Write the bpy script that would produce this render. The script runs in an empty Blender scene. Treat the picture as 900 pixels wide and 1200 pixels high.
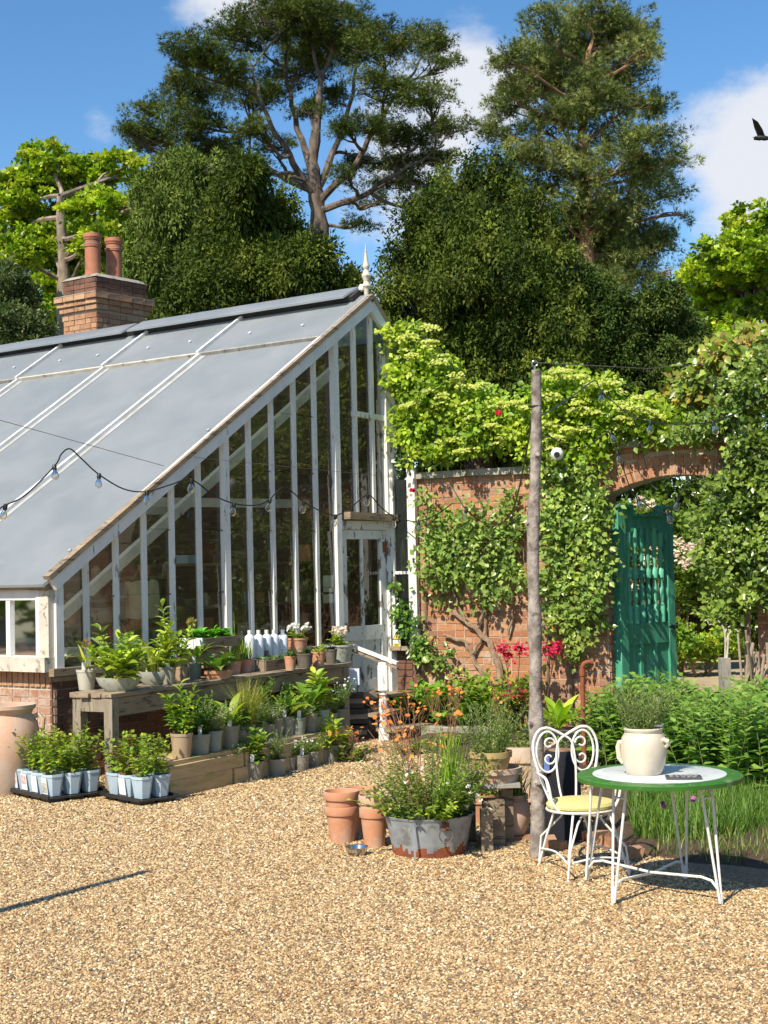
import bpy, math, random
import numpy as np
from mathutils import Vector, Matrix
PI = math.pi
S = bpy.context.scene
C = S.collection
RNG = random.Random(7)
NR = np.random.RandomState(11)

# ------------------------------------------------------------------ camera
F = 1733.0
CAM_H = 1.85
PITCH, ROLL = math.atan(65/F), -0.022
cam_d = bpy.data.cameras.new('camera'); cam = bpy.data.objects.new('camera', cam_d); C.objects.link(cam)
cam_d.sensor_fit = 'HORIZONTAL'; cam_d.sensor_width = 36; cam_d.lens = F/900*36
cam_d.clip_start = 0.1; cam_d.clip_end = 3000
CR = Matrix.Rotation(PI/2+PITCH, 3, 'X') @ Matrix.Rotation(ROLL, 3, 'Z')
cam.matrix_world = Matrix.Translation((0, 0, CAM_H)) @ CR.to_4x4()
S.camera = cam
# ------------------------------------------------------------------ world, sun, exposure
SUN_HEAD, SUN_EL = math.radians(33.5), math.radians(46)       # heading the light travels to (clockwise from +Y)
S.view_settings.view_transform = 'Standard'; S.view_settings.look = 'None'
S.view_settings.exposure = 0.46; S.view_settings.gamma = 1
sd = bpy.data.lights.new('sun', 'SUN'); sd.energy = 5; sd.angle = math.radians(0.55); sd.color = (1, .90, .74)
sun = bpy.data.objects.new('sun', sd); C.objects.link(sun)
trav = Vector((math.sin(SUN_HEAD)*math.cos(SUN_EL), math.cos(SUN_HEAD)*math.cos(SUN_EL), -math.sin(SUN_EL)))
sun.rotation_euler = trav.to_track_quat('-Z', 'Y').to_euler()
sun.location = (-10, -10, 20)
w = bpy.data.worlds.new("World"); S.world = w; w.use_nodes = True
nt = w.node_tree; nt.nodes.clear()
def nd(nt, t, **k):
    n = nt.nodes.new(t)
    for a, b in k.items(): setattr(n, a, b)
    return n
sky = nd(nt, 'ShaderNodeTexSky', sky_type='NISHITA', sun_disc=False)
sky.sun_elevation = SUN_EL; sky.sun_rotation = SUN_HEAD + PI
sky.air_density = 1.0; sky.dust_density = 0.3; sky.ozone_density = 2.5
bg = nd(nt, 'ShaderNodeBackground'); bg.inputs[1].default_value = 0.068
out = nd(nt, 'ShaderNodeOutputWorld')
hs = nd(nt, 'ShaderNodeHueSaturation'); hs.inputs['Saturation'].default_value = 1.24; hs.inputs['Value'].default_value = 1.8
nt.links.new(sky.outputs[0], hs.inputs['Color'])
tc = nd(nt, 'ShaderNodeTexCoord')
mp = nd(nt, 'ShaderNodeMapping'); mp.inputs['Scale'].default_value = (1, 1, 1.7); mp.inputs['Location'].default_value = (.33, 0.1, .27)
nt.links.new(tc.outputs['Generated'], mp.inputs[0])
cn = nd(nt, 'ShaderNodeTexNoise'); cn.inputs['Scale'].default_value = 5.5; cn.inputs['Detail'].default_value = 9; cn.inputs['Roughness'].default_value = .62
nt.links.new(mp.outputs[0], cn.inputs['Vector'])
def pix_dir(px, py):
    return (CR @ Vector(((px-450)/F, (600-py)/F, -1))).normalized()
def vmath(op, a, b=None):
    n = nd(nt, 'ShaderNodeMath', operation=op)
    for i, x in enumerate((a, b)):
        if x is None: continue
        if isinstance(x, (int, float)): n.inputs[i].default_value = x
        else: nt.links.new(x, n.inputs[i])
    return n.outputs[0]
acc = None
# banks of cumulus: direction, angular radius, weight (some lie outside the frame so that the sky goes on all round)
banks = [(pix_dir(905, 190), .075, .62), (pix_dir(800, 290), .05, .22), (pix_dir(556, 118), .04, .62), (pix_dir(530, 170), .03, .5), (pix_dir(470, 200), .07, .5), (pix_dir(400, 250), .05, .35), (pix_dir(290, -30), .055, .62),
         (pix_dir(360, 10), .03, .3), (pix_dir(115, 138), .024, .40), (pix_dir(60, 40), .05, .24), (pix_dir(200, 90), .04, .22), (pix_dir(30, 250), .06, .4), (pix_dir(1100, 260), .1, .5), (pix_dir(460, 330), .06, .3)]
for k in range(26):
    a = .5+5.3*(k/25.); banks.append((Vector((math.sin(a), math.cos(a), .18+.3*RNG.random())).normalized(), .12, .2))
for d, r, wt in banks:
    s = nd(nt, 'ShaderNodeVectorMath', operation='DISTANCE'); s.inputs[1].default_value = d
    nrm = nd(nt, 'ShaderNodeVectorMath', operation='NORMALIZE'); nt.links.new(tc.outputs['Generated'], nrm.inputs[0]); nt.links.new(nrm.outputs[0], s.inputs[0])
    g = vmath('MULTIPLY', vmath('POWER', 2.718, vmath('MULTIPLY', vmath('POWER', vmath('DIVIDE', s.outputs['Value'], r), 2), -1)), wt)
    acc = g if acc is None else vmath('MAXIMUM', acc, g)
dens = vmath('ADD', vmath('MULTIPLY', cn.outputs[0], 1.15), acc)
rp = nd(nt, 'ShaderNodeMapRange', interpolation_type='SMOOTHSTEP'); rp.inputs[1].default_value = .80; rp.inputs[2].default_value = 1.08
nt.links.new(dens, rp.inputs[0])
mx = nd(nt, 'ShaderNodeMixRGB'); mx.inputs[2].default_value = (8.6, 9.0, 9.8, 1)
nt.links.new(rp.outputs[0], mx.inputs[0]); nt.links.new(hs.outputs[0], mx.inputs[1])
nt.links.new(mx.outputs[0], bg.inputs[0]); nt.links.new(bg.outputs[0], out.inputs[0])

# ------------------------------------------------------------------ photo-to-place measuring
CP = Vector((0, 0, CAM_H))
def W(px, py, Y):                       # the point seen at a pixel, Y metres ahead
    d = pix_dir(px, py); return CP + d*(Y/d.y)
def G(px, py, z=0.0):                   # the point seen at a pixel on the level z
    d = pix_dir(px, py); return CP + d*((z-CAM_H)/d.z)
def PL(px, py, P, n):                   # the point seen at a pixel on a plane
    d = pix_dir(px, py); return CP + d*((P-CP).dot(n)/d.dot(n))
def sc(Y): return F/Y

# ------------------------------------------------------------------ mesh helpers
class MB:
    def __init__(s): s.v = []; s.f = []; s.mi = []
    def add(s, vs, fs, mi=0):
        o = len(s.v); s.v += [tuple(v) for v in vs]; s.f += [tuple(i+o for i in f) for f in fs]; s.mi += [mi]*len(fs); return s
    def box(s, c, d, ax=None, mi=0, jit=0):
        ax = ax or (Vector((1, 0, 0)), Vector((0, 1, 0)), Vector((0, 0, 1)))
        c = Vector(c); vs = []
        for k in range(8):
            p = c.copy()
            for i in range(3): p += ax[i]*(d[i]/2*(1 if k >> i & 1 else -1))
            if jit: p += Vector((RNG.uniform(-jit, jit), RNG.uniform(-jit, jit), RNG.uniform(-jit, jit)))
            vs.append(p)
        fs = [(0, 2, 3, 1), (4, 5, 7, 6), (0, 1, 5, 4), (2, 6, 7, 3), (0, 4, 6, 2), (1, 3, 7, 5)]
        return s.add(vs, fs, mi)
    def bar(s, a, b, wd, th, up=(0, 0, 1), mi=0, jit=0):   # rectangular bar from a to b; wd across (perp to up), th along up
        a = Vector(a); b = Vector(b); t = (b-a).normalized(); up = Vector(up)
        sd_ = t.cross(up)
        if sd_.length < 1e-4: sd_ = t.cross(Vector((1, 0, 0)))
        sd_.normalize(); u2 = sd_.cross(t).normalized()
        return s.box((a+b)/2, ((b-a).length, wd, th), (t, sd_, u2), mi, jit)
    def tube(s, pts, r, n=8, mi=0, cap=True):
        pts = [Vector(p) for p in pts]; m = len(pts)
        rr = r if isinstance(r, (list, tuple)) else [r]*m
        vs = []; fs = []; prev = None
        for i, p in enumerate(pts):
            t = (pts[min(i+1, m-1)]-pts[max(i-1, 0)])
            if t.length < 1e-9: t = Vector((0, 0, 1))
            t.normalize()
            if prev is None:
                prev = t.cross(Vector((0, 0, 1)) if abs(t.z) < .9 else Vector((1, 0, 0))).normalized()
            else:
                prev = (prev - t*prev.dot(t))
                prev = prev.normalized() if prev.length > 1e-6 else t.orthogonal().normalized()
            q = t.cross(prev)
            for k in range(n):
                a = 2*PI*k/n; vs.append(p+(prev*math.cos(a)+q*math.sin(a))*rr[i])
        for i in range(m-1):
            for k in range(n):
                a = i*n+k; b = i*n+(k+1) % n; fs.append((a, b, b+n, a+n))
        if cap: fs.append(tuple(range(n-1, -1, -1))); fs.append(tuple((m-1)*n+k for k in range(n)))
        return s.add(vs, fs, mi)
    def lathe(s, prof, n=24, c=(0, 0, 0), mi=0, sq=1.0, rip=None):
        c = Vector(c); vs = []; fs = []; m = len(prof)
        for j, (r, z) in enumerate(prof):
            for k in range(n):
                a = 2*PI*k/n; rr = r*(1+(rip(a, z) if rip else 0))
                vs.append(c+Vector((rr*math.cos(a), rr*sq*math.sin(a), z)))
        for j in range(m-1):
            for k in range(n):
                a = j*n+k; b = j*n+(k+1) % n; fs.append((a, b, b+n, a+n))
        return s.add(vs, fs, mi)
    def prism(s, outline, o, ux, uy, un, t, mi=0):         # outline in (x,y) extruded by t along un, concave allowed for fan-friendly shapes only
        o = Vector(o); n = len(outline)
        a = [o+ux*x+uy*y for x, y in outline]; b = [p+un*t for p in a]
        fs = [tuple(range(n)), tuple(range(2*n-1, n-1, -1))]
        for i in range(n):
            j = (i+1) % n; fs.append((i, i+n, j+n, j))
        return s.add(a+b, fs, mi)
def smooth(me, ang=40):
    me.polygons.foreach_set('use_smooth', [True]*len(me.polygons))
    try: me.set_sharp_from_angle(angle=math.radians(ang))
    except Exception: pass
def absloc(o):
    v = Vector((0, 0, 0))
    while o: v = v + o.location; o = o.parent
    return v
def mesh(name, mb, mats, org=None, sm=False):
    me = bpy.data.meshes.new(name)
    v = mb.v if org is None else [(a[0]-org[0], a[1]-org[1], a[2]-org[2]) for a in mb.v]
    me.from_pydata(v, [], mb.f)
    if not isinstance(mats, (list, tuple)): mats = [mats]
    for m in mats: me.materials.append(m)
    if len(mats) > 1: me.polygons.foreach_set('material_index', mb.mi)
    if sm: smooth(me)
    me.update(); return me
def part(name, mb, mats, parent=None, wld=False, sm=False, kind=None, label=None, bev=0):
    """one mesh object; wld: the vertices are world coordinates (parents are never rotated then)"""
    org = absloc(parent) if (wld and parent) else None
    me = mesh(name, mb, mats, org, sm)
    o = bpy.data.objects.new(name, me); C.objects.link(o); o.parent = parent
    if kind: o['kind'] = kind
    if label: o['label'] = label
    if bev:
        m = o.modifiers.new('bevel', 'BEVEL'); m.width = bev; m.segments = 2; m.limit_method = 'ANGLE'
    return o
def tag(o, label, cat, group=None):
    o['label'] = label; o['category'] = cat
    if group: o['group'] = group
    return o
def thing(name, loc, label, cat, group=None, rz=0):
    o = bpy.data.objects.new(name, None); C.objects.link(o); o.location = loc; o.rotation_euler = (0, 0, rz)
    o.empty_display_size = .1
    return tag(o, label, cat, group)
def inst(name, me, parent, loc, rot=(0, 0, 0), scl=None):
    o = bpy.data.objects.new(name, me); C.objects.link(o); o.parent = parent; o.location = loc; o.rotation_euler = rot
    if scl: o.scale = scl
    return o
def dup(root, loc, label, rz=None):
    r = root.copy(); C.objects.link(r); r.location = loc; r['label'] = label
    if rz is not None: r.rotation_euler = (0, 0, rz)
    for ch in list(root.children):
        c = ch.copy(); C.objects.link(c); c.parent = r
        for g in list(ch.children):
            d = g.copy(); C.objects.link(d); d.parent = c
    return r

# ------------------------------------------------------------------ materials
def newmat(name):
    m = bpy.data.materials.new(name); m.use_nodes = True; t = m.node_tree
    b = t.nodes['Principled BSDF']; return m, t, b
def mixc(t, fac, a, b, blend='MIX'):
    n = t.nodes.new('ShaderNodeMixRGB'); n.blend_type = blend
    for i, x in ((0, fac), (1, a), (2, b)):
        if isinstance(x, (int, float)): n.inputs[i].default_value = x
        elif isinstance(x, tuple): n.inputs[i].default_value = x if len(x) == 4 else x+(1,)
        else: t.links.new(x, n.inputs[i])
    return n.outputs[0]
def rng_(t, x, a, b, c=0, d=1):
    n = t.nodes.new('ShaderNodeMapRange'); t.links.new(x, n.inputs[0])
    for i, q in enumerate((a, b, c, d)): n.inputs[i+1].default_value = q
    return n.outputs[0]
def noise(t, scale, detail=4, rough=.55, coord='Object', sc3=None):
    if coord == 'Position': s = t.nodes.new('ShaderNodeNewGeometry').outputs['Position']
    else: s = t.nodes.new('ShaderNodeTexCoord').outputs[coord]
    if sc3:
        m = t.nodes.new('ShaderNodeMapping'); m.inputs['Scale'].default_value = sc3; t.links.new(s, m.inputs[0]); s = m.outputs[0]
    n = t.nodes.new('ShaderNodeTexNoise'); n.inputs['Scale'].default_value = scale; n.inputs['Detail'].default_value = detail; n.inputs['Roughness'].default_value = rough
    t.links.new(s, n.inputs['Vector']); return n.outputs[0]
def bumpy(t, b, h, strength=.3, dist=.01):
    n = t.nodes.new('ShaderNodeBump'); n.inputs['Strength'].default_value = strength; n.inputs['Distance'].default_value = dist
    t.links.new(h, n.inputs['Height']); t.links.new(n.outputs[0], b.inputs['Normal'])
def pmat(name, c1, c2, scale=8, rough=.7, bump=.3, bs=60, bd=.004, c3=None, s3=3, t3=.6, w3=.05, metal=0, coord='Object', sc3=None, spec=.5, rnd=0):
    m, t, b = newmat(name)
    col = mixc(t, rng_(t, noise(t, scale, coord=coord, sc3=sc3), .35, .65), c1, c2)
    if c3: col = mixc(t, rng_(t, noise(t, s3, 8, .65, coord=coord, sc3=sc3), t3-w3, t3+w3), col, c3)
    if rnd:
        oi = t.nodes.new('ShaderNodeObjectInfo')
        h = t.nodes.new('ShaderNodeHueSaturation'); t.links.new(col, h.inputs['Color'])
        t.links.new(rng_(t, oi.outputs['Random'], 0, 1, 1-rnd, 1+rnd), h.inputs['Value']); col = h.outputs[0]
    t.links.new(col, b.inputs['Base Color']); b.inputs['Roughness'].default_value = rough; b.inputs['Metallic'].default_value = metal
    b.inputs['Specular IOR Level'].default_value = spec
    if bump: bumpy(t, b, noise(t, bs, 5, .6, coord=coord, sc3=sc3), bump, bd)
    return m
def brickmat(name, cols, coord='Position', white=0.0, dark=.0):
    m, t, b = newmat(name)
    oi = t.nodes.new('ShaderNodeObjectInfo'); r = t.nodes.new('ShaderNodeValToRGB'); r.color_ramp.interpolation = 'LINEAR'
    e = r.color_ramp.elements
    while len(e) < len(cols): e.new(.5)
    for i, c in enumerate(cols): e[i].position = i/(len(cols)-1); e[i].color = c+(1,)
    # joined bricks carry their own random number in an attribute
    at = t.nodes.new('ShaderNodeAttribute'); at.attribute_name = 'tone'
    su = t.nodes.new('ShaderNodeMath'); su.operation = 'FRACT'; s2 = t.nodes.new('ShaderNodeMath'); s2.operation = 'ADD'
    t.links.new(oi.outputs['Random'], s2.inputs[0]); t.links.new(at.outputs['Fac'], s2.inputs[1]); t.links.new(s2.outputs[0], su.inputs[0])
    t.links.new(su.outputs[0], r.inputs[0])
    col = mixc(t, rng_(t, noise(t, 30, 6, .7, coord), .35, .7, 0, .45), r.outputs[0], (.10, .05, .035))
    if white: col = mixc(t, rng_(t, noise(t, 5, 8, .7, coord), .62-white, .72-white, 0, .75), col, (.50, .43, .36))
    if dark: col = mixc(t, rng_(t, noise(t, 3, 8, .7, coord), .62-dark, .72-dark, 0, .7), col, (.05, .045, .035))
    t.links.new(col, b.inputs['Base Color']); b.inputs['Roughness'].default_value = .9; b.inputs['Specular IOR Level'].default_value = .25
    bumpy(t, b, noise(t, 90, 6, .7, coord), .6, .006); return m
def leafmat(name, rough=.45, trans=.35, spec=.35, tint=(1.0, 1.12, .55), gain=(1.32, 1.26, .9)):
    m, t, b = newmat(name)
    a = t.nodes.new('ShaderNodeAttribute'); a.attribute_name = 'Col'
    lc = mixc(t, 1.0, a.outputs['Color'], gain, 'MULTIPLY'); t.links.new(lc, b.inputs['Base Color']); b.inputs['Roughness'].default_value = rough; b.inputs['Specular IOR Level'].default_value = spec
    tr = t.nodes.new('ShaderNodeBsdfTranslucent'); t.links.new(mixc(t, 1.0, lc, tint, 'MULTIPLY'), tr.inputs[0])
    mxs = t.nodes.new('ShaderNodeMixShader'); mxs.inputs[0].default_value = trans
    t.links.new(b.outputs[0], mxs.inputs[1]); t.links.new(tr.outputs[0], mxs.inputs[2])
    t.links.new(mxs.outputs[0], t.nodes['Material Output'].inputs[0]); return m
M = {}
M['leaf'] = leafmat('leaf', .42, .38, .4)
M['gloss_leaf'] = leafmat('gloss_leaf', .30, .28, .5)
M['needle'] = leafmat('needle', .6, .18, .12)
M['petal'] = leafmat('petal', .6, .4, .2, (1, 1, 1), (1, 1, 1))
M['bark'] = pmat('bark', (.15, .11, .08), (.32, .26, .20), 6, .9, .8, 14, .03, coord='Position', sc3=(1, 1, .4))
M['redbark'] = pmat('redbark', (.22, .10, .05), (.36, .20, .12), 3, .9, .8, 10, .03, coord='Position')
M['darkbark'] = pmat('darkbark', (.05, .04, .03), (.10, .08, .06), 4, .9, .6, 20, .01, coord='Position')
M['twig'] = pmat('twig', (.20, .13, .08), (.34, .25, .17), 20, .85, .5, 60, coord='Position')
M['stem'] = pmat('stem', (.12, .18, .05), (.20, .24, .08), 20, .7, .2, 60, coord='Position')
M['white_paint'] = pmat('white_paint', (.82, .82, .79), (.72, .72, .69), 5, .55, .5, 50, .004, c3=(.19, .17, .145), s3=16, t3=.64, w3=.03, coord='Position', sc3=(1, 1, .22))
M['peeling'] = pmat('peeling', (.78, .78, .75), (.66, .66, .63), 4, .6, .6, 40, .005, c3=(.20, .18, .15), s3=13, t3=.585, w3=.015, coord='Position', sc3=(1, 1, .4))
M['white_metal'] = pmat('white_metal', (.80, .80, .77), (.70, .70, .66), 30, .35, .1, 200, .001, c3=(.34, .20, .12), s3=22, t3=.66, w3=.02, coord='Position')
M['roof'] = pmat('roof_sheet', (.36, .39, .415), (.32, .355, .38), 1.2, .36, .12, 60, .002, c3=(.44, .465, .475), s3=1.4, t3=.58, w3=.16, coord='Position')
def _roof():
    m = M['roof']; t = m.node_tree; b = t.nodes['Principled BSDF']; tr = t.nodes.new('ShaderNodeBsdfTranslucent'); tr.inputs[0].default_value = (.75, .80, .82, 1)
    x = t.nodes.new('ShaderNodeMixShader'); x.inputs[0].default_value = .45; t.links.new(b.outputs[0], x.inputs[1]); t.links.new(tr.outputs[0], x.inputs[2]); t.links.new(x.outputs[0], t.nodes['Material Output'].inputs[0])
_roof()
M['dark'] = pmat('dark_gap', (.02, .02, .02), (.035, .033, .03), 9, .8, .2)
M['batten'] = pmat('batten_white', (.80, .80, .77), (.64, .63, .58), 7, .6, .2, 50, coord='Position')
M['oldwood'] = pmat('old_wood', (.24, .18, .115), (.36, .28, .19), 5, .85, .6, 40, .006, c3=(.10, .08, .055), s3=10, t3=.58, w3=.05, coord='Position', sc3=(.5, .5, 3))
M['greywood'] = pmat('grey_wood', (.26, .25, .22), (.38, .365, .32), 5, .85, .6, 40, .006, c3=(.12, .115, .10), s3=12, t3=.6, w3=.04, coord='Position', sc3=(3, 3, .6))
M['palewood'] = pmat('pale_wood', (.46, .33, .17), (.56, .43, .24), 4, .8, .5, 40, .005, c3=(.28, .30, .08), s3=5, t3=.6, w3=.06, coord='Position', sc3=(.6, .6, 4))
M['whitewood'] = pmat('white_wood', (.62, .58, .48), (.50, .46, .38), 6, .75, .5, 40, .004, c3=(.26, .22, .17), s3=14, t3=.6, w3=.03, coord='Position', sc3=(1, 1, 1))
M['mortar'] = pmat('mortar', (.54, .47, .36), (.44, .38, .29), 14, .95, .6, 120, .004, coord='Position')
M['brick'] = brickmat('brick_red', [(.46, .20, .10), (.54, .27, .14), (.40, .17, .09), (.56, .32, .18), (.50, .23, .12), (.34, .17, .11), (.58, .36, .22), (.47, .26, .16)], white=.04)
M['brick_pale'] = brickmat('brick_pale', [(.46, .25, .17), (.52, .32, .22), (.40, .20, .13), (.50, .28, .18)], white=.16)
M['brick_soot'] = brickmat('brick_soot', [(.48, .26, .14), (.56, .34, .20), (.40, .20, .11), (.58, .37, .22)], dark=.02)
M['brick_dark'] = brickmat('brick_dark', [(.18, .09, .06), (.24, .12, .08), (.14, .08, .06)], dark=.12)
M['coping'] = pmat('coping_stone', (.38, .36, .30), (.28, .26, .21), 6, .9, .7, 40, .008, c3=(.10, .10, .07), s3=8, t3=.6, w3=.08, coord='Position')
M['terra'] = pmat('terracotta', (.56, .27, .15), (.47, .21, .115), 7, .8, .2, 70, .002, c3=(.56, .42, .31), s3=6, t3=.58, w3=.12)
M['terra_pale'] = pmat('terracotta_pale', (.58, .38, .25), (.50, .30, .19), 5, .85, .25, 60, .003, c3=(.60, .50, .38), s3=5, t3=.55, w3=.12)
M['terra_ochre'] = pmat('terracotta_ochre', (.50, .36, .16), (.42, .28, .12), 5, .85, .25, 60, .003, c3=(.30, .28, .14), s3=5, t3=.6, w3=.1)
M['chimpot'] = pmat('chimney_pot', (.46, .19, .10), (.38, .14, .075), 5, .7, .2, 40, .004, c3=(.20, .10, .07), s3=6, t3=.62, w3=.1)
M['urn'] = pmat('urn_clay', (.60, .37, .25), (.52, .31, .20), 3, .85, .2, 60, .003, c3=(.60, .54, .45), s3=3, t3=.56, w3=.14)
M['plastic_taupe'] = pmat('plastic_taupe', (.30, .28, .22), (.26, .24, .19), 10, .5, .05, rnd=.18)
M['plastic_beige'] = pmat('plastic_beige', (.52, .50, .42), (.46, .44, .36), 10, .5, .05)
M['plastic_green'] = pmat('plastic_greygreen', (.27, .31, .26), (.23, .27, .22), 10, .5, .05, rnd=.12)
M['plastic_tan'] = pmat('plastic_tan', (.42, .31, .20), (.37, .27, .17), 10, .5, .05)
M['plastic_blue'] = pmat('plastic_blue', (.43, .54, .62), (.38, .49, .57), 6, .45, .05, rnd=.1)
M['plastic_black'] = pmat('plastic_black', (.018, .018, .018), (.03, .03, .03), 6, .4, .1)
M['soil'] = pmat('soil', (.055, .035, .022), (.10, .065, .04), 20, .95, .9, 60, .02, coord='Position')
M['paper'] = pmat('paper_white', (.78, .78, .76), (.72, .72, .70), 9, .6, 0)
M['pink_print'] = pmat('pink_print', (.72, .25, .42), (.35, .42, .16), 60, .5, 0, c3=(.80, .62, .70), s3=45, t3=.52, w3=.05)
M['grey_print'] = pmat('grey_print', (.25, .25, .22), (.62, .58, .50), 50, .5, 0)
M['bottle'] = pmat('bottle_plastic', (.74, .80, .88), (.66, .73, .82), 5, .35, 0)
M['stoneglaze'] = pmat('stoneware_glaze', (.64, .58, .46), (.56, .50, .39), 6, .25, .08, 30, .003, c3=(.42, .34, .23), s3=7, t3=.66, w3=.06)
M['bowlgrey'] = pmat('bowl_stone', (.42, .44, .38), (.34, .36, .30), 7, .8, .3, 60, c3=(.20, .22, .16), s3=9, t3=.6, w3=.05)
M['galv'] = pmat('galvanised', (.36, .39, .42), (.27, .30, .33), 14, .45, .15, 40, .003, c3=(.20, .20, .19), s3=8, t3=.6, w3=.05, metal=.25)
M['rust'] = pmat('rust', (.30, .085, .03), (.20, .06, .03), 16, .9, .5, 60, .004)
M['steel'] = pmat('steel', (.6, .6, .6), (.55, .55, .55), 9, .18, 0, metal=1)
M['tgreen'] = pmat('table_green', (.05, .185, .022), (.038, .145, .02), 6, .4, .15, 60, .002, c3=(.16, .26, .12), s3=14, t3=.62, w3=.03)
M['twhite'] = pmat('table_white', (.72, .76, .78), (.62, .66, .67), 5, .3, .05, c3=(.46, .47, .44), s3=9, t3=.60, w3=.06)
M['gate'] = pmat('gate_green', (.075, .37, .23), (.055, .30, .18), 5, .6, .5, 50, .004, c3=(.14, .48, .36), s3=9, t3=.58, w3=.06, coord='Position', sc3=(3, 3, .5))
M['gate_light'] = pmat('gate_green_light', (.14, .54, .34), (.11, .46, .28), 7, .55, .3, 50, .003, coord='Position')
M['cushion'] = pmat('cushion_yellow', (.62, .56, .22), (.55, .50, .19), 12, .9, .3, 300, .002)
M['navy'] = pmat('navy_cloth', (.005, .006, .011), (.008, .009, .016), 20, .9, .3, 200, .002)
M['blue'] = pmat('blue_cloth', (.12, .20, .50), (.10, .17, .42), 20, .9, .2)
M['black'] = pmat('black_rubber', (.012, .012, .012), (.02, .02, .02), 20, .45, .05)
M['iron'] = pmat('iron', (.10, .09, .08), (.16, .13, .10), 20, .7, .3, 80)
M['yellow'] = pmat('yellow_sign', (.75, .60, .04), (.70, .56, .04), 9, .5, 0)
M['red'] = pmat('red_paint', (.5, .03, .04), (.4, .02, .03), 9, .5, 0)
M['cream_cloth'] = pmat('cream_cloth', (.78, .72, .50), (.68, .62, .42), 6, .95, .3, 80, .004)
M['wicker'] = pmat('wicker', (.42, .28, .10), (.30, .19, .07), 40, .8, .8, 90, .006)
M['crow'] = pmat('crow_feather', (.010, .010, .012), (.018, .018, .022), 20, .6, .2)
M['slate'] = pmat('slate', (.045, .05, .055), (.07, .075, .08), 30, .6, .1)
M['log'] = pmat('cut_wood', (.40, .32, .22), (.28, .22, .16), 9, .9, .6, 50, .006, coord='Position')
M['polebark'] = pmat('pole_bark', (.17, .14, .12), (.42, .37, .32), 11, .85, .9, 30, .014, c3=(.10, .075, .06), s3=9, t3=.60, w3=.06, coord='Object', sc3=(1, 1, .9))
def glassmat(name, tint, refl=1.0, ior=1.45, rough=.0):
    m, t, b = newmat(name); t.nodes.remove(b)
    tr = t.nodes.new('ShaderNodeBsdfTransparent'); tr.inputs[0].default_value = tint+(1,)
    gl = t.nodes.new('ShaderNodeBsdfGlossy'); gl.inputs['Roughness'].default_value = rough; gl.inputs[0].default_value = (1, 1, 1, 1)
    fr = t.nodes.new('ShaderNodeFresnel'); fr.inputs[0].default_value = ior
    mu = t.nodes.new('ShaderNodeMath'); mu.operation = 'MULTIPLY'; mu.inputs[1].default_value = refl; t.links.new(fr.outputs[0], mu.inputs[0])
    x = t.nodes.new('ShaderNodeMixShader'); t.links.new(mu.outputs[0], x.inputs[0]); t.links.new(tr.outputs[0], x.inputs[1]); t.links.new(gl.outputs[0], x.inputs[2])
    t.links.new(x.outputs[0], t.nodes['Material Output'].inputs[0]); return m
M['glass'] = glassmat('window_glass', (.80, .82, .72), 1.5, rough=.03)
M['bulb'] = glassmat('bulb_glass', (.86, .87, .88), 2.5)
M['jar'] = pmat('shelf_jar', (.30, .27, .20), (.18, .15, .10), 9, .4, 0, rnd=.6)
# ------------------------------------------------------------------ leaves, blades and other small foliage as numpy meshes
TPL = {
 'oval': (np.array([(0, 0, 0), (-.5, .42, .10), (.5, .42, .10), (0, .5, -.03), (0, 1, -.10)]), [(0, 2, 3), (0, 3, 1), (3, 2, 4), (1, 3, 4)]),
 'quad': (np.array([(0, 0, 0), (.5, .45, .05), (0, 1, -.05), (-.5, .45, .05)]), [(0, 1, 2, 3)]),
 'tri': (np.array([(-.5, 0, 0), (.5, 0, 0), (0, 1, 0)]), [(0, 1, 2)]),
 'big': (np.array([(0, 0, 0), (-.36, .22, .08), (0, .25, -.01), (.36, .22, .08), (-.5, .52, .10), (0, .55, .0), (.5, .52, .10), (-.28, .82, .02), (0, .84, -.05), (.28, .82, .02), (0, 1, -.14)]),
         [(0, 2, 1), (0, 3, 2), (1, 2, 5, 4), (2, 3, 6, 5), (4, 5, 8, 7), (5, 6, 9, 8), (7, 8, 10), (8, 9, 10)]),
 'tuft3': (np.array([(-.10, 0, 0), (.10, 0, 0), (0, 1, 0), (-.08, .05, 0), (.1, 0, .05), (.55, .8, .3), (-.1, .05, 0), (.08, 0, 0), (-.55, .8, -.3)]), [(0, 1, 2), (3, 4, 5), (6, 7, 8)]),
 'tuft': (np.array([(-.10, 0, 0), (.10, 0, 0), (0, 1, 0), (-.08, .05, 0), (.1, 0, .05), (.55, .8, .1), (-.1, .05, 0), (.08, 0, 0), (-.55, .8, .1), (-.06, 0, .06), (.1, .0, -.06), (.1, .8, .55), (-.06, 0, .06), (.1, .0, -.06), (-.1, .8, -.55)]),
         [(0, 1, 2), (3, 4, 5), (6, 7, 8), (9, 10, 11), (12, 13, 14)]),
}
def unit(a): return a/np.maximum(np.linalg.norm(a, axis=-1, keepdims=True), 1e-9)
def rdir(n, up=0.0):
    a = NR.normal(size=(n, 3)); a[:, 2] += up; return unit(a)
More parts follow.
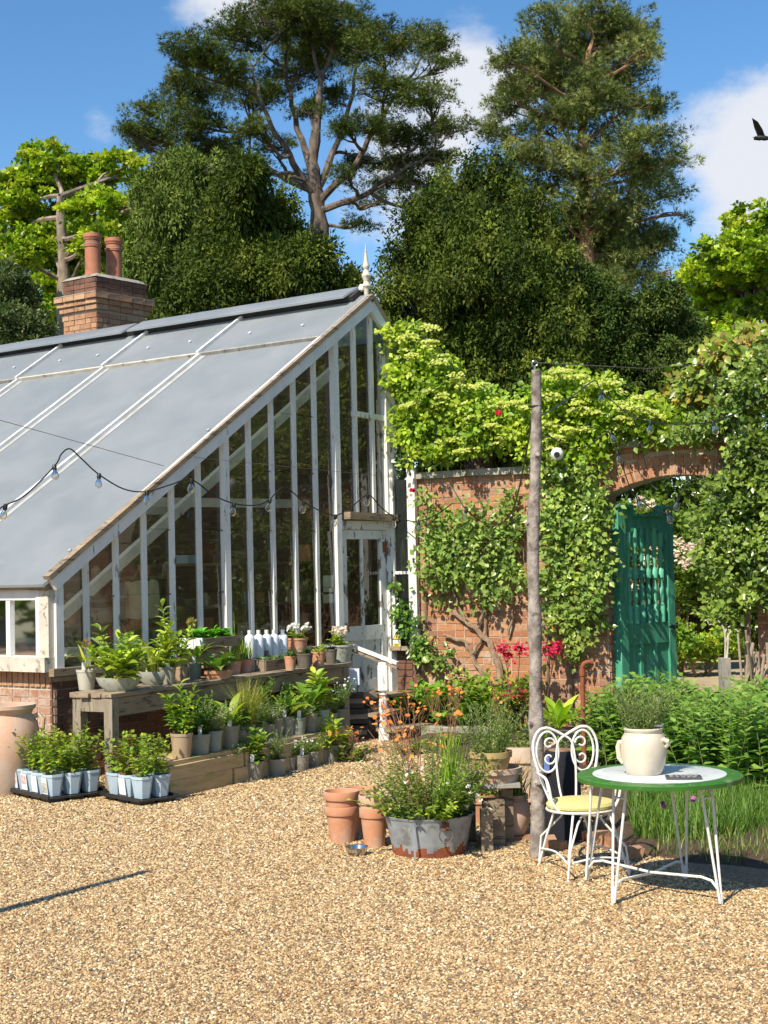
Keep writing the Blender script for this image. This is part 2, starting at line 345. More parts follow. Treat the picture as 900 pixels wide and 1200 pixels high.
def npmesh(name, V, faces_tpl, n, k, cols, mat, parent, wld, kind='stuff', label=None):
    me = bpy.data.meshes.new(name)
    if wld and parent: V = V - np.array(absloc(parent))
    me.vertices.add(len(V)); me.vertices.foreach_set('co', V.astype(np.float32).ravel())
    base = np.concatenate([np.array(f) for f in faces_tpl]); tot = np.array([len(f) for f in faces_tpl])
    L = (base[None, :] + (np.arange(n)*k)[:, None]).ravel(); T = np.tile(tot, n)
    me.loops.add(len(L)); me.loops.foreach_set('vertex_index', L.astype(np.int32))
    me.polygons.add(len(T)); st = np.concatenate([[0], np.cumsum(T)[:-1]])
    me.polygons.foreach_set('loop_start', st.astype(np.int32))
    if cols is not None:
        ca = me.color_attributes.new('Col', 'FLOAT_COLOR', 'POINT')
        c4 = np.ones((n, 4)); c4[:, :3] = cols; ca.data.foreach_set('color', np.repeat(c4, k, axis=0).astype(np.float32).ravel())
    me.materials.append(mat); me.update(calc_edges=True); me.validate()
    o = bpy.data.objects.new(name, me); C.objects.link(o); o.parent = parent
    if kind: o['kind'] = kind
    if label: o['label'] = label
    return o
def pal(n, cols, var=.18):
    c = np.array(cols); i = NR.randint(0, len(c), n); j = NR.randint(0, len(c), n); t = NR.rand(n, 1)
    return np.clip((c[i]*(1-t)+c[j]*t)*(1+var*NR.normal(size=(n, 1))), .003, .95)
def leaves(name, parent, P, A, N, L, Wd, cols, tpl='oval', mat=None, wld=True, kind='stuff', label=None):
    n = len(P); tv, tf = TPL[tpl]; k = len(tv)
    A = unit(A); B = unit(np.cross(N, A)); Nn = np.cross(A, B)
    L = np.broadcast_to(np.asarray(L, float), (n,)); Wd = np.broadcast_to(np.asarray(Wd, float), (n,))
    V = (P[:, None, :] + tv[None, :, 0, None]*(Wd[:, None, None]*B[:, None, :]) + tv[None, :, 1, None]*(L[:, None, None]*A[:, None, :]) + tv[None, :, 2, None]*(L[:, None, None]*Nn[:, None, :]))
    return npmesh(name, V.reshape(-1, 3), tf, n, k, cols, mat or M['leaf'], parent, wld, kind, label)
def blades(name, parent, P, head, L, Wd, arch, cols, segs=4, mat=None, wld=False, kind='stuff', lean=.25):
    """arching ribbons: base P, compass heading, arch 0 = upright .. 1.5 = tip hangs"""
    n = len(P); L = np.broadcast_to(np.asarray(L, float), (n,)); Wd = np.broadcast_to(np.asarray(Wd, float), (n,)); arch = np.broadcast_to(np.asarray(arch, float), (n,))
    H = np.stack([np.cos(head), np.sin(head), np.zeros(n)], 1); Sd = np.stack([-np.sin(head), np.cos(head), np.zeros(n)], 1)
    V = np.zeros((n, (segs+1)*2, 3)); p = P.astype(float).copy()
    for i in range(segs+1):
        t = i/segs; wd = (Wd*(1-t**2.2)*min(1, .55+t*2)+.0006)[:, None]
        V[:, 2*i] = p-Sd*wd/2; V[:, 2*i+1] = p+Sd*wd/2
        ang = lean+arch*(t+.5/segs)*1.25
        d = H*np.sin(ang)[:, None]+np.array([0, 0, 1])*np.cos(ang)[:, None]
        p = p+d*(L/segs)[:, None]
    tf = [(2*i, 2*i+1, 2*i+3, 2*i+2) for i in range(segs)]
    return npmesh(name, V.reshape(-1, 3), tf, n, (segs+1)*2, cols, mat or M['leaf'], parent, wld, kind)

# ------------------------------------------------------------------ the ground
M['lichen'] = pmat('lichen_glass', (.36, .37, .36), (.42, .44, .46), 3, .7, .2, 50, coord='Position', c3=(.30, .29, .22), s3=6, t3=.55, w3=.1)
def gravelmat():
    m, t, b = newmat('gravel_bed')
    s = t.nodes.new('ShaderNodeNewGeometry')
    v = t.nodes.new('ShaderNodeTexVoronoi'); v.inputs['Scale'].default_value = 75; t.links.new(s.outputs['Position'], v.inputs['Vector'])
    r = t.nodes.new('ShaderNodeValToRGB'); sp = t.nodes.new('ShaderNodeSeparateColor'); t.links.new(v.outputs['Color'], sp.inputs[0]); t.links.new(sp.outputs[0], r.inputs[0])
    cs = [(0, (.12, .08, .045)), (.3, (.26, .17, .10)), (.6, (.34, .24, .14)), (.85, (.22, .12, .06)), (1, (.40, .32, .22))]
    e = r.color_ramp.elements
    while len(e) < 5: e.new(.5)
    for i, (p, c) in enumerate(cs): e[i].position = p; e[i].color = c+(1,)
    t.links.new(mixc(t, rng_(t, noise(t, .9, 5, .6, 'Position'), .3, .7, 0, .35), r.outputs[0], (.30, .20, .12)), b.inputs['Base Color']); b.inputs['Roughness'].default_value = .85
    iv = t.nodes.new('ShaderNodeMath'); iv.operation = 'SUBTRACT'; iv.inputs[0].default_value = 1; t.links.new(v.outputs['Distance'], iv.inputs[1])
    bumpy(t, b, iv.outputs[0], .9, .012); return m
M['gravel'] = gravelmat()
M['ground'] = pmat('garden_ground', (.10, .12, .04), (.16, .12, .07), 1.5, .95, .5, 20, .03, coord='Position')
M['path'] = pmat('path_earth', (.46, .36, .22), (.36, .27, .16), 3, .95, .4, 60, .01, coord='Position')
def sheet(name, pts, z, mat, kind='structure'):
    mb = MB(); mb.add([(p[0], p[1], z) for p in pts], [tuple(range(len(pts)))])
    return part(name, mb, mat, kind=kind)
sheet('ground', [(-900, -60), (900, -60), (900, 1500), (-900, 1500)], -.03, M['ground'])
sheet('gravel_yard', [(-30, -40), (30, -40), (30, 17.2), (-30, 17.2)], 0, M['gravel'])
sheet('garden_path', [(-3, 21.0), (12, 21.0), (12, 27.5), (-3, 27.5)], -.01, M['path'])
def bed(name, pts, h, mat):
    # a low mound of soil: outline at ground level, a raised and uneven middle
    cx = sum(p[0] for p in pts)/len(pts); cy = sum(p[1] for p in pts)/len(pts); mb = MB(); n = len(pts)*4; ring = []
    for i in range(len(pts)):
        a = pts[i]; b = pts[(i+1) % len(pts)]
        for k in range(4): ring.append((a[0]+(b[0]-a[0])*k/4+RNG.uniform(-.04, .04), a[1]+(b[1]-a[1])*k/4+RNG.uniform(-.04, .04)))
    vs = [(x, y, -.01) for x, y in ring]+[(cx+(x-cx)*.93, cy+(y-cy)*.93, h*RNG.uniform(.7, 1.1)) for x, y in ring]+[(cx+(x-cx)*.5, cy+(y-cy)*.5, h*RNG.uniform(.9, 1.4)) for x, y in ring]+[(cx, cy, h*1.2)]
    fs = []
    for i in range(n):
        j = (i+1) % n; fs += [(i, j, j+n, i+n), (i+n, j+n, j+2*n, i+2*n), (i+2*n, j+2*n, 3*n)]
    mb.add(vs, fs); return part(name, mb, mat, kind='structure', sm=True)
g = lambda x, y: tuple(G(x, y))[:2]
BED_R = [g(742, 1003), g(820, 1012), g(930, 1022), (5.5, 8.9), (6.5, 14.0), (3.0, 15.0), g(700, 905), g(690, 940)]
bed('planting_bed', BED_R, .05, M['soil'])
bed('wall_bed', [g(480, 872), g(560, 905), g(640, 935), g(700, 908), (3.1, 15.2), (.4, 16.6)], .06, M['soil'])

# gravel: loose stones scattered over the yard
def gravel():
    me = bpy.data.meshes.new('gravel')
    fs = []; vs = []
    ys = [5.0, 6.2, 7.5, 9, 10.5, 12, 14, 16.8]
    for i in range(len(ys)-1):
        y0, y1 = ys[i], ys[i+1]; k = len(vs)
        for y in (y0, y1): vs += [(-y*.30-.3, y, 0.001), (min(y*.30+.3, 9 if y < 8.9 else y*.21-.15), y, 0.001)]
        fs.append((k, k+1, k+3, k+2))
    me.from_pydata(vs, [], fs); o = bpy.data.objects.new('gravel', me); C.objects.link(o); o['kind'] = 'stuff'
    m, t, b = newmat('pebble'); a = t.nodes.new('ShaderNodeAttribute'); a.attribute_type = 'INSTANCER'; a.attribute_name = 'tone'
    r = t.nodes.new('ShaderNodeValToRGB'); t.links.new(a.outputs['Fac'], r.inputs[0]); r.color_ramp.interpolation = 'CONSTANT'
    cs = [(0, (0.363, 0.235, 0.105)), (0.13, (0.526, 0.381, 0.194)), (0.27, (0.245, 0.128, 0.049)), (0.36, (0.418, 0.279, 0.127)), (0.49, (0.671, 0.549, 0.329)), (0.58, (0.119, 0.080, 0.045)), (0.68, (0.454, 0.328, 0.157)), (0.77, (0.182, 0.150, 0.109)), (0.84, (0.562, 0.425, 0.224)), (0.92, (0.327, 0.160, 0.060)), (0.96, (0.780, 0.709, 0.508))]
    e = r.color_ramp.elements
    while len(e) < len(cs): e.new(.5)
    for i, (p, c) in enumerate(cs): e[i].position = p; e[i].color = c+(1,)
    t.links.new(r.outputs[0], b.inputs['Base Color']); b.inputs['Roughness'].default_value = .7; me.materials.append(m)
    ng = bpy.data.node_groups.new('scatter_stones', 'GeometryNodeTree')
    ng.interface.new_socket('Geometry', in_out='INPUT', socket_type='NodeSocketGeometry'); ng.interface.new_socket('Geometry', in_out='OUTPUT', socket_type='NodeSocketGeometry')
    N = ng.nodes.new; K = ng.links.new
    gi = N('NodeGroupInput'); go = N('NodeGroupOutput')
    ds = N('GeometryNodeDistributePointsOnFaces'); K(gi.outputs[0], ds.inputs['Mesh'])
    pos = N('GeometryNodeInputPosition'); sx = N('ShaderNodeSeparateXYZ'); K(pos.outputs[0], sx.inputs[0])
    mr = N('ShaderNodeMapRange'); mr.inputs[1].default_value = 5; mr.inputs[2].default_value = 15; mr.inputs[3].default_value = 8600; mr.inputs[4].default_value = 1900
    K(sx.outputs[1], mr.inputs[0]); K(mr.outputs[0], ds.inputs['Density'])
    ms = N('ShaderNodeMapRange'); ms.inputs[1].default_value = 5; ms.inputs[2].default_value = 15; ms.inputs[3].default_value = .0068; ms.inputs[4].default_value = .0122; K(sx.outputs[1], ms.inputs[0])
    ic = N('GeometryNodeMeshIcoSphere'); ic.inputs['Radius'].default_value = 1; ic.inputs['Subdivisions'].default_value = 1
    sm_ = N('GeometryNodeSetMaterial'); sm_.inputs['Material'].default_value = m; K(ic.outputs[0], sm_.inputs[0])
    rv = N('FunctionNodeRandomValue'); rv.data_type = 'FLOAT_VECTOR'; rv.inputs[0].default_value = (.7, .6, .35); rv.inputs[1].default_value = (1.7, 1.15, .85)
    vm = N('ShaderNodeVectorMath'); vm.operation = 'SCALE'; K(rv.outputs[0], vm.inputs[0]); K(ms.outputs[0], vm.inputs['Scale'])
    rr = N('FunctionNodeRandomValue'); rr.data_type = 'FLOAT_VECTOR'; rr.inputs[0].default_value = (-.7, -.7, 0); rr.inputs[1].default_value = (.7, .7, 6.28)
    ip = N('GeometryNodeInstanceOnPoints'); K(ds.outputs['Points'], ip.inputs['Points']); K(sm_.outputs[0], ip.inputs['Instance']); K(vm.outputs[0], ip.inputs['Scale']); K(rr.outputs[0], ip.inputs['Rotation'])
    sa = N('GeometryNodeStoreNamedAttribute'); sa.data_type = 'FLOAT'; sa.domain = 'INSTANCE'; sa.inputs['Name'].default_value = 'tone'
    r1 = N('FunctionNodeRandomValue'); r1.data_type = 'FLOAT'; K(ip.outputs[0], sa.inputs['Geometry'])
    val = [s for s in sa.inputs if s.name == 'Value' and s.enabled][0]; K([s for s in r1.outputs if s.enabled][0], val)
    K(sa.outputs[0], go.inputs[0])
    md = o.modifiers.new('scatter', 'NODES'); md.node_group = ng
    return o
gravel()

# ------------------------------------------------------------------ brickwork
def brick_meshes(L, Dp, H, n=5, j=.003, mats=None):
    out = []
    for i in range(n):
        mb = MB(); mb.box((0, 0, 0), (L, Dp, H), jit=j)
        out.append(mesh('brick', mb, mats))
    return out
def joined(name, boxes, mat, parent, kind='stuff'):
    """many bricks joined in one part: each box = (centre, dims, rz)"""
    mb = MB(); tone = []
    for c, d, rz in boxes:
        ax = (Vector((math.cos(rz), math.sin(rz), 0)), Vector((-math.sin(rz), math.cos(rz), 0)), Vector((0, 0, 1)))
        mb.box(c, d, ax, jit=.002); tone += [RNG.random()]*8
    o = part(name, mb, mat, parent, kind=kind)
    at = o.data.attributes.new('tone', 'FLOAT', 'POINT'); at.data.foreach_set('value', tone); return o
def brickwork(parent, o, heading, length, z0, z1, mat, keep=None, single=None, name='brick', nout=1, head=False, proud=0.0, frieze=None):
    """courses along heading from local point o; keep(s,z) says where bricks lie; single(s,z) which are parts; nout: side the face looks (+1 left of heading)"""
    hx = Vector((math.cos(heading), math.sin(heading), 0)); nx = Vector((-math.sin(heading), math.cos(heading), 0))*nout
    P = .075; rows = int(round((z1-z0)/P)); ms = brick_meshes(.215, .03, .065, mats=mat); mh = brick_meshes(.1025, .03, .065, mats=mat); cnt = 0; rest = []
    for r in range(rows):
        z = z0+(r+.5)*P; s = -(.1125 if r % 2 else 0); k = 0
        while s < length:
            hd = (k % 3 == (r % 3)) if not head else True
            L = .1025 if hd else .215
            a = max(s, 0); b = min(s+L, length)
            if b-a > .03 and (keep is None or keep((a+b)/2, z)):
                c = o+hx*((a+b)/2)+nx*(.0+proud+RNG.uniform(-.003, .003)); c.z = o.z+z
                if single and single((a+b)/2, z) and cnt < 296:
                    inst(name, RNG.choice(mh if hd else ms), parent, c, (RNG.uniform(-.01, .01), RNG.uniform(-.008, .008), heading), ((b-a)/L, 1, 1)); cnt += 1
                else: rest.append((c, (b-a, .03, .065), heading))
            s += L+.010; k += 1
    if rest: joined('brickwork', rest, mat, parent)
    return cnt

# ------------------------------------------------------------------ garden wall, pier and arch
WP = Vector((.10, 17.05, 0)); WD = Vector((1.9, -1, 0)).normalized(); WN = Vector((-WD.y*-1, 0, 0))
WN = Vector((-1/1.9, -1, 0)).normalized()            # towards the camera
WA = math.atan2(WD.y, WD.x)
def wall_at(px, py): p = PL(px, py, WP, WN); return (p-WP).dot(WD), p.z, p
wall = thing('garden_wall', WP, 'tall old red brick garden wall with stone coping and an arched gateway', 'wall')
s1 = wall_at(712, 700)[0]; s0 = wall_at(491, 700)[0]; zc = wall_at(555, 556)[1]
sr = wall_at(884, 600)[0]; zsp = wall_at(706, 582)[1]; zpk = wall_at(800, 556)[1]; zcop2 = wall_at(745, 525)[1]
print('wall', s0, s1, sr, zc, zsp, zpk, zcop2)
TH = .34
def wbox(s, z, ds, dz, t0=0.0, t1=TH, mat='mortar', name='mortar_core', parent=None, jit=0, kind=None):
    mb = MB(); c = WD*(s+ds/2)-WN*((t0+t1)/2); c.z = z+dz/2
    mb.box(c, (ds, t1-t0, dz), (WD, WN, Vector((0, 0, 1))), jit=jit); return part(name, mb, M[mat], parent or wall, kind=kind)
NR_C = int(round(zc/.075)); zc = NR_C*.075
wbox(s0-.9, -.05, s1-s0+.9, zc+.05)                       # left length of wall
sng = lambda s, z: z > .45
brickwork(wall, WN*-.008+WD*s0, WA, s1-s0, 0, zc, M['brick'], single=lambda s, z: z > .5, nout=-1)
# reveal of the gateway (the end face of the left length, in the pier)
joined('reveal_brick', [(WD*(s1+.003)-WN*(TH*(.27 if k % 2 else .75))+Vector((0, 0, .0375+.075*k)), (.215*.72 if 1 else 0, .03, .065), WA+PI/2) for k in range(int(zsp/.075))] +
       [(WD*(s1+.003)-WN*(TH*(.75 if k % 2 else .25))+Vector((0, 0, .0375+.075*k)), (.12, .03, .065), WA+PI/2) for k in range(int(zsp/.075))], M['brick'], wall)
# coping stones on the left length
s = s0-.02
while s < s1-.02:
    L = min(RNG.uniform(.55, .8), s1+.05-s)
    wbox(s, zc, L-.012, .075, -.06, TH+.06, 'coping', 'coping_stone', jit=.006); s += L
# arch: segmental, two rings of bricks on edge
ca = (s1+sr)/2; half = (sr-s1)/2; rise = zpk-zsp; R = (half**2+rise**2)/(2*rise); zcen = zpk-R; a0 = math.asin(half/R)
amb = brick_meshes(.065, .10, .105, mats=M['brick'])
n = int(2*a0*R/.075)
for ring in range(2):
    for k in range(n):
        a = -a0+2*a0*(k+.5)/n; r = R+.055+ring*.112
        c = WD*(ca+r*math.sin(a))+WN*(-.045+RNG.uniform(-.003, .003)); c.z = zcen+r*math.cos(a)
        o = bpy.data.objects.new('arch_brick', RNG.choice(amb)); C.objects.link(o); o.parent = wall
        o.matrix_local = Matrix.Translation(c) @ Matrix.Rotation(WA, 4, 'Z') @ Matrix.Rotation(a, 4, 'Y')
# mortar and mass of the arch, and the courses above it
mb = MB(); K = 16
for k in range(K):
    a = -a0+2*a0*k/K; b = -a0+2*a0*(k+1)/K; q = []
    for (t, r) in ((a, R), (b, R)):
        q.append((ca+r*math.sin(t), zcen+r*math.cos(t)))
    top = zcop2
    pts = []
    for dn in (-.012, -TH):
        for (sx_, zz) in ((q[0][0], q[0][1]), (q[1][0], q[1][1]), (q[1][0], top), (q[0][0], top)):
            v = WD*sx_+WN*dn; v.z = zz; pts.append(v)
    mb.add(pts, [(0, 1, 2, 3), (7, 6, 5, 4), (0, 4, 5, 1), (3, 2, 6, 7)])
part('arch_core', mb, M['mortar'], wall)
ztop_ring = lambda s_: zcen+math.sqrt(max(0, (R+.23)**2-(s_-ca)**2))
rows0 = zsp
brickwork(wall, WN*-.008+WD*s1, WA, sr-s1, zsp, zcop2, M['brick'], keep=lambda s_, z: z-.03 > ztop_ring(s_+s1), nout=-1, single=lambda s_, z: False)
s = s1-.03
while s < sr+.2:
    L = RNG.uniform(.4, .55); wbox(s, zcop2, L-.012, .07, -.07, TH+.05, 'coping', 'coping_stone', jit=.006); s += L
# right length of the wall
wbox(sr, -.05, 6.5, zcop2+.05)
brickwork(wall, WN*-.008+WD*sr, WA, 2.2, 0, zcop2, M['brick'], nout=-1)
s = sr+.2
while s < sr+5: wbox(s, zcop2, .6, .07, -.07, TH+.05, 'coping', 'coping_stone', jit=.006); s += .612

# ------------------------------------------------------------------ greenhouse
C0 = Vector((-2.95, 13.2, 0)); GU = Vector((3.05, 3.9, 0)).normalized(); GN = Vector((3.9, -3.05, 0)).normalized()
RW = Vector((-1.38, 1, 0)).normalized(); RNL = Vector((-1, -1.38, 0)).normalized()   # ridge direction; outward normal of the eave wall
C0 = PL(61, 735, C0, GN); C0.z = 0
gh = thing('greenhouse', C0, 'long old white timber greenhouse with steep grey roof and glazed gable end', 'greenhouse')
def gp(px, py, off=0):               # gable-plane coordinates (s, z) of a pixel
    p = PL(px, py, C0+GN*off, GN); return (p-C0).dot(GU), p.z
GL = gp(459, 700)[0]
ze = gp(57, 676)[1]; sa, za = gp(429, 352); s_b, zb = gp(458, 402)
print('gable', GL, ze, sa, za, s_b, zb, C0)
def gv(s, z, off=0): v = GU*s+GN*off; v.z = z; return v        # local
UP = Vector((0, 0, 1))
def gbar(name, a, b, wd, th, off=0, mat='white_paint', parent=gh, jit=.001, **k):
    """bar in the gable plane between (s,z) a and b; wd = width in the plane, th = depth"""
    mb = MB(); A = gv(a[0], a[1], off); B = gv(b[0], b[1], off); mb.bar(A, B, wd, th, up=GN, jit=jit); return part(name, mb, M[mat], parent, **k)
zs = gp(63, 790)[1]                                            # sill level
zs = max(zs, .9)
print('sill', zs)
slope = (za-ze)/sa
zr = lambda s: ze+slope*s if s <= sa else za-(za-zb)/(s_b-sa)*(s-sa)
# dwarf wall under the gable glazing (bench shade put into the dark brick colour) and under the eave window
HB = round(zs/.075)*.075-.02
SD = gp(399, 700)[0]                                           # door starts here
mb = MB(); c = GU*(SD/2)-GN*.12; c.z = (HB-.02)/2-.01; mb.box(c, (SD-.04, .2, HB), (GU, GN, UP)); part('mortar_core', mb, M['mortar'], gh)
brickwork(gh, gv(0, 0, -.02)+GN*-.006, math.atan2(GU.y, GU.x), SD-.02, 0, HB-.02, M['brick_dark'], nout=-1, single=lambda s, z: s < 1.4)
mb = MB(); c = RW*1.75-RNL*.12; c.z = (HB-.02)/2-.01; mb.box(c, (3.46, .2, HB), (RW, RNL, UP)); part('mortar_core', mb, M['mortar'], gh)
brickwork(gh, -RNL*.028, math.atan2(RW.y, RW.x), 3.2, 0, HB-.1, M['brick_pale'], nout=1, single=lambda s, z: s < 1.1)
# soldier course
so = brick_meshes(.065, .03, .15, mats=M['brick_soot'])
for k in range(14):
    c = RW*(.06+.075*k)-RNL*.017; c.z = HB-.03; inst('soldier_brick', RNG.choice(so), gh, c, (0, 0, math.atan2(RW.y, RW.x)))
# sills
gbar('sill', (-.06, HB+.03), (SD-.02, HB+.03), .07, .14, .02, 'oldwood')
mb = MB(); mb.bar(RW*-.02+RNL*.03+UP*(HB+.10), RW*3.3+RNL*.03+UP*(HB+.10), .16, .13, up=(0, 0, 1)); part('window_sill', mb, M['whitewood'], gh)
# mullions of the gable
mpx = [(66, 9, .085), (101, 7, .045), (136, 7, .045), (169, 7, .045), (202, 7, .045), (234, 7, .045), (264.5, 10, .075), (294, 7, .045), (321, 7, .045), (347, 7, .045), (372, 7, .045), (396, 11, .085)]
ms = [gp(x, 690)[0] for x, _, _ in mpx]
zg = HB+.065
for i, (s, (x, _, wd)) in enumerate(zip(ms, mpx)):
    z0 = zg if i < 11 else .35
    gbar('mullion', (s, z0), (s+RNG.uniform(-.01, .01), zr(s)-.03), wd, .045 if wd < .07 else .07, 0 if wd < .07 else .01)
# lap bars (thin clips and dark lap line of the overlapping panes), panes
edges = ms+[GL-.04]
for i in range(len(ms)-1):
    a, b = ms[i], ms[i+1]; zt0, zt1 = zr(a)-.03, zr(b)-.03
    zz = zg; k = 0; row = .62
    while zz < min(zt0, zt1)-.12:
        zn = min(zz+row, min(zt0, zt1)) if zz+row < min(zt0, zt1)-.2 else None
        tilt = RNG.uniform(-.006, .006); t2 = RNG.uniform(-.012, .012)
        if zn is None: q = [gv(a, zz, -.012), gv(b, zz, -.012+tilt), gv(b, zt1, -.02+t2), gv(a, zt0, -.02)]
        else: q = [gv(a, zz, -.006), gv(b, zz, -.006+tilt), gv(b, zn+.012, -.016+t2), gv(a, zn+.012, -.016)]
        mb = MB(); mb.add(q, [(0, 1, 2, 3)]); part('pane', mb, M['glass'], gh)
        if zn is None: break
        for e in (a, b): gbar('clip', (e-.012+(.045 if e == a else -.045), zn), (e+.012+(.045 if e == a else -.045), zn), .012, .02, .0, 'iron') if i % 2 else None
        zz = zn; k += 1
# upper lights above the door
zl0 = gp(430, 607)[1]; zt = gp(434, 487)[1]; GR = GL-.02
for x in (416, 436): s = gp(x, 520)[0]; gbar('mullion', (s, zl0+.06), (s, zr(s)-.03), .045, .05)
gbar('transom', (gp(413, 487)[0], zt), (GR, zt-.02), .06, .06, .005)
for a, b in ((ms[-1], gp(416, 520)[0]), (gp(416, 520)[0], gp(436, 520)[0]), (gp(436, 520)[0], GR)):
    for z0, z1 in ((zl0+.05, zt), (zt, None)):
        q = [gv(a, z0, -.012), gv(b, z0, -.012), gv(b, zr(b)-.03 if z1 is None else z1, -.015), gv(a, zr(a)-.03 if z1 is None else z1, -.015)]
        mb = MB(); mb.add(q, [(0, 1, 2, 3)]); part('pane', mb, M['glass'], gh)
gbar('corner_post', (GL-.02, .3), (GL-.02, zb-.02), .17, .12, 0, 'peeling')
gbar('lintel', (gp(400, 607)[0], zl0+.02), (GL+.02, zl0), .08, .16, .05, 'oldwood')
gbar('door_head', (ms[-1]+.05, zl0-.085), (GL-.10, zl0-.085), .10, .07, -.002, 'peeling')
# rafters / barge boards
gbar('barge_board', (-.05, ze-.03-.05*slope), (sa, za-.05), .13, .05, .065, 'white_paint')
gbar('barge_cap', (-.10, ze+.055-.1*slope), (sa+.01, za+.045), .045, .09, .06, 'oldwood')
gbar('barge_board', (sa, za-.05), (GL+.05, zr(GL+.05)-.05), .13, .05, .062, 'white_paint')
gbar('barge_cap', (sa, za+.045), (GL+.12, zr(GL+.12)+.045), .04, .09, .057, 'oldwood')
# roof: long slope towards the camera, with battens, upper sheets lapping over the lower
RL = 11.5; er = gv(-.14, ze-.14*slope, 0); rd = gv(sa, za, 0)-gv(0, ze, 0); SLN = rd.length; rdn = rd.normalized()
rnorm = rdn.cross(RW).normalized()
if rnorm.z < 0: rnorm = -rnorm
def roofpt(t, r, h=0): return gv(0, ze, 0)+rdn*t+RW*r+rnorm*h    # t along the slope from the eave, r along the ridge
P0r = C0+gv(0, ze); 
def roof_at(px, py): p = PL(px, py, P0r, rnorm)-P0r; r = p.dot(RW-rdn*RW.dot(rdn))/(1-RW.dot(rdn)**2); return (p-RW*r).dot(rdn), r
for q in ((298, 368), (188, 388), (87, 402), (246, 415), (135, 430), (33, 445), (10, 590), (110, 490), (30, 675)): print(q, roof_at(*q))
BR = [roof_at(298, 370)[1], roof_at(188, 389)[1], roof_at(87, 403)[1]]
step = (BR[-1]-BR[0])/2; BR = [-.06, BR[0]]+[BR[0]+step*k for k in range(1, 8)]
TJ = roof_at(246, 415)[0]
print('battens', BR, TJ, SLN)
for i in range(len(BR)-1):
    a, b = BR[i], BR[i+1]
    mb = MB(); mb.add([roofpt(-.16, a, .03), roofpt(-.16, b, .03), roofpt(TJ, b, .03), roofpt(TJ, a, .03)]+[roofpt(-.16, a, .0), roofpt(-.16, b, .0), roofpt(TJ, b, .0), roofpt(TJ, a, .0)], [(0, 1, 2, 3), (7, 6, 5, 4), (0, 4, 5, 1), (1, 5, 6, 2), (3, 7, 4, 0)])
    part('roof_panel', mb, M['roof'], gh)
    mb = MB(); mb.add([roofpt(TJ-.08, a, .065), roofpt(TJ-.08, b, .065), roofpt(SLN, b, .065), roofpt(SLN, a, .065)]+[roofpt(TJ-.08, a, .04), roofpt(TJ-.08, b, .04), roofpt(SLN, b, .035), roofpt(SLN, a, .035)], [(0, 1, 2, 3), (7, 6, 5, 4), (0, 4, 5, 1), (1, 5, 6, 2), (3, 7, 4, 0)])
    part('upper_roof_panel', mb, M['roof'], gh)
    mb = MB(); mb.bar(roofpt(TJ-.085, a+.02, .045), roofpt(TJ-.085, b-.02, .045), .03, .05, up=rnorm); part('joint_strip', mb, M['whitewood' if i in (1, 2) else 'greywood'], gh)
    if i: 
        mb = MB(); mb.bar(roofpt(-.16, a-.03, .0325), roofpt(TJ-.1, a-.03, .0325), .12, .004, up=rnorm); part('dirt_strip', mb, M['lichen'], gh)
        mb = MB(); mb.bar(roofpt(-.17, a, .048), roofpt(TJ-.09, a, .048), .045, .05, up=rnorm); part('batten', mb, M['batten'], gh)
        mb = MB(); mb.bar(roofpt(TJ-.12, a, .083), roofpt(SLN-.1, a, .083), .04, .045, up=rnorm); part('batten', mb, M['batten'], gh)
    # screw caps
    for t in (.35, TJ+.28, TJ*.55):
        for f in (.28, .72):
            if t == .35 and i > 0: continue
            mb = MB(); c = roofpt(t, a+(b-a)*f if t > TJ else .06, .04 if t < TJ else .072); mb.bar(c, c+rnorm*.015, .03, .03, up=GU); part('screw_cap', mb, M['paper'], gh)
mb = MB(); mb.bar(roofpt(-.02, -.045, .05), roofpt(SLN, -.045, .05), .035, .03, up=rnorm); part('edge_strip', mb, M['batten'], gh)
# ridge flaps standing a little proud over a dark gap
fl = [0, BR[2]+.25, BR[4]+.2, BR[7]]
for k in range(3):
    a, b = fl[k]+.1, fl[k+1]-.01
    mb = MB(); mb.bar(roofpt(SLN-.08, a, .155-k*.008), roofpt(SLN-.08, b, .155-k*.008), .32, .025, up=rnorm+Vector((0, 0, .25))); part('ridge_flap', mb, M['roof'], gh)
mb = MB(); mb.bar(roofpt(SLN-.05, .05, .095), roofpt(SLN-.05, RL-.8, .095), .20, .07, up=rnorm); part('ridge_box', mb, M['dark'], gh)  # near-black bar, its colour stands in for the shade under the flaps
# rear slope
mb = MB(); bd_ = (gv(s_b+.1, zr(s_b+.1))-gv(sa, za)); mb.add([gv(sa, za+.03), gv(sa, za+.03)+RW*(RL-1), gv(sa, za+.03)+RW*(RL-1)+bd_*1.2, gv(sa, za+.03)+bd_*1.2, gv(sa, za), gv(sa, za)+RW*(RL-1), gv(sa, za)+RW*(RL-1)+bd_*1.2, gv(sa, za)+bd_*1.2], [(0, 1, 2, 3), (7, 6, 5, 4), (0, 4, 5, 1), (1, 5, 6, 2), (2, 6, 7, 3), (3, 7, 4, 0)])
part('rear_roof_panel', mb, M['roof'], gh)
# finial
mb = MB(); mb.lathe([(.03, -.05), (.03, .08), (.04, .11), (.055, .13), (.03, .18), (.04, .21), (.055, .25), (.032, .30), (.022, .32), (.04, .35), (.042, .37), (.028, .40), (.018, .48), (.002, .62)], 12, gv(sa, za+.03, .01)); part('finial', mb, M['whitewood'], gh, sm=True)
mb = MB(); mb.lathe([(0, 0), (.03, .02), (.036, .05), (.02, .08), (0, .09)], 10, gv(sa-.03, za+.10, .01)+RW*.05); part('finial_knob', mb, M['white_paint'], gh, sm=True)
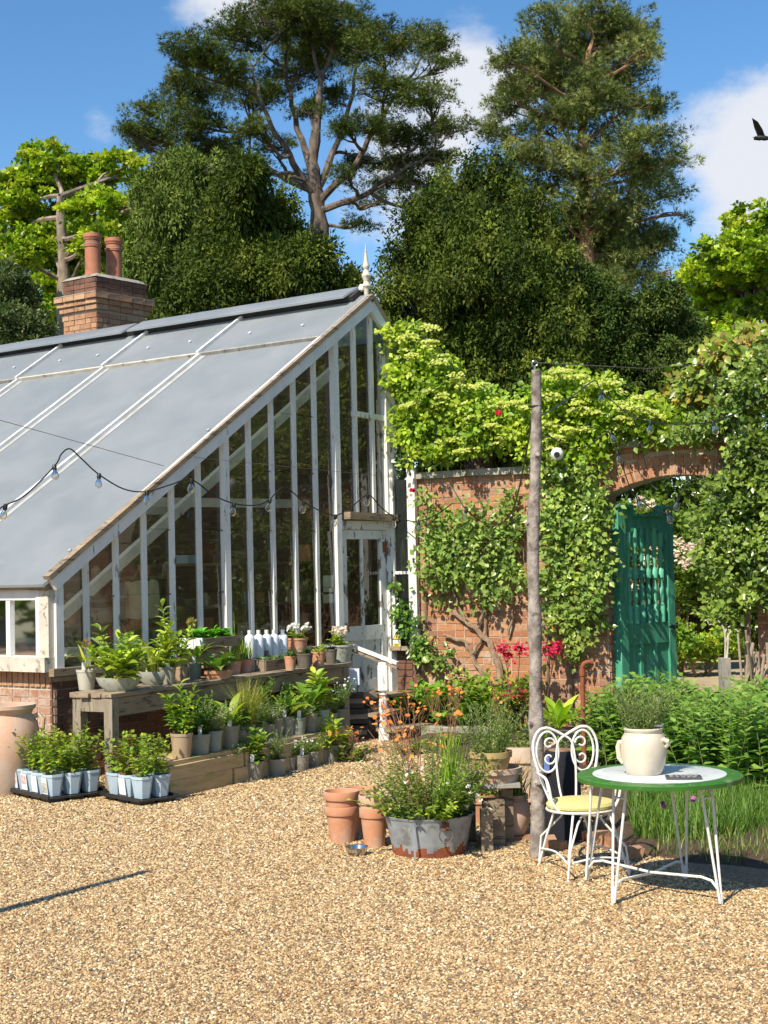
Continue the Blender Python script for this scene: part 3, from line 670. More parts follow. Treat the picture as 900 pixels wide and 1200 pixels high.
# eave: fascia, window frame, panes
ez = ze-.14*slope
mb = MB(); mb.bar(RW*-.02+RNL*.05+UP*(ze-.075), RW*8+RNL*.05+UP*(ze-.075), .08, .075, up=(0, 0, 1)); part('fascia', mb, M['oldwood'], gh)
mb = MB(); mb.bar(RW*.04+UP*(ze-.16), RW*8+UP*(ze-.16), .07, .09, up=(0, 0, 1)); part('window_head', mb, M['white_paint'], gh)
mb = MB(); mb.bar(RW*.05+UP*(HB+.1), RW*.05+UP*(ze-.12), .10, .13, up=GN); part('window_post', mb, M['whitewood'], gh)
mb = MB(); mb.bar(RW*.14+RNL*.02+UP*(HB+.1), RW*.14+RNL*.02+UP*(ze-.12), .05, .05, up=GN); part('window_post', mb, M['white_paint'], gh)
for k in range(1, 9):
    s = .14+.42*k
    mb = MB(); mb.bar(RW*s+UP*(HB+.13), RW*s+UP*(ze-.15), .055, .055, up=RNL); part('window_bar', mb, M['white_paint'], gh)
    mb = MB(); mb.add([RW*(s-.42)+UP*(HB+.12), RW*s+UP*(HB+.12), RW*s+UP*(ze-.15), RW*(s-.42)+UP*(ze-.15)], [(0, 1, 2, 3)]); part('pane', mb, M['glass'], gh)
# door
dz0 = gp(420, 812)[1]; dz1 = zl0-.14; da, db = ms[-1]+.055, GL-.11
print('door', da, db, dz0, dz1)
door = bpy.data.objects.new('door', None); C.objects.link(door); door.parent = gh
def dbar(name, a, b, wd, th=.045, off=-.01, mat='peeling', label=None): return gbar(name, a, b, wd, th, off, mat, door)
for s in (da+.045, db-.05): dbar('stile', (s, dz0), (s, dz1), .10)
zm = gp(420, 742)[1]
dbar('door_rail', (da+.095, dz1-.05), (db-.10, dz1-.05), .10); dbar('door_rail', (da+.095, zm), (db-.10, zm), .16); dbar('door_rail', (da+.095, dz0+.07), (db-.10, dz0+.07), .14)
dm = (da+db)/2-.02
dbar('glazing_bar', (dm, zm+.08), (dm, dz1-.1), .035, .03); dbar('muntin', (dm, dz0+.14), (dm, zm-.08), .07, .04)
for a, b in ((da+.095, dm-.035), (dm+.035, db-.10)): dbar('door_panel', ((a+b)/2, dz0+.13), ((a+b)/2, zm-.07), b-a+.01, .018, -.02)
for a, b in ((da+.095, dm), (dm, db-.10)):
    mb = MB(); mb.add([gv(a, zm+.07, -.012), gv(b, zm+.07, -.012), gv(b, dz1-.09, -.012), gv(a, dz1-.09, -.012)], [(0, 1, 2, 3)]); part('pane', mb, M['glass'], door)
dbar('hinge', (db-.03, dz1-.25), (db-.03, dz1-.13), .05, .02, .02, 'rust'); dbar('door_handle', (da+.06, zm+.02), (da+.06, zm+.12), .03, .03, .03, 'iron')
# interior: back wall, floor, truss, tie beam, shelves
bw0 = gv(GL+.0, 0, 0)
for nm, a, b, z0, z1, mt in (('back_wall', gv(GL-.1, 0, -.25), gv(GL-.1, 0, -.25)+RW*9, 0, zb, 'brick_back'), ('end_wall', gv(0, 0, 0)+RW*8.8, gv(GL, 0, 0)+RW*8.8, 0, ze+.05, 'brick_back')):
    pass
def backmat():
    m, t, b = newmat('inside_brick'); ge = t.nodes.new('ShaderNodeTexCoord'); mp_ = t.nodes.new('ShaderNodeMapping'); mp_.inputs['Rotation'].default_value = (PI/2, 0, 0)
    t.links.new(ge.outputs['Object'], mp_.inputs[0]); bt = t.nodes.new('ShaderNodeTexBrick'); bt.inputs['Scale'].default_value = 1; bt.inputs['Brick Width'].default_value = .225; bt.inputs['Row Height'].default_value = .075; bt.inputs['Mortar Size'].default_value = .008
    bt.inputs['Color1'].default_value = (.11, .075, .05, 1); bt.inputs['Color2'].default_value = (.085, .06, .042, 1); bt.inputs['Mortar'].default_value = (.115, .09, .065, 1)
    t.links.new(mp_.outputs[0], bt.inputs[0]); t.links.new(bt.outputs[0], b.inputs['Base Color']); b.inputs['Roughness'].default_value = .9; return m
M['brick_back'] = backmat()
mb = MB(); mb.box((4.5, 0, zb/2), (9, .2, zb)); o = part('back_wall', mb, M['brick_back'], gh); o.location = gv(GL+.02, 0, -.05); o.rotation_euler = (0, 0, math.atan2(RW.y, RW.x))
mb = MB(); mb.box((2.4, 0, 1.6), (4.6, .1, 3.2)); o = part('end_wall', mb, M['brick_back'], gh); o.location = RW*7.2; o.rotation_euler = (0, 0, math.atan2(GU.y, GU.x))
mb = MB(); mb.add([gv(.1, .02, -.1), gv(GL-.1, .02, -.1), gv(GL-.1, .02, -.1)+RW*8.5, gv(.1, .02, -.1)+RW*8.5], [(0, 1, 2, 3)]); part('floor_slab', mb, M['coping'], gh)
for d in (1.15, 3.2, 5.3):
    of = RW*d
    mb = MB(); mb.bar(of+gv(.1, ze-.12), of+gv(sa, za-.2), .045, .11, up=rnorm); part('rafter', mb, M['white_paint'], gh)
    mb = MB(); mb.bar(of+gv(1.2, ze+.75), of+gv(GL, ze+.80), .05, .10, up=UP); part('tie_beam', mb, M['white_paint'], gh)
    mb = MB(); mb.bar(of+gv(.1, .8), of+gv(.1, ze-.1), .07, .07, up=GN); part('inner_post', mb, M['white_paint'], gh)
A1 = PL(72, 722, C0-GN*.45, GN)-C0; B1 = PL(400, 425, C0-GN*.45, GN)-C0
mb = MB(); mb.bar(A1, B1, .07, .10, up=rnorm); part('rafter', mb, M['white_paint'], gh)
# ------------------------------------------------------------------ narrow side light between the greenhouse and the wall
sa0, sa1 = wall_at(463, 700)[0], wall_at(491, 700)[0]
zb0 = wall_at(475, 757)[1]; zt0 = zc+.12
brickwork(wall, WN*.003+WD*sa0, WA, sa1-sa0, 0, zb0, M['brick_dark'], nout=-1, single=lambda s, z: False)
wbox(sa0-.1, zb0, sa1-sa0+.1, zc-zb0, -.001, .02, 'greywood', 'backboard')
sw = thing('side_window', WP+WD*sa0, 'narrow tall side window with dark panes between the door post and the brick wall', 'window')
def swbar(name, a, b, wd, th, mat='peeling', off=.06):
    mb = MB(); A = WD*a[0]+WN*off+UP*a[1]; B = WD*b[0]+WN*off+UP*b[1]; mb.bar(A, B, wd, th, up=WN, jit=.001); return part(name, mb, M[mat], sw)
sl = sa1-sa0
swbar('frame', (sl-.03, zb0), (sl-.03, zt0), .10, .07); swbar('frame', (.02, zb0), (.02, zt0), .05, .06)
zm1 = wall_at(475, 671)[1]
for z in (zm1, wall_at(475, 540)[1]): swbar('bar', (.03, z), (sl-.06, z), .035, .03)
swbar('sill', (-.02, zb0-.02), (sl+.03, zb0-.02), .05, .14, 'oldwood')
for z0, z1 in ((zb0, zm1), (zm1, wall_at(475, 540)[1]), (wall_at(475, 540)[1], zt0)):
    mb = MB(); mb.add([WD*.03+WN*.05+UP*z0, WD*(sl-.05)+WN*.05+UP*z0, WD*(sl-.05)+WN*.05+UP*z1, WD*.03+WN*.05+UP*z1], [(0, 1, 2, 3)]); part('pane', mb, M['glass'], sw)
# warning sign
p = wall_at(470.5, 748); sg = thing('warning_sign', p[2]+WN*.12, 'small yellow and white electrical warning sign beside the greenhouse door post', 'sign')
mb = MB(); mb.box((0, 0, 0), (.10, .004, .215), (WD, WN, UP)); part('plate', mb, M['paper'], sg)
mb = MB(); mb.box(WN*.003-UP*.075, (.085, .003, .05), (WD, WN, UP)); part('yellow_band', mb, M['yellow'], sg)
def tri(r, off, mt, nm, zc_=.02):
    mb = MB(); o = [WD*(r*math.cos(a))+UP*(zc_+r*math.sin(a))+WN*off for a in (PI/2, PI/2+2*PI/3, PI/2+4*PI/3)]
    mb.add(o+[q+WN*.001 for q in o], [(3, 4, 5), (0, 3, 5, 2), (0, 1, 4, 3), (1, 2, 5, 4)]); part(nm, mb, M[mt], sg)
tri(.062, .0022, 'black', 'triangle_border'); tri(.048, .0034, 'yellow', 'triangle')
mb = MB(); b0 = WN*.0052+UP*.02
pts = [(.004, .026), (.012, .026), (.002, .004), (.010, .004), (-.004, -.026), (-.001, -.002), (-.010, -.002)]
mb.add([b0+WD*x+UP*z for x, z in pts], [(0, 1, 3, 5, 6)]); mb.add([b0+WD*x+UP*z for x, z in ((-.002, .0), (.010, .005), (-.004, -.028))], [(0, 1, 2)]); part('lightning_bolt', mb, M['black'], sg)
for k in range(3):
    mb = MB(); mb.box(WN*.0052-UP*(.062+.012*k), (.06-.012*k, .001, .005), (WD, WN, UP)); part('lettering', mb, M['black'], sg)

# ------------------------------------------------------------------ inside the greenhouse: shelves and what stands on them
def ip(px, py, d):                       # a point seen through the gable glass, d metres inside it
    return PL(px, py, C0-GN*d, GN)
BWD = RW; back = C0+GU*(GL-.25)
rack_c = PL(240, 690, C0-GN*2.6, GN)
def shelfrun(px0, px1, pys, d, name, label, mat='oldwood'):
    a = ip(px0, 690, d); b = ip(px1, 690, d); r = thing(name, Vector((a.x, a.y, 0)), label, 'shelves'); v = Vector((b.x-a.x, b.y-a.y, 0)); out_ = []
    for py in pys:
        z = ip((px0+px1)/2, py, d).z
        mb = MB(); mb.bar(Vector((0, 0, z)), v+UP*z, .30, .03, up=UP); part('shelf', mb, M[mat], r); out_.append((a, v, z+.015))
    for t in (.01, .33, .66, .99):
        mb = MB(); mb.bar(v*t-GN*.12, v*t-GN*.12+UP*(out_[-1][2] if pys[-1] < pys[0] else out_[0][2]), .05, .05, up=GN); part('upright', mb, M[mat], r)
    return out_
sh = shelfrun(70, 200, (757, 730, 703, 678), 1.5, 'storage_shelves', 'wooden shelves stacked with boxes and jars inside the low left end of the greenhouse')
sh2 = shelfrun(205, 452, (742, 707, 660), 1.2, 'storage_shelves', 'long wooden shelves with pots and boxes inside behind the tall gable panes')
IM = ['jar', 'terra', 'paper', 'paper', 'whitewood', 'oldwood', 'plastic_blue', 'jar', 'cream_cloth', 'plastic_taupe', 'jar', 'brick_dark', 'jar']
ORD = ['first', 'second', 'third', 'fourth', 'fifth', 'sixth', 'seventh', 'eighth', 'ninth', 'tenth', 'eleventh', 'twelfth']
CN = {'whitewood': 'cream wooden', 'jar': 'brown', 'terra': 'terracotta', 'paper': 'white', 'oldwood': 'wooden', 'plastic_blue': 'pale blue', 'cream_cloth': 'cream', 'plastic_taupe': 'grey', 'brick_dark': 'dark red'}
for shl, lab in ((sh, 'inside the low end'), (sh2, 'behind the tall panes')):
    for lev, (a, v, z) in enumerate(shl):
        t = .03; cnt = {}; lv = (['bottom', 'lower', 'upper', 'top'] if len(shl) == 4 else ['lowest', 'middle', 'highest'])[lev]
        while t < .97:
            k = RNG.random(); wd = RNG.uniform(.08, .26); h = RNG.uniform(.07, .24); mt = RNG.choice(IM); p = Vector((a.x, a.y, 0))+v*(t+wd/2/v.length)+UP*z
            if k < .5:
                mb = MB(); mb.box((0, 0, h/2), (wd, .18, h), (GU, GN, UP), jit=.004); mb.box((0, 0, h+.008), (wd*1.04, .19, .016), (GU, GN, UP))
                o = part('storage_box', mb, M[mt]); q = (CN[mt], 'box'); gp_ = 'boxes stored inside the greenhouse'
            elif k < .8:
                mt = 'terra' if RNG.random() < .5 else 'plastic_taupe'
                mb = MB(); mb.lathe([(0, 0), (wd*.32, 0), (wd*.42, h*.85), (wd*.46, h*.86), (wd*.46, h), (wd*.36, h), (wd*.33, h*.8)], 12)
                o = part('stored_pot', mb, M[mt], sm=True); q = (CN[mt], 'pot'); gp_ = 'flower pots stored inside the greenhouse'
            else:
                mb = MB(); mb.lathe([(0, 0), (.05, 0), (.055, .02), (.055, h*.7), (.03, h*.85), (.03, h), (0, h)], 12)
                o = part('jar', mb, M['jar'], sm=True); q = ('brown', 'jar'); gp_ = 'jars stored inside the greenhouse'
            n_ = cnt.get(q, 0); cnt[q] = n_+1
            tag(o, '%s %s, %s such from the left, %s shelf %s' % (q[0], q[1], ORD[min(n_, 11)], lv, lab), q[1], gp_)
            o.location = p
            t += (wd+RNG.uniform(.03, .22))/v.length
# hanging cream sack, wicker chair back, plastic tub, tool boxes
p = ip(168, 681, .8); mb = MB(); n = 9
vs = []; 
for j in range(6):
    for i in range(n):
        x = (i/(n-1)-.5)*.42; z = -j*.075; vs.append(GU*x+UP*(z-.012*math.sin(i*1.7+j))+GN*(.05*math.sin(i/(n-1)*PI)+.012*math.sin(i*2.3+j*.8)))
fs = [(j*n+i, j*n+i+1, j*n+n+i+1, j*n+n+i) for j in range(5) for i in range(n-1)]
mb.add(vs, fs); mb.add([v-GN*.04 for v in vs], [tuple(reversed(f)) for f in fs])
t = thing('cream_sack', p, 'cream cloth sack hanging inside behind the third and fourth gable panes', 'sack'); part('cloth', mb, M['cream_cloth'], t, sm=True)
mb = MB(); mb.tube([GU*-.16, UP*.22, GU*.16], .006, 6); part('cord', mb, M['oldwood'], t)
p = ip(155, 757, .65); t = thing('wicker_basket', Vector((p.x, p.y, p.z-.02)), 'shell shaped wicker basket chair back seen through the glass above the bench', 'basket')
mb = MB()
for k in range(11):
    a = PI*(k+.5)/11; pts = [GU*(math.cos(a)*r*.19)+UP*(math.sin(a)*r*.28)+GN*(.06*math.sin(r*2)) for r in (.15, .4, .7, .9, 1.0)]; mb.tube(pts, [.008, .018, .026, .024, .012], 6)
part('ribs', mb, M['wicker'], t, sm=True); mb = MB(); mb.box((0, 0, -.02), (.2, .14, .08), (GU, GN, UP)); part('base', mb, M['wicker'], t)
p = ip(82, 786, .45); t = thing('plastic_tub', p, 'white translucent plastic tub inside the corner behind the first gable pane', 'tub')
mb = MB(); mb.box((0, 0, .10), (.24, .2, .20), (GU, GN, UP), jit=.008); part('tub', mb, M['bottle'], t, bev=.015); mb = MB(); mb.box((0, 0, .205), (.26, .22, .02), (GU, GN, UP)); part('rim', mb, M['paper'], t)
def ep(px, py, d): return PL(px, py, C0-RNL*d, RNL)
p = ep(28, 781, .30); t = thing('tool_box', p, 'pale blue lidded plastic box on the ledge inside the left eave window', 'box')
mb = MB(); mb.box((0, 0, .075), (.34, .2, .15), (RW, RNL, UP), jit=.004); part('box', mb, M['plastic_blue'], t, bev=.012); mb = MB(); mb.box((0, 0, .162), (.36, .22, .03), (RW, RNL, UP)); part('lid', mb, M['bottle'], t, bev=.008); mb = MB(); mb.tube([RW*-.06+UP*.178, RW*-.05+UP*.2, RW*.05+UP*.2, RW*.06+UP*.178], .008, 6); part('handle', mb, M['bottle'], t)
p = ep(40, 766, .5); mb = MB(); mb.lathe([(.09, 0), (.085, .05), (.05, .09), (0, .1)], 14); o = part('yellow_hat', mb, M['yellow'], sm=True); o.location = p+UP*.05; tag(o, 'rounded yellow plastic lid behind the pale blue box', 'lid')
mb = MB(); mb.box((0, 0, -.03), (3.2, .5, .06), (RW, RNL, UP)); o = part('window_ledge', mb, M['oldwood'], gh); o.location = RW*1.65-RNL*.3+UP*(p.z-.01)
mb = MB(); mb.box((0, 0, -.03), (1.5, .7, .05), (GU, GN, UP)); o = part('inner_ledge', mb, M['oldwood'], gh); o.location = GU*.9-GN*.55+UP*(ip(82, 786, .45).z-.005)
# notices taped inside the pane left of the door
for (px, y0, y1, x0, x1, lab) in ((388, 674, 694, 379, 396, 'larger'), (388, 696, 707, 379, 396, 'smaller')):
    a = ip(x0, y1, .03); b = ip(x1, y0, .03); mb = MB(); c = (a+b)/2; mb.box((0, 0, 0), ((b-a).dot(GU), .004, b.z-a.z), (GU, GN, UP)); o = part('paper_notice', mb, M['paper']); o.location = c
    tag(o, ('upper larger' if lab == 'larger' else 'lower smaller')+' white paper notice taped inside the pane left of the door', 'notice')
# blue cloth hanging inside by the door
p = ip(386, 738, .5); mb = MB(); mb.box((0, 0, -.1), (.09, .08, .28), (GU, GN, UP), jit=.02); o = part('blue_jacket', mb, M['navy'], bev=.02); o.location = p; tag(o, 'dark blue cloth hanging inside left of the greenhouse door', 'cloth')

# ------------------------------------------------------------------ pots and plants
def pot(parent, r, h, mat='plastic_taupe', rim=.12, taper=.74, n=18, sq=None, name='pot', fill=.88):
    mb = MB(); rb = r*taper
    mb.lathe([(0, .002), (rb, 0), (r*.955, h*(1-rim)), (r, h*(1-rim)), (r*1.0, h), (r*.93, h), (r*.9, h*fill), (rb*.9, h*.2)], n)
    part(name, mb, M[mat], parent, sm=True)
    mb = MB(); mb.lathe([(0, h*fill-.004), (r*.5, h*fill), (r*.91, h*fill-.006)], 12); part('soil', mb, M['soil'], parent)
    return h*fill
def label_stick(parent, x, y, z, h=.10, wd=.03, rz=0, mat='paper'):
    mb = MB(); a = rz; mb.box((x, y, z+h/2), (wd, .002, h), (Vector((math.cos(a), math.sin(a), 0)), Vector((-math.sin(a), math.cos(a), 0)), Vector((.05, -.1, 1)).normalized())); part('plant_label', mb, M[mat], parent)
def stems_leaves(parent, z0, n, h, spread, lps, ll, lw, cols, seed=0, tpl='oval', base_r=.03, curve=.3, stemcol='stem', start=.25, droop=.2, mat='leaf', tipup=0, sr=.0025, org=(0, 0), jit=.25, leafname='foliage'):
    h *= 1.1; ll *= 1.22; lw *= 1.22; spread *= 1.12; lps *= 1.15
    P = []; A = []; N = []; L = []; mb = MB(); tips = []
    for i in range(n):
        a = RNG.uniform(0, 2*PI); rr = base_r*math.sqrt(RNG.random()); sp = spread*RNG.uniform(.25, 1)*(1 if n > 2 else .4); hh = h*RNG.uniform(.65, 1.05)
        b = Vector((org[0]+rr*math.cos(a), org[1]+rr*math.sin(a), z0-.01)); e = Vector((math.cos(a)*sp, math.sin(a)*sp, 0)); K = 6; pts = []
        ph = RNG.uniform(0, 6)
        for k in range(K+1):
            t = k/K; pts.append(b+e*(t**(1+curve))+UP*(hh*(t-.12*curve*t*t))+Vector((math.sin(t*4+ph), math.cos(t*3+ph), 0))*.02*h*t)
        mb.tube(pts, [sr*(1-.6*k/K) for k in range(K+1)], 4, cap=False); tips.append(pts[-1])
        m = max(2, int(lps*RNG.uniform(.7, 1.2)))
        for q in range(m):
            t = start+(1-start)*(q+RNG.random()*.8)/m; t = min(t, .999); f = t*K; k = int(f); p = pts[k].lerp(pts[k+1], f-k); tan = (pts[k+1]-pts[k]).normalized()
            az = q*2.4+RNG.uniform(-.5, .5); d = Vector((math.cos(az), math.sin(az), RNG.uniform(-droop, .5)+tipup*t)).normalized()
            d = (d+tan*.35*(t**2)*2).normalized()
            P.append(p); A.append(d); N.append((UP+Vector((RNG.uniform(-jit, jit)*2, RNG.uniform(-jit, jit)*2, 0))).normalized()); L.append(RNG.uniform(.65, 1.15)*(1.1-.35*t))
    P = np.array(P); A = np.array(A); N = np.array(N); L = np.array(L)
    part('stems', mb, M[stemcol], parent, kind='stuff')
    leaves(leafname, parent, P, A, N, L*ll, L*lw, pal(len(P), cols), tpl, M[mat], wld=False)
    return tips
def rosette(parent, z0, n, ll, lw, cols, up=(.2, 1.1), org=(0, 0), stalk=.4, sep=True, mat='leaf', curl=.9):
    """big leaves from a crown, each leaf an object of its own"""
    ll *= 1.15; lw *= 1.15
    for i in range(n):
        az = i*2.4+RNG.uniform(-.3, .3); el = RNG.uniform(*up); L = ll*RNG.uniform(.7, 1.1); Wd = lw*RNG.uniform(.8, 1.15)
        H = Vector((math.cos(az), math.sin(az), 0)); Sd = Vector((-math.sin(az), math.cos(az), 0)); p = Vector((org[0], org[1], z0)); segs = 7; vs = []; K = []
        prof = [.10, .16, .55, .95, 1.0, .78, .40, .02]
        for k in range(segs+1):
            t = k/segs; ang = el-curl*t*t*1.3; wd = Wd/2*prof[k]; nrm = (UP*math.cos(ang)-H*math.sin(ang))
            c = p+H*.004; vs += [c-Sd*wd+nrm*wd*.35, c, c+Sd*wd+nrm*wd*.35]
            p = p+(H*math.cos(ang)+UP*math.sin(ang))*(L/segs)
        tf = []
        for k in range(segs): a = 3*k; tf += [(a, a+1, a+4, a+3), (a+1, a+2, a+5, a+4)]
        npmesh('leaf', np.array([tuple(v) for v in vs]), tf, 1, len(vs), pal(1, cols), M[mat], parent, False, None)
def flowers(parent, pts, r, cols, petals=5, name='flower', up=None, mat='petal', centre=None, sep=False):
    P = []; A = []; N = []; c = []
    for p in pts:
        nn = Vector((RNG.uniform(-.6, .6), RNG.uniform(-.9, .1), RNG.uniform(.2, 1))).normalized() if up is None else Vector(up)
        e = nn.orthogonal().normalized(); f = nn.cross(e); col = pal(1, cols, .08)[0]; a0_ = RNG.uniform(0, 6)
        for k in range(petals):
            a = a0_+2*PI*k/petals; P.append(tuple(p)); A.append(tuple(e*math.cos(a)+f*math.sin(a)+nn*.3)); N.append(tuple(nn)); c.append(col)
    rr = np.array([r*RNG.uniform(.75, 1.15) for _ in pts]).repeat(petals)
    return leaves(name, parent, np.array(P), np.array(A), np.array(N), rr, rr*.9, np.array(c), 'oval', M[mat], wld=False)
GRN = [(.10, .22, .03), (.16, .30, .05), (.08, .17, .03)]; LIME = [(.30, .42, .05), (.22, .36, .05), (.38, .46, .08)]; SILV = [(.26, .33, .22), (.20, .28, .17), (.34, .40, .30)]
DEEP = [(.04, .10, .025), (.06, .14, .03), (.03, .08, .03)]; YEL = [(.46, .48, .08), (.34, .42, .07), (.20, .30, .06)]; SAGE = [(.22, .32, .16), (.15, .25, .10), (.30, .38, .20)]

# ------------------------------------------------------------------ potting bench
M['benchleg'] = pmat('bench_wood', (.22, .18, .13), (.33, .28, .21), 5, .85, .6, 40, .006, c3=(.10, .085, .06), s3=10, t3=.58, w3=.05, coord='Position', sc3=(3, 3, .5))
bz = gp(270, 790)[1]
q0 = PL(90, 815, Vector((0, 0, 0)), UP) 
BZ = .85
A = G(80, 812, BZ)
B0 = G(131, 813, BZ); B1 = W(411, 775, 15.75); B1.z = BZ            # front edge of the top
print('bench', B0, B1, A)
Bd = (B1-B0); Bd.z = 0; BLn = Bd.length; Bu = Bd.normalized(); Bn = Vector((Bu.y, -Bu.x, 0))   # Bn towards the camera
if Bn.y > 0: Bn = -Bn
BW = .45
bench = thing('potting_bench', Vector((B0.x, B0.y, 0)), 'long weathered timber potting bench along the greenhouse gable crowded with plants', 'bench')
bp = lambda u, d, z: Bu*u-Bn*d+UP*z                 # u along, d behind the front edge
for k in range(4):
    mb = MB(); d = BW*(k+.5)/4; mb.bar(bp(-.02+RNG.uniform(-.03, .02), d, BZ-.02), bp(BLn+RNG.uniform(-.02, .03), d, BZ-.02), BW/4-.008, .04, up=UP, jit=.003); part('plank', mb, M['oldwood'], bench, bev=.004)
mb = MB(); mb.bar(bp(.06, .04, BZ-.12), bp(BLn-.05, .04, BZ-.12), .03, .15, up=UP); part('apron', mb, M['oldwood'], bench)
mb = MB(); mb.bar(bp(.05, BW-.04, BZ-.10), bp(BLn-.05, BW-.04, BZ-.10), .03, .12, up=UP); part('apron', mb, M['oldwood'], bench)
for u in (.02, BLn-.12):
    mb = MB(); mb.bar(bp(u, .05, BZ-.10), bp(u, BW-.03, BZ-.10), .03, .11, up=UP); part('end_rail', mb, M['benchleg'], bench)
for u in (.05, BLn*.5, BLn-.08):
    for d in (.05, BW-.06):
        if u == BLn*.5 and d < .1: continue
        mb = MB(); mb.bar(bp(u, d, 0), bp(u, d, BZ-.04), .09, .09, up=Bu, jit=.002); part('leg', mb, M['benchleg'], bench, bev=.004)
def BB(px, py, d):                       # a point above the bench, d metres behind its front edge
    return PL(px, py, B0-Bn*d, Bn)
def on_bench(px, py):                    # where a pot bottom seen at a pixel stands on the bench top
    return G(px, py, BZ+.001)
# shelf boards (staging) below
S1 = [G(197, 893, .30), G(412, 851, .30)]
Sd_ = (S1[1]-S1[0]); Sd_.z = 0; SL = Sd_.length; Su = Sd_.normalized(); Sn = Vector((Su.y, -Su.x, 0)); Sn = Sn if Sn.y < 0 else -Sn
SZ = .30
stg = thing('plant_staging', Vector((S1[0].x, S1[0].y, 0)), 'low staging of pale sleepers and boards carrying a row of potted herbs under the bench', 'staging')
sp_ = lambda u, d, z: Su*u-Sn*d+UP*z
for k in range(3):
    mb = MB(); mb.bar(sp_(0, .07+.15*k, SZ-.02), sp_(SL, .07+.15*k, SZ-.02), .14, .035, up=UP, jit=.003); part('board', mb, M['palewood'], stg, bev=.003)
for (u0, u1, z, h) in ((.0, SL*.36, .20, .125), (.0, SL*.30, .07, .135), (SL*.37, SL, .20, .12), (SL*.31, SL, .07, .13)):
    mb = MB(); mb.bar(sp_(u0, .01, z), sp_(u1, .01, z), .06, h, up=UP, jit=.004); part('sleeper', mb, M['palewood'], stg, bev=.006)
mb = MB(); mb.bar(sp_(.0, .03, .14), sp_(.0, .5, .14), .05, .26, up=UP); part('end_board', mb, M['palewood'], stg)

def Y_of(p): return p.y
def potted(kind, px, py, wpx, hpx, surf, label, cat, mat='plastic_taupe', group=None, lab=False, taper=.76, rim=.12, sc_=1.0, mat2=None, d=None, **k):
    """pot whose bottom centre is seen at (px,py), rim width wpx and height hpx in photo pixels"""
    p = G(px, py, surf) if d is None else BB(px, py, d)
    s = F/p.y; r = wpx/2/s; h = hpx/s
    p = p+Vector((0, r*.6, 0))
    t = thing(kind, p, label, cat, group, rz=RNG.uniform(0, 6)*0)
    z = pot(t, r, h, mat, rim, taper)
    if lab: label_stick(t, RNG.uniform(-.3, .3)*r, -r*.75, z-.02, .11, .035, RNG.uniform(-.3, .3))
    return t, r, z, s
# ------------------------------------------------------------------ on the bench
T, r, z, s = potted('potted_allium', 100, 809, 24, 24, BZ, 'beige pot of strap leaves with a brown seed head at the left bench end', 'potted plant', 'plastic_beige', lab=True, taper=.72)
blades('strap_leaves', T, np.array([(0, 0, z)]*5), np.array([3.5, 4.4, -.4, .6, 2.2]), [.60, .45, .5, .3, .3], .034, [1.75, 1.6, 1.5, .7, .6], pal(5, YEL), 8)
mb = MB(); mb.tube([(0, 0, z), (0, .01, z+.22)], .003, 5); part('stalk', mb, M['stem'], T); n = 60; d = rdir(n); leaves('seed_head', T, np.array([(0, .01, z+.24)])+d*.01, d, rdir(n), .045, .008, pal(n, [(.30, .18, .07), (.22, .12, .05)]), 'quad', wld=False)
for (px, py, w_, lab) in ((136, 811, 54, 'left grey oval stone planter bowl full of grey woolly leaves on the bench'), (179, 803, 46, 'right grey oval stone planter bowl with striped strap leaves on the bench')):
    p = on_bench(px, py); s = F/p.y; t = thing('planter_bowl', p+Vector((0, .13, 0)), lab, 'planter'); r = w_/2/s
    mb = MB(); mb.lathe([(0, 0), (r*.55, 0), (r*.85, .05), (r*.98, .10), (r, .115), (r*.93, .115), (r*.88, .09), (r*.4, .05)], 28, sq=.6); part('bowl', mb, M['bowlgrey'], t, sm=True)
    mb = MB(); mb.lathe([(0, .10), (r*.9, .093)], 20, sq=.6); part('soil', mb, M['soil'], t)
    if w_ == 54:
        stems_leaves(t, .1, 6, .44, .14, 17, .12, .048, SAGE+LIME, tpl='big', base_r=.09, curve=.4); stems_leaves(t, .1, 9, .28, .20, 10, .14, .055, LIME, tpl='big', base_r=.12); blades('strap_leaves', t, np.stack([NR.uniform(-.12, .12, 14), NR.uniform(-.06, .06, 14), np.full(14, .1)], 1), NR.uniform(0, 6.28, 14), NR.uniform(.25, .42, 14), .035, NR.uniform(.6, 1.4, 14), pal(14, YEL+SAGE), 7); rosette(t, .1, 7, .18, .07, YEL, up=(-.1, .5), org=(.03, -.05))
    else:
        blades('striped_leaves', t, np.stack([NR.uniform(-.1, .1, 26), NR.uniform(-.05, .05, 26), np.full(26, .1)], 1), NR.uniform(0, 6.28, 26), NR.uniform(.24, .42, 26), .030, NR.uniform(.5, 1.4, 26), pal(26, YEL+[(.55, .55, .16)]), 6)
        stems_leaves(t, .1, 7, .36, .14, 10, .11, .042, LIME+SAGE, tpl='big', base_r=.1)
# tall speckled spire
T, r, z, s = potted('potted_foxglove', 196, 802, 20, 20, BZ, 'small dark pot holding the tallest spire of pale leaves on the bench', 'potted plant', 'plastic_taupe', lab=True)
stems_leaves(T, z, 1, .82, .05, 34, .10, .042, LIME+SAGE, tpl='big', curve=.1, base_r=.01, start=.05, sr=.005); stems_leaves(T, z, 3, .44, .12, 20, .085, .036, LIME+YEL, tpl='big', curve=.3, start=.1); rosette(T, z, 6, .24, .08, YEL)
T, r, z, s = potted('potted_bamboo', 212, 798, 18, 16, BZ, 'pot printed with pale flowers beneath leafy stems, middle of the bench', 'potted plant', 'plastic_tan')
stems_leaves(T, z, 4, .46, .10, 14, .09, .036, LIME, tpl='big')
T, r, z, s = potted('potted_lily', 228, 796, 17, 18, BZ, 'grey green pot with long arching strap leaves hanging over the bench edge', 'potted plant', 'plastic_green', lab=True)
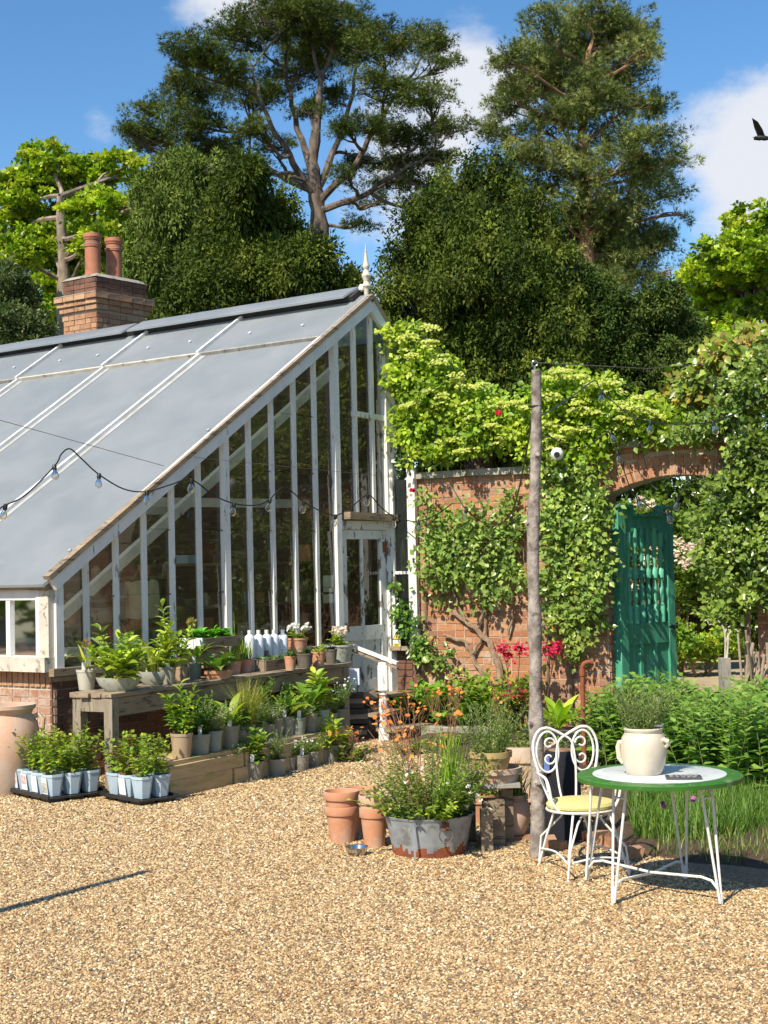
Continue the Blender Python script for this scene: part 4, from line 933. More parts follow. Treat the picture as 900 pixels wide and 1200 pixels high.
blades('strap_leaves', T, np.array([(0, 0, z)]*7), np.array([-.4, -1.0, .4, 1.5, 2.6, 3.6, -1.3]), [.46, .42, .34, .30, .32, .3, .5], .045, [1.5, 1.2, .9, .4, .8, 1.0, 1.55], pal(7, LIME+GRN), 9)
mb = MB(); mb.tube([(0, 0, z), (-.02, 0, z+.40)], .003, 5); part('stalk', mb, M['stem'], T); n = 50; d = rdir(n, .5); leaves('seed_head', T, np.array([(-.02, 0, z+.40)])+d*.01, d, rdir(n), .05, .012, pal(n, [(.34, .30, .12), (.40, .38, .16)]), 'quad', wld=False)
p = on_bench(256, 796); t = thing('terracotta_pan', p+Vector((0, .08, 0)), 'square low terracotta pan with broad grey green leaves on the bench', 'planter')
mb = MB(); mb.lathe([(0, 0), (.13, 0), (.15, .05), (.165, .05), (.17, .08), (.15, .08), (.14, .06)], 4, sq=.8); o = part('pan', mb, M['terra'], t); o.rotation_euler = (0, 0, PI/4-.1)
rosette(t, .07, 12, .24, .10, SAGE+GRN, up=(.3, 1.2)); stems_leaves(t, .07, 3, .2, .1, 8, .07, .04, SAGE, tpl='big')
for i, (px, py, w_) in enumerate(((273, 790, 20), (288, 788, 17), (300, 785, 14))):
    T, r, z, s = potted('potted_seedlings', px, py, w_, 15, BZ, ['left terracotta pot of upright narrow leaves beside the square pan', 'middle small terracotta pot of upright narrow leaves on the bench', 'right small terracotta pot of narrow leaves next to the seed crate'][i], 'potted plant', 'terra', 'small terracotta pots of seedlings')
    n = 46; blades('seedlings', T, np.stack([NR.uniform(-r*.7, r*.7, n), NR.uniform(-r*.7, r*.7, n), np.full(n, z)], 1), NR.uniform(0, 6.28, n), NR.uniform(.12, .34-.06*i, n), .011, NR.uniform(.05, .4, n), pal(n, LIME+GRN), 5, lean=.08)
    if i == 0: blades('bulrush', T, np.array([(0, 0, z), (.02, 0, z)]), np.array([0, 2]), [.62, .5], .012, [.02, .05], pal(2, LIME), 5, lean=.02)
# wooden tray on a block behind, with lettuces
p = BB(245, 757, .36); s = F/p.y; t = thing('wooden_tray', p, 'narrow wooden tray raised on a block at the back of the bench', 'tray')
mb = MB(); mb.bar(Bu*-.26, Bu*.30, .24, .02, up=UP); part('tray_base', mb, M['palewood'], t)
for sgn in (-1, 1): mb = MB(); mb.bar(Bu*-.26+Bn*(.12*sgn)+UP*.04, Bu*.30+Bn*(.12*sgn)+UP*.04, .015, .09, up=UP); part('tray_side', mb, M['oldwood'], t)
mb = MB(); mb.bar(Bu*-.275-Bn*.13+UP*.04, Bu*-.275+Bn*.13+UP*.04, .02, .10, up=UP); part('tray_end', mb, M['paper'], t)
mb = MB(); mb.box(UP*-.11+Bu*.02-Bn*.02, (.34, .2, .18), (Bu, Bn, UP)); part('support_block', mb, M['oldwood'], t)
for i, u in enumerate((-.16, .03, .20)):
    tt = thing('potted_lettuce', p+Bu*u+UP*.012, ['left', 'middle', 'right'][i]+' lettuce in a terracotta pot in the raised wooden tray', 'potted plant', 'lettuces in the raised tray')
    z = pot(tt, .06, .07, 'terra'); rosette(tt, z, 12, .12, .09, [(.16, .42, .05), (.10, .32, .04)], up=(.1, 1.2), curl=.8); stems_leaves(tt, z, 6, .09, .08, 7, .06, .05, [(.16, .42, .05), (.10, .32, .04)], tpl='big')
# white bottles
bt = MB(); bt.lathe([(0, 0), (.048, 0), (.052, .01), (.052, .185), (.045, .215), (.02, .235), (.018, .25)], 16)
cp = MB(); cp.lathe([(.021, .245), (.021, .275), (0, .275)], 12)
bm_, cm_ = mesh('bottle_body', bt, M['bottle'], sm=True), mesh('cap', cp, M['paper'], sm=True)
lbls = ['bluish plastic bottle at the left of the row standing behind the seed crate', 'second from the left of the white plastic bottles behind the seed crate', 'third of the white plastic bottles, in the middle of the row', 'fourth of the white plastic bottles from the left', 'rightmost white plastic bottle next to the white flowers']
for i, px in enumerate((293, 303.5, 313, 321.5, 332)):
    p = BB(px, 771-(px-293)*.05, .38); tt = thing('plastic_bottle', p, lbls[i], 'bottle', 'white plastic bottles on the bench'); inst('body', bm_, tt, (0, 0, 0)); inst('cap', cm_, tt, (0, 0, 0))
p = BB(312, 770, .38); tt = thing('bottle_board', p, 'pale wooden box under the row of white bottles on the bench', 'box'); mb = MB(); mb.bar(Bu*-.34-UP*.06, Bu*.40-UP*.06, .16, .115, up=UP); part('board', mb, M['whitewood'], tt)
# seed crate
p = on_bench(318, 785); t = thing('seed_crate', p+Vector((0, .1, 0)), 'shallow brown wooden seed crate of succulents in front of the white bottles', 'crate')
for sgn in (-1, 1): mb = MB(); mb.bar(Bu*-.27+Bn*(.1*sgn)+UP*.055, Bu*.27+Bn*(.1*sgn)+UP*.055, .018, .10, up=UP); part('long_side', mb, M['oldwood'], t)
for sgn in (-1, 1): mb = MB(); mb.bar(Bu*(.275*sgn)-Bn*.1+UP*.055, Bu*(.275*sgn)+Bn*.1+UP*.055, .02, .115, up=UP); part('short_side', mb, M['oldwood'], t)
mb = MB(); mb.bar(Bu*-.26+UP*.06, Bu*.26+UP*.06, .19, .05, up=UP); part('soil', mb, M['soil'], t)
for u in (-.2, -.1, 0, .1, .2): rosette(t, .085, 7, .075, .04, SAGE+DEEP, up=(.1, 1.2), org=tuple((Bu*u)[:2])); 
label_stick(t, -.05, 0, .09, .10, .05, .6, 'slate')
T, r, z, s = potted('potted_primula', 348, 766, 26, 18, BZ+.05, 'terracotta pot of white flowers over lime leaves beside the bottles', 'potted plant', 'terra', d=.34)
rosette(T, z, 12, .11, .07, LIME, up=(-.2, .9)); tp = stems_leaves(T, z, 16, .17, .13, 2, .03, .02, LIME); flowers(T, tp+[q+Vector((RNG.uniform(-.03, .03), RNG.uniform(-.03, .03), RNG.uniform(-.02, .02))) for q in tp*3], .022, [(.85, .85, .82), (.80, .80, .74)])
for i, (px, py, w_, c) in enumerate(((357, 783, 20, DEEP), (373, 781, 17, LIME), (388, 778, 15, DEEP), (340, 786, 14, DEEP))):
    T, r, z, s = potted('potted_alpine', px, py, w_, 17, BZ, ['small dark clay pot of purple green succulents to the right of the seed crate', 'small dark clay pot of bright green leaves near the right end of the bench', 'small dark clay pot just left of the pale flowering pot', 'small dark clay pot tucked against the seed crate end'][i], 'potted plant', 'terra' if i % 2 else 'iron', 'small alpine pots on the bench')
    rosette(T, z, 9, .08, .045, c, up=(.2, 1.2)); stems_leaves(T, z, 5, .10, .06, 7, .035, .02, c, tpl='oval')
T, r, z, s = potted('potted_hyacinth', 397, 776, 34, 20, BZ, 'pale green bowl of blush white hyacinth spikes at the right end of the bench', 'potted plant', 'bowlgrey')
rosette(T, z, 10, .14, .06, LIME, up=(.0, 1.0)); stems_leaves(T, z, 9, .15, .12, 8, .06, .04, LIME, tpl='big')
P = []; 
for k in range(9):
    a = k*2.4; x, y = .085*math.cos(a)*(.4+.6*(k % 3)/2), .06*math.sin(a); 
    for q in range(14): P.append((x+RNG.uniform(-.012, .012), y+RNG.uniform(-.012, .012), z+.13+.08*q/14+.01*k/9))
flowers(T, P, .017, [(.80, .66, .56), (.84, .76, .66)])

# ------------------------------------------------------------------ staging row
row = [(212, 888, 27, 28, 'plastic_tan', 'tall'), (234, 884, 25, 23, 'plastic_green', 'dark'), (250, 881, 22, 24, 'plastic_green', 'silver'), (269, 877, 24, 26, 'plastic_taupe', 'broad'), (308, 866, 20, 21, 'plastic_taupe', 'grass'), (323, 864, 19, 22, 'plastic_taupe', 'sprig'),
       (336, 862, 20, 22, 'plastic_taupe', 'broad'), (349, 861, 20, 20, 'plastic_green', 'hosta'), (363, 858, 20, 22, 'plastic_taupe', 'sage'), (377, 856, 20, 24, 'plastic_green', 'limetall'), (289, 872, 20, 22, 'plastic_taupe', 'fountain'), (398, 851, 22, 20, 'plastic_taupe', 'daisy')]
desc = {'tall': 'tan pot of tall leafy stems at the left end of the staging', 'dark': 'grey green pot of dark bushy leaves, second on the staging', 'silver': 'pot of silvery filigree foliage on the staging', 'broad': None, 'grass': 'small taupe pot of blue grey grass on the staging', 'sprig': 'taupe pot of wiry sprigs with a white label on the staging', 'hosta': 'pot with pale felted leaves in the middle of the staging', 'sage': 'pot of broad sage leaves near the right end of the staging', 'limetall': 'pot of tall lime edged leaves at the right of the staging', 'fountain': 'pot of feathery fountain grass spilling upward under the bench', 'daisy': 'pot of tiny white daisies under the bench corner'}
nb = 0
for (px, py, w_, h_, mt, kd) in row:
    d = desc[kd] or ['pot of long pointed green leaves, fourth on the staging', 'pot of dark upright spear leaves in the middle of the staging'][nb]
    if kd == 'broad': nb += 1
    T, r, z, s = potted('potted_herb', px, py, w_, h_, SZ, d, 'potted plant', mt, 'potted herbs on the staging', lab=kd in ('sprig', 'broad', 'dark', 'hosta', 'sage'))
    if kd == 'tall': stems_leaves(T, z, 7, .42, .14, 26, .085, .032, LIME+GRN, tpl='big', start=.1)
    elif kd == 'dark': stems_leaves(T, z, 14, .26, .14, 22, .05, .022, DEEP+GRN, start=.1)
    elif kd == 'silver': stems_leaves(T, z, 22, .26, .20, 34, .035, .012, SILV, start=.1)
    elif kd == 'broad': rosette(T, z, 8, .34, .07, GRN+LIME, up=(.5, 1.3)); stems_leaves(T, z, 4, .2, .08, 8, .06, .03, GRN, tpl='big')
    elif kd == 'grass':
        n = 60; blades('grass', T, np.stack([NR.uniform(-.04, .04, n), NR.uniform(-.04, .04, n), np.full(n, z)], 1), NR.uniform(0, 6.28, n), NR.uniform(.10, .28, n), .006, NR.uniform(.3, 1, n), pal(n, SILV+[(.16, .24, .22)]), 4)
    elif kd == 'sprig': stems_leaves(T, z, 12, .3, .16, 16, .035, .014, SAGE+GRN, start=.15)
    elif kd == 'hosta': rosette(T, z, 9, .16, .09, SAGE, up=(.4, 1.3)); stems_leaves(T, z, 5, .34, .14, 7, .07, .035, LIME, tpl='big')
    elif kd == 'sage': rosette(T, z, 8, .17, .07, SAGE, up=(.4, 1.3)); rosette(T, z+.08, 4, .30, .13, GRN, up=(.9, 1.3))
    elif kd == 'limetall': stems_leaves(T, z, 4, .38, .10, 12, .13, .06, LIME+YEL, tpl='big', start=.25); rosette(T, z+.2, 6, .2, .08, LIME, up=(.3, 1.2))
    elif kd == 'fountain':
        n = 420; blades('grass', T, np.stack([NR.uniform(-.06, .06, n), NR.uniform(-.06, .06, n), np.full(n, z)], 1), NR.uniform(0, 6.28, n), NR.uniform(.25, .52, n), .0032, NR.uniform(.15, 1.0, n), pal(n, [(.30, .34, .08), (.22, .30, .06), (.42, .38, .14)]), 5, lean=.1)
    else:
        tp = stems_leaves(T, z, 26, .30, .26, 16, .035, .014, GRN, start=.1); flowers(T, [q for q in tp], .014, [(.85, .85, .85)])
# back of the staging: darker pots filling behind
for i, (px, py, kd) in enumerate(((225, 872, 0), (262, 866, 1), (300, 858, 2), (330, 852, 0), (355, 849, 1))):
    T, r, z, s = potted('potted_shrub', px, py, 20, 18, SZ, ['dark leafy pot at the back of the staging behind the tan pot', 'shaded green pot behind the silvery foliage on the staging', 'shaded pot with upright leaves behind the fountain grass', 'shaded pot behind the spear leaved plant', 'shaded pot at the back near the bench leg'][i], 'potted plant', 'plastic_taupe', 'shaded pots at the back of the staging')
    if kd == 1: rosette(T, z, 9, .3, .09, GRN, up=(.7, 1.35))
    else: stems_leaves(T, z, 13, .34, .20, 22, .07, .03, GRN+DEEP, tpl='big', start=.15)
# smaller fillers between them
for i, (px, py, w_, kd) in enumerate(((223, 884, 18, 1), (242, 880, 17, 2), (260, 876, 17, 0), (281, 873, 17, 1), (299, 869, 16, 0), (315, 866, 16, 2), (343, 861, 15, 1), (370, 857, 15, 0), (387, 853, 18, 2))):
    T, r, z, s = potted('potted_cutting', px, py, w_, 17, SZ, 'small pot of mixed leaves squeezed into the staging row, %s filler from the left' % ORD[i], 'potted plant', 'plastic_taupe' if i % 2 else 'plastic_green', 'small filler pots on the staging')
    (stems_leaves(T, z, 12, .20, .14, 16, .05, .024, GRN+LIME, start=.1) if kd == 0 else stems_leaves(T, z, 8, .26, .14, 12, .075, .036, GRN+SAGE, tpl='big', start=.1) if kd == 1 else stems_leaves(T, z, 20, .20, .15, 22, .035, .012, SILV+SAGE, start=.1))
for i, (px, py, w_, kd) in enumerate(((281, 916, 20, 1), (311, 911, 18, 0), (339, 906, 17, 2), (377, 897, 17, 1), (400, 892, 18, 0))):
    T, r, z, s = potted('potted_cutting', px, py-2, w_, 16, 0, 'small pot of leaves between the others on the gravel, %s filler from the left' % ORD[i], 'potted plant', 'plastic_taupe', 'small filler pots on the gravel')
    (stems_leaves(T, z, 12, .18, .14, 16, .05, .024, GRN+LIME, start=.1) if kd == 0 else stems_leaves(T, z, 8, .22, .14, 12, .075, .036, GRN+LIME, tpl='big', start=.1) if kd == 1 else stems_leaves(T, z, 20, .17, .15, 22, .035, .012, SILV+SAGE, start=.1))
# ground row
gr = [(265, 920, 28, 22, 'silver', 'grey green pot of silver wormwood, leftmost of the row on the gravel'), (297, 917, 26, 22, 'leafy', 'taupe pot of young green leaves with a label, second on the gravel'), (324, 912, 24, 20, 'spiky', 'taupe pot of blue grey spiky stems, third on the gravel'), (353, 905, 20, 18, 'white', 'taupe pot of trailing white flowers on the gravel'), (367, 901, 18, 18, 'fine', 'small taupe pot of fine green moss like leaves on the gravel'), (387, 896, 22, 20, 'comfrey', 'taupe pot of large pale ribbed leaves at the right of the gravel row'), (341, 903, 16, 12, 'fine', 'small half hidden pot behind the gravel row')]
for px, py, w_, h_, kd, d in gr:
    T, r, z, s = potted('potted_perennial', px, py-2, w_, h_, 0, d, 'potted plant', 'plastic_taupe', 'potted perennials on the gravel', lab=kd in ('leafy', 'white'))
    if kd == 'silver': stems_leaves(T, z, 26, .24, .22, 36, .045, .014, SILV+SAGE, start=.05, droop=.5)
    elif kd == 'leafy': stems_leaves(T, z, 6, .30, .16, 11, .10, .05, LIME+GRN, tpl='big', start=.2); rosette(T, z, 7, .15, .07, GRN)
    elif kd == 'spiky': stems_leaves(T, z, 22, .26, .16, 26, .04, .006, SILV+[(.18, .25, .2)], start=.1, tipup=1)
    elif kd == 'white': tp = stems_leaves(T, z, 18, .16, .13, 14, .03, .012, GRN, start=.1); flowers(T, tp, .014, [(.85, .85, .85)])
    elif kd == 'fine': stems_leaves(T, z, 26, .17, .13, 20, .03, .007, GRN+LIME, start=.1, tipup=1)
    else: stems_leaves(T, z, 3, .30, .06, 9, .13, .06, LIME, tpl='big', start=.3); rosette(T, z+.03, 9, .20, .09, LIME, up=(.1, 1.1))

# ------------------------------------------------------------------ square pots of roses in black carrying trays
def square_pot(t, x, y, rz, w_, h, mat='plastic_blue', lab=None):
    mb = MB(); ca_, sa_ = math.cos(rz), math.sin(rz); X = Vector((ca_, sa_, 0)); Yv = Vector((-sa_, ca_, 0)); c = Vector((x, y, .02)); b = w_*.36; q = w_*.5; vs = []
    for (r_, zz) in ((b, 0), (q, h*.88), (q*1.05, h*.88), (q*1.05, h), (q*.95, h), (q*.9, h*.82)):
        for (i, j) in ((-1, -.55), (-.55, -1), (.55, -1), (1, -.55), (1, .55), (.55, 1), (-.55, 1), (-1, .55)): vs.append(c+X*(i*r_)+Yv*(j*r_)+UP*zz)
    fs = [(8*k+i, 8*k+(i+1) % 8, 8*k+8+(i+1) % 8, 8*k+8+i) for k in range(5) for i in range(8)]+[tuple(range(7, -1, -1))]
    mb.add(vs, fs); o = part('pot', mb, M[mat], t); mb = MB(); mb.add([v for v in vs[40:48]], [tuple(range(8))]); part('soil', mb, M['soil'], t)
    if lab:
        for k, (mt, z0, hh, ww) in enumerate((('paper', .5, .78, .62),)+((('pink_print', .62, .40, .5),) if lab == 'pink' else (('grey_print', .42, .45, .5),) if lab == 'grey' else ())):
            mb = MB(); tilt = (Yv*1-UP*(q-b)/h*0); nrm = (-Yv*1-UP*.0)
            zc0 = h*z0*.95; off = b+(q-b)*(zc0/h)*1.0; mb.box(c-Yv*(off+.010+.003*k)+UP*zc0, (w_*ww, .003, h*hh), (X, Yv, (UP-Yv*((q-b)/h)).normalized())); part('plant_label', mb, M[mt], t)
def rose_tray(px, py, nx, ny, rz, label, labs, dens=1):
    p = G(px, py, 0); dx, dy = .185, .17; t = thing('pot_tray', p, label.replace('@', 'black plastic carrying tray'), 'tray', 'black carrying trays on the gravel')
    X = Vector((math.cos(rz), math.sin(rz), 0)); Yv = Vector((-math.sin(rz), math.cos(rz), 0))
    mb = MB(); c = X*(dx*(nx-1)/2)+Yv*(dy*(ny-1)/2)
    mb.box(c+UP*.038, (dx*nx+.02, dy*ny+.02, .012), (X, Yv, UP)); part('tray_deck', mb, M['plastic_black'], t)
    for i in range(nx):
        for j in range(ny):
            mb = MB(); mb.box(c*0+X*(dx*i)+Yv*(dy*j)+UP*.016, (dx*.8, dy*.8, .034), (X, Yv, UP)); part('tray_cell', mb, M['plastic_black'], t)
    for sg in (-1, 1):
        mb = MB(); mb.box(c+Yv*(sg*(dy*ny/2+.012))+UP*.05, (dx*nx+.03, .008, .03), (X, Yv, UP)); part('tray_rim', mb, M['plastic_black'], t)
    k = 0
    for i in range(nx):
        for j in range(ny):
            front = j == 0
            tt = thing('potted_rose', p+X*(dx*i)+Yv*(dy*j)+UP*.03, 'x', 'potted plant', 'young roses in square blue grey pots')
            square_pot(tt, 0, 0, rz+RNG.uniform(-.08, .08), .15, .175, 'plastic_blue', labs.get((i, j)))
            nm = ['first', 'second', 'third', 'fourth'][i]
            tt['label'] = ('young rose, '+nm+' from left in the '+('front' if j == 0 else 'back' if j == ny-1 else 'middle')+' row of the '+('left' if nx == 4 else 'right')+' black tray')
            c1_ = [(.12, .24, .03), (.22, .34, .05), (.30, .38, .06)]
            tips = stems_leaves(tt, .16, 7, .34*dens, .17, 20, .050, .036, c1_ if RNG.random() < .8 else c1_+[(.20, .08, .04)], tpl='oval', base_r=.03, start=.15, droop=.5, stemcol='twig')
            if (i+j) % 2 == 0: stems_leaves(tt, .16, 1, .44, .12, 9, .05, .034, LIME+[(.22, .09, .05)], start=.5, stemcol='twig')
            k += 1
rose_tray(26, 931, 4, 3, math.radians(-50), '@ under the left group of young roses by the clay urn', {(0, 0): 'pink', (1, 0): 'pink', (2, 0): 'white', (3, 0): 'grey'})
rose_tray(138, 937, 3, 2, math.radians(-48), '@ under the right group of young roses by the bench leg', {(1, 0): 'white', (0, 0): None})

# ------------------------------------------------------------------ big clay urn
p = G(-2, 934, 0); s = F/p.y; t = thing('clay_urn', p+Vector((0, .25, 0)), 'large terracotta oil jar with a looped handle standing against the brick base', 'urn')
k = 1/s; prof = [(0, 0), (26*k, 0), (33*k, 14*k), (40*k, 40*k), (42*k, 60*k), (38*k, 82*k), (31*k, 93*k), (33*k, 97*k), (36*k, 100*k), (36*k, 104*k), (28*k, 104*k), (26*k, 92*k)]
mb = MB(); mb.lathe(prof, 32); part('body', mb, M['urn'], t, sm=True)
mb = MB(); mb.tube([(33*k, 0, 88*k), (40*k, 0, 92*k), (45*k, 0, 86*k), (44*k, 0, 74*k), (39*k, 0, 68*k)], [3.2*k]*5, 8); part('handle', mb, M['urn'], t, sm=True)

# ------------------------------------------------------------------ steps, handrail, newel post, crates by the door
dp = C0+gv((da+db)/2, 0, 0)
st = thing('door_steps', Vector((dp.x, dp.y, 0)), 'short flight of dark timber steps up to the greenhouse door', 'steps')
for k in range(3):
    zt_ = dz0-.02-k*.15; mb = MB(); c = GN*(.15+.27*k)-GU*.0+UP*(zt_-.02); mb.box(c, (1.05, .28, .04), (GU, GN, UP), jit=.003); part('tread', mb, M['oldwood'], st)
    mb = MB(); c = GN*(.27+.27*k)+UP*(zt_-.09); mb.box(c, (1.0, .03, .11), (GU, GN, UP)); part('riser', mb, M['darkbark'], st)
mb = MB(); mb.box(GN*.2+UP*(dz0-.25)/2, (1.0, .5, dz0-.2), (GU, GN, UP)); part('step_base', mb, M['darkbark'], st)
base = G(450, 868, 0); np_ = thing('newel_post', base, 'white turned newel post standing at the foot of the greenhouse steps', 'post'); s = F/base.y; k = 1/s
mb = MB(); mb.box((0, 0, 73*k), (11.5*k, 11.5*k, 30*k)); mb.box((0, 0, 89.5*k), (10*k, 10*k, 3*k)); mb.box((0, 0, 7*k), (12*k, 12*k, 14*k)); part('square_block', mb, M['white_paint'], np_, bev=.008)
mb = MB(); mb.lathe([(4.6*k, 14*k), (4.6*k, 19*k), (3*k, 21*k), (4.6*k, 23*k), (3.6*k, 26*k), (4.8*k, 36*k), (4.2*k, 48*k), (2.8*k, 52*k), (4.4*k, 54*k), (2.8*k, 56*k), (4.8*k, 58*k)], 14); mb.v = [(x*1.1, y*1.1, z) for x, y, z in mb.v]; part('turned_shaft', mb, M['white_paint'], np_, sm=True)
hr = thing('handrail', base+UP*.7, 'sloping cream handrail running from the bench end down to the newel post', 'handrail')
a = base+Vector((.14, -.05, 0)); a = W(466, 777, base.y-.12); b = W(413, 757, base.y+.25)
mb = MB(); mb.bar(a-base-UP*.7, b-base-UP*.7, .045, .032, up=UP, jit=.002); part('rail', mb, M['white_paint'], hr); mb = MB(); mb.bar(a-base-UP*.755, b-base-UP*.745, .035, .025, up=UP); part('under_rail', mb, M['oldwood'], hr)
for i, (px, py, w_, h_, z0) in enumerate(((417, 838, 28, 16, 0), (420, 821, 26, 15, .17), (416, 806, 22, 14, .34))):
    p = G(px, 868, 0); tt = thing('timber_block', p+UP*z0+Vector((0, .15, 0)), ['bottom', 'middle', 'top'][i]+' rough timber block of the stack between bench and door', 'block', 'rough timber blocks stacked by the bench end')
    s = F/p.y; mb = MB(); mb.box((0, 0, .08), (w_/s, .2, .155), jit=.01); part('block', mb, M['darkbark'], tt); mb = MB(); mb.box((0, -.105, .08), (w_/s*.9, .01, .05), jit=.004); part('batten', mb, M['oldwood'], tt)
mb = MB(); p = G(425, 866, 0); tt = thing('leaning_boards', p, 'two brown boards lying slanted by the foot of the steps', 'boards')
for k_, (a, b) in enumerate((((412, 826), (440, 812)), ((425, 843), (452, 824)))):
    A_ = W(*a, p.y)-p; B_ = W(*b, p.y+.15)-p; mb = MB(); mb.bar(A_, B_, .04, .10, up=UP, jit=.004); part('board', mb, M['oldwood'], tt)
mb = MB(); p = on_bench(411, 786); 
mb.box((0, 0, 0), (.13, .10, .17)); o = part('clear_tub', mb, M['bottle']); o.location = W(414, 793, 15.9); tag(o, 'small clear plastic box wedged between the bench end and the door', 'box')
# climbing stone steps: worn stone slab in front of the wall bed
mb = MB(); c = G(490, 864, 0); mb.box((0, 0, .06), (1.6, .35, .12), (WD, WN, UP), jit=.012); o = part('stone_step', mb, M['coping'], bev=.01); o.location = c+Vector((.1, .1, 0)); tag(o, 'worn stone step lying on the gravel before the wall plants', 'step')
# ------------------------------------------------------------------ trees
M['whitebark'] = pmat('silver_twig', (.42, .38, .32), (.30, .27, .22), 6, .9, .5, 20, coord='Position')
M['pinebark'] = pmat('pine_bark', (.06, .045, .035), (.20, .16, .13), 6, .9, .8, 14, .03, coord='Position', sc3=(1, 1, .4))
def blob_pts(bl, D, dz=0.0):
    out_ = []
    for b in bl:
        px, py, rx, ry = b[:4]; d = D+(b[4] if len(b) > 4 else RNG.uniform(-1, 1)*dz); s = F/d
        out_.append((W(px, py, d), rx/s, ry/s))
    return out_
def crown(name, parent, blobs, nclump, per, cr, leaf, cols, tpl='quad', mat='leaf', flat=.7, hang=0.0, shell=.55, dark=None, wdr=.6, asp=.9, sub=None, subr=.15):
    """blobs (centre, rx, rz) filled with leaf clumps; every clump a puff of leaves with its own tone"""
    vol = np.array([(b[1]*b[2])**.9 for b in blobs]); pr = vol/vol.sum(); idx = NR.choice(len(blobs), nclump, p=pr)
    d = rdir(nclump); r = shell+(1-shell)*NR.rand(nclump)**.6
    Cc = np.array([tuple(blobs[i][0]) for i in idx]); Rr = np.array([(blobs[i][1], blobs[i][1]*asp, blobs[i][2]) for i in idx])
    Cc = Cc+d*Rr*(r*NR.uniform(.85, 1.18, nclump))[:, None]
    n = nclump*per; ci = np.repeat(np.arange(nclump), per)
    k = max(3, per//14); sc_ = rdir(nclump*k)*NR.uniform(.35, 1.0, (nclump*k, 1))*.85; pi_ = ci*k+NR.randint(0, k, n)
    e = sc_[pi_]+NR.normal(size=(n, 3))*subr*np.array([1, 1, 1+.5*hang]); e[:, 2] *= flat
    crs = cr*NR.uniform(.7, 1.3, nclump)
    P = Cc[ci]+e*crs[ci][:, None]
    A = unit((e-sc_[pi_])*2.5+e*.5+rdir(n)*.45+np.array([0, 0, .25-hang])); N = unit(rdir(n)+np.array([0, 0, .8]))
    base = pal(nclump, cols, .10); pc = 1+.16*NR.normal(size=(nclump*k, 1)); col = np.clip(base[ci]*pc[pi_]*(1+.12*NR.normal(size=(n, 1))), .003, .9)
    L = leaf*NR.uniform(.7, 1.3, n)
    leaves(name, parent, P, A, N, L, L*wdr, col, tpl, M[mat], wld=True)
    return Cc
def limb(mb, a, b, r0, r1, wob=.06, K=6, n=6, sag=0):
    a = Vector(a); b = Vector(b); Ln = (b-a).length; pts = []; o1 = Vector(rdir(1)[0])*wob*Ln; o2 = Vector(rdir(1)[0])*wob*Ln*.6
    for k in range(K+1):
        t = k/K; pts.append(a.lerp(b, t)+o1*math.sin(PI*t)+o2*math.sin(2*PI*t)-UP*sag*Ln*math.sin(PI*t))
    mb.tube(pts, [r0+(r1-r0)*(k/K) for k in range(K+1)], n, cap=False); return pts
def tree(name, label, D, trunk_px, tr, blobs, ncl, per, cr, leaf, cols, bark='bark', tpl='quad', mat='leaf', dz=2.0, group=None, flat=.7, hang=0, shell=.55, sub=5, limbs=True, wdr=.6, cat='tree', backfill=0, forks=()):
    x0, _ = trunk_px[0]; basep = W(x0, 700, D); root = thing(name, Vector((basep.x, basep.y, 0)), label, cat, group)
    tp = [Vector((basep.x, basep.y, -.1))]+[W(x, y, D) for x, y in trunk_px[0:]]
    mb = MB(); K = len(tp)
    pts = []
    for i in range(K-1):
        for q in range(4): pts.append(tp[i].lerp(tp[i+1], q/4))
    pts.append(tp[-1]); m = len(pts)
    mb.tube(pts, [tr*(1-.72*(i/(m-1))**1.1)*(1+.15*math.sin(i*1.9)) for i in range(m)], 9, cap=False)
    apts = [(q_, tr*(1-.5*i_/m)) for i_, q_ in enumerate(pts)]
    for fk in forks:
        fp = [W(x, y, D+(fk[0] if k_ else 0)*min(1, k_/2)) for k_, (x, y) in enumerate(fk[1:])]; q_ = []
        for i in range(len(fp)-1):
            for z_ in range(4): q_.append(fp[i].lerp(fp[i+1], z_/4)+Vector(rdir(1)[0])*.06)
        q_.append(fp[-1]); r_ = [tr*.40*(1-.8*k_/(len(q_)-1)) for k_ in range(len(q_))]; mb.tube(q_, r_, 8, cap=False); apts += list(zip(q_, [x*1.6 for x in r_]))
    part('trunk', mb, M[bark], root, wld=True, sm=True)
    bl = blob_pts(blobs, D, dz)
    if backfill:
        for c, rx, rz in list(bl):
            if RNG.random() < backfill: bl.append((c+Vector((RNG.uniform(-.5, .5)*rx, rx*RNG.uniform(.8, 1.6), RNG.uniform(-.3, .1)*rz)), rx, rz))
    if limbs:
        ml = MB()
        for c, rx, rz in bl:
            a, ra = min(apts, key=lambda w_: (w_[0]-(c-UP*(rx*.9+rz*.3))).length + (0 if w_[0].z < c.z else 3))
            l = limb(ml, a, c-UP*rz*.25, max(.03, min(tr*.22, ra*.5)), .03, .09, 8, 6, .02)
            for q in range(sub):
                d = Vector(rdir(1)[0]); st_ = l[RNG.randint(4, 8)]; e = c+Vector((d.x*rx*.85, d.y*rx*.7, d.z*rz*.7)); limb(ml, st_, e, .035, .010, .10, 4, 4)
        part('branches', ml, M[bark], root, wld=True, kind='stuff', sm=True)
    crown('crown', root, bl, ncl, per, cr, leaf, cols, tpl, mat, flat, hang, shell, wdr=wdr)
    return root
PINE = [(.055, .085, .024), (.08, .115, .03), (.12, .145, .04), (.04, .065, .022)]
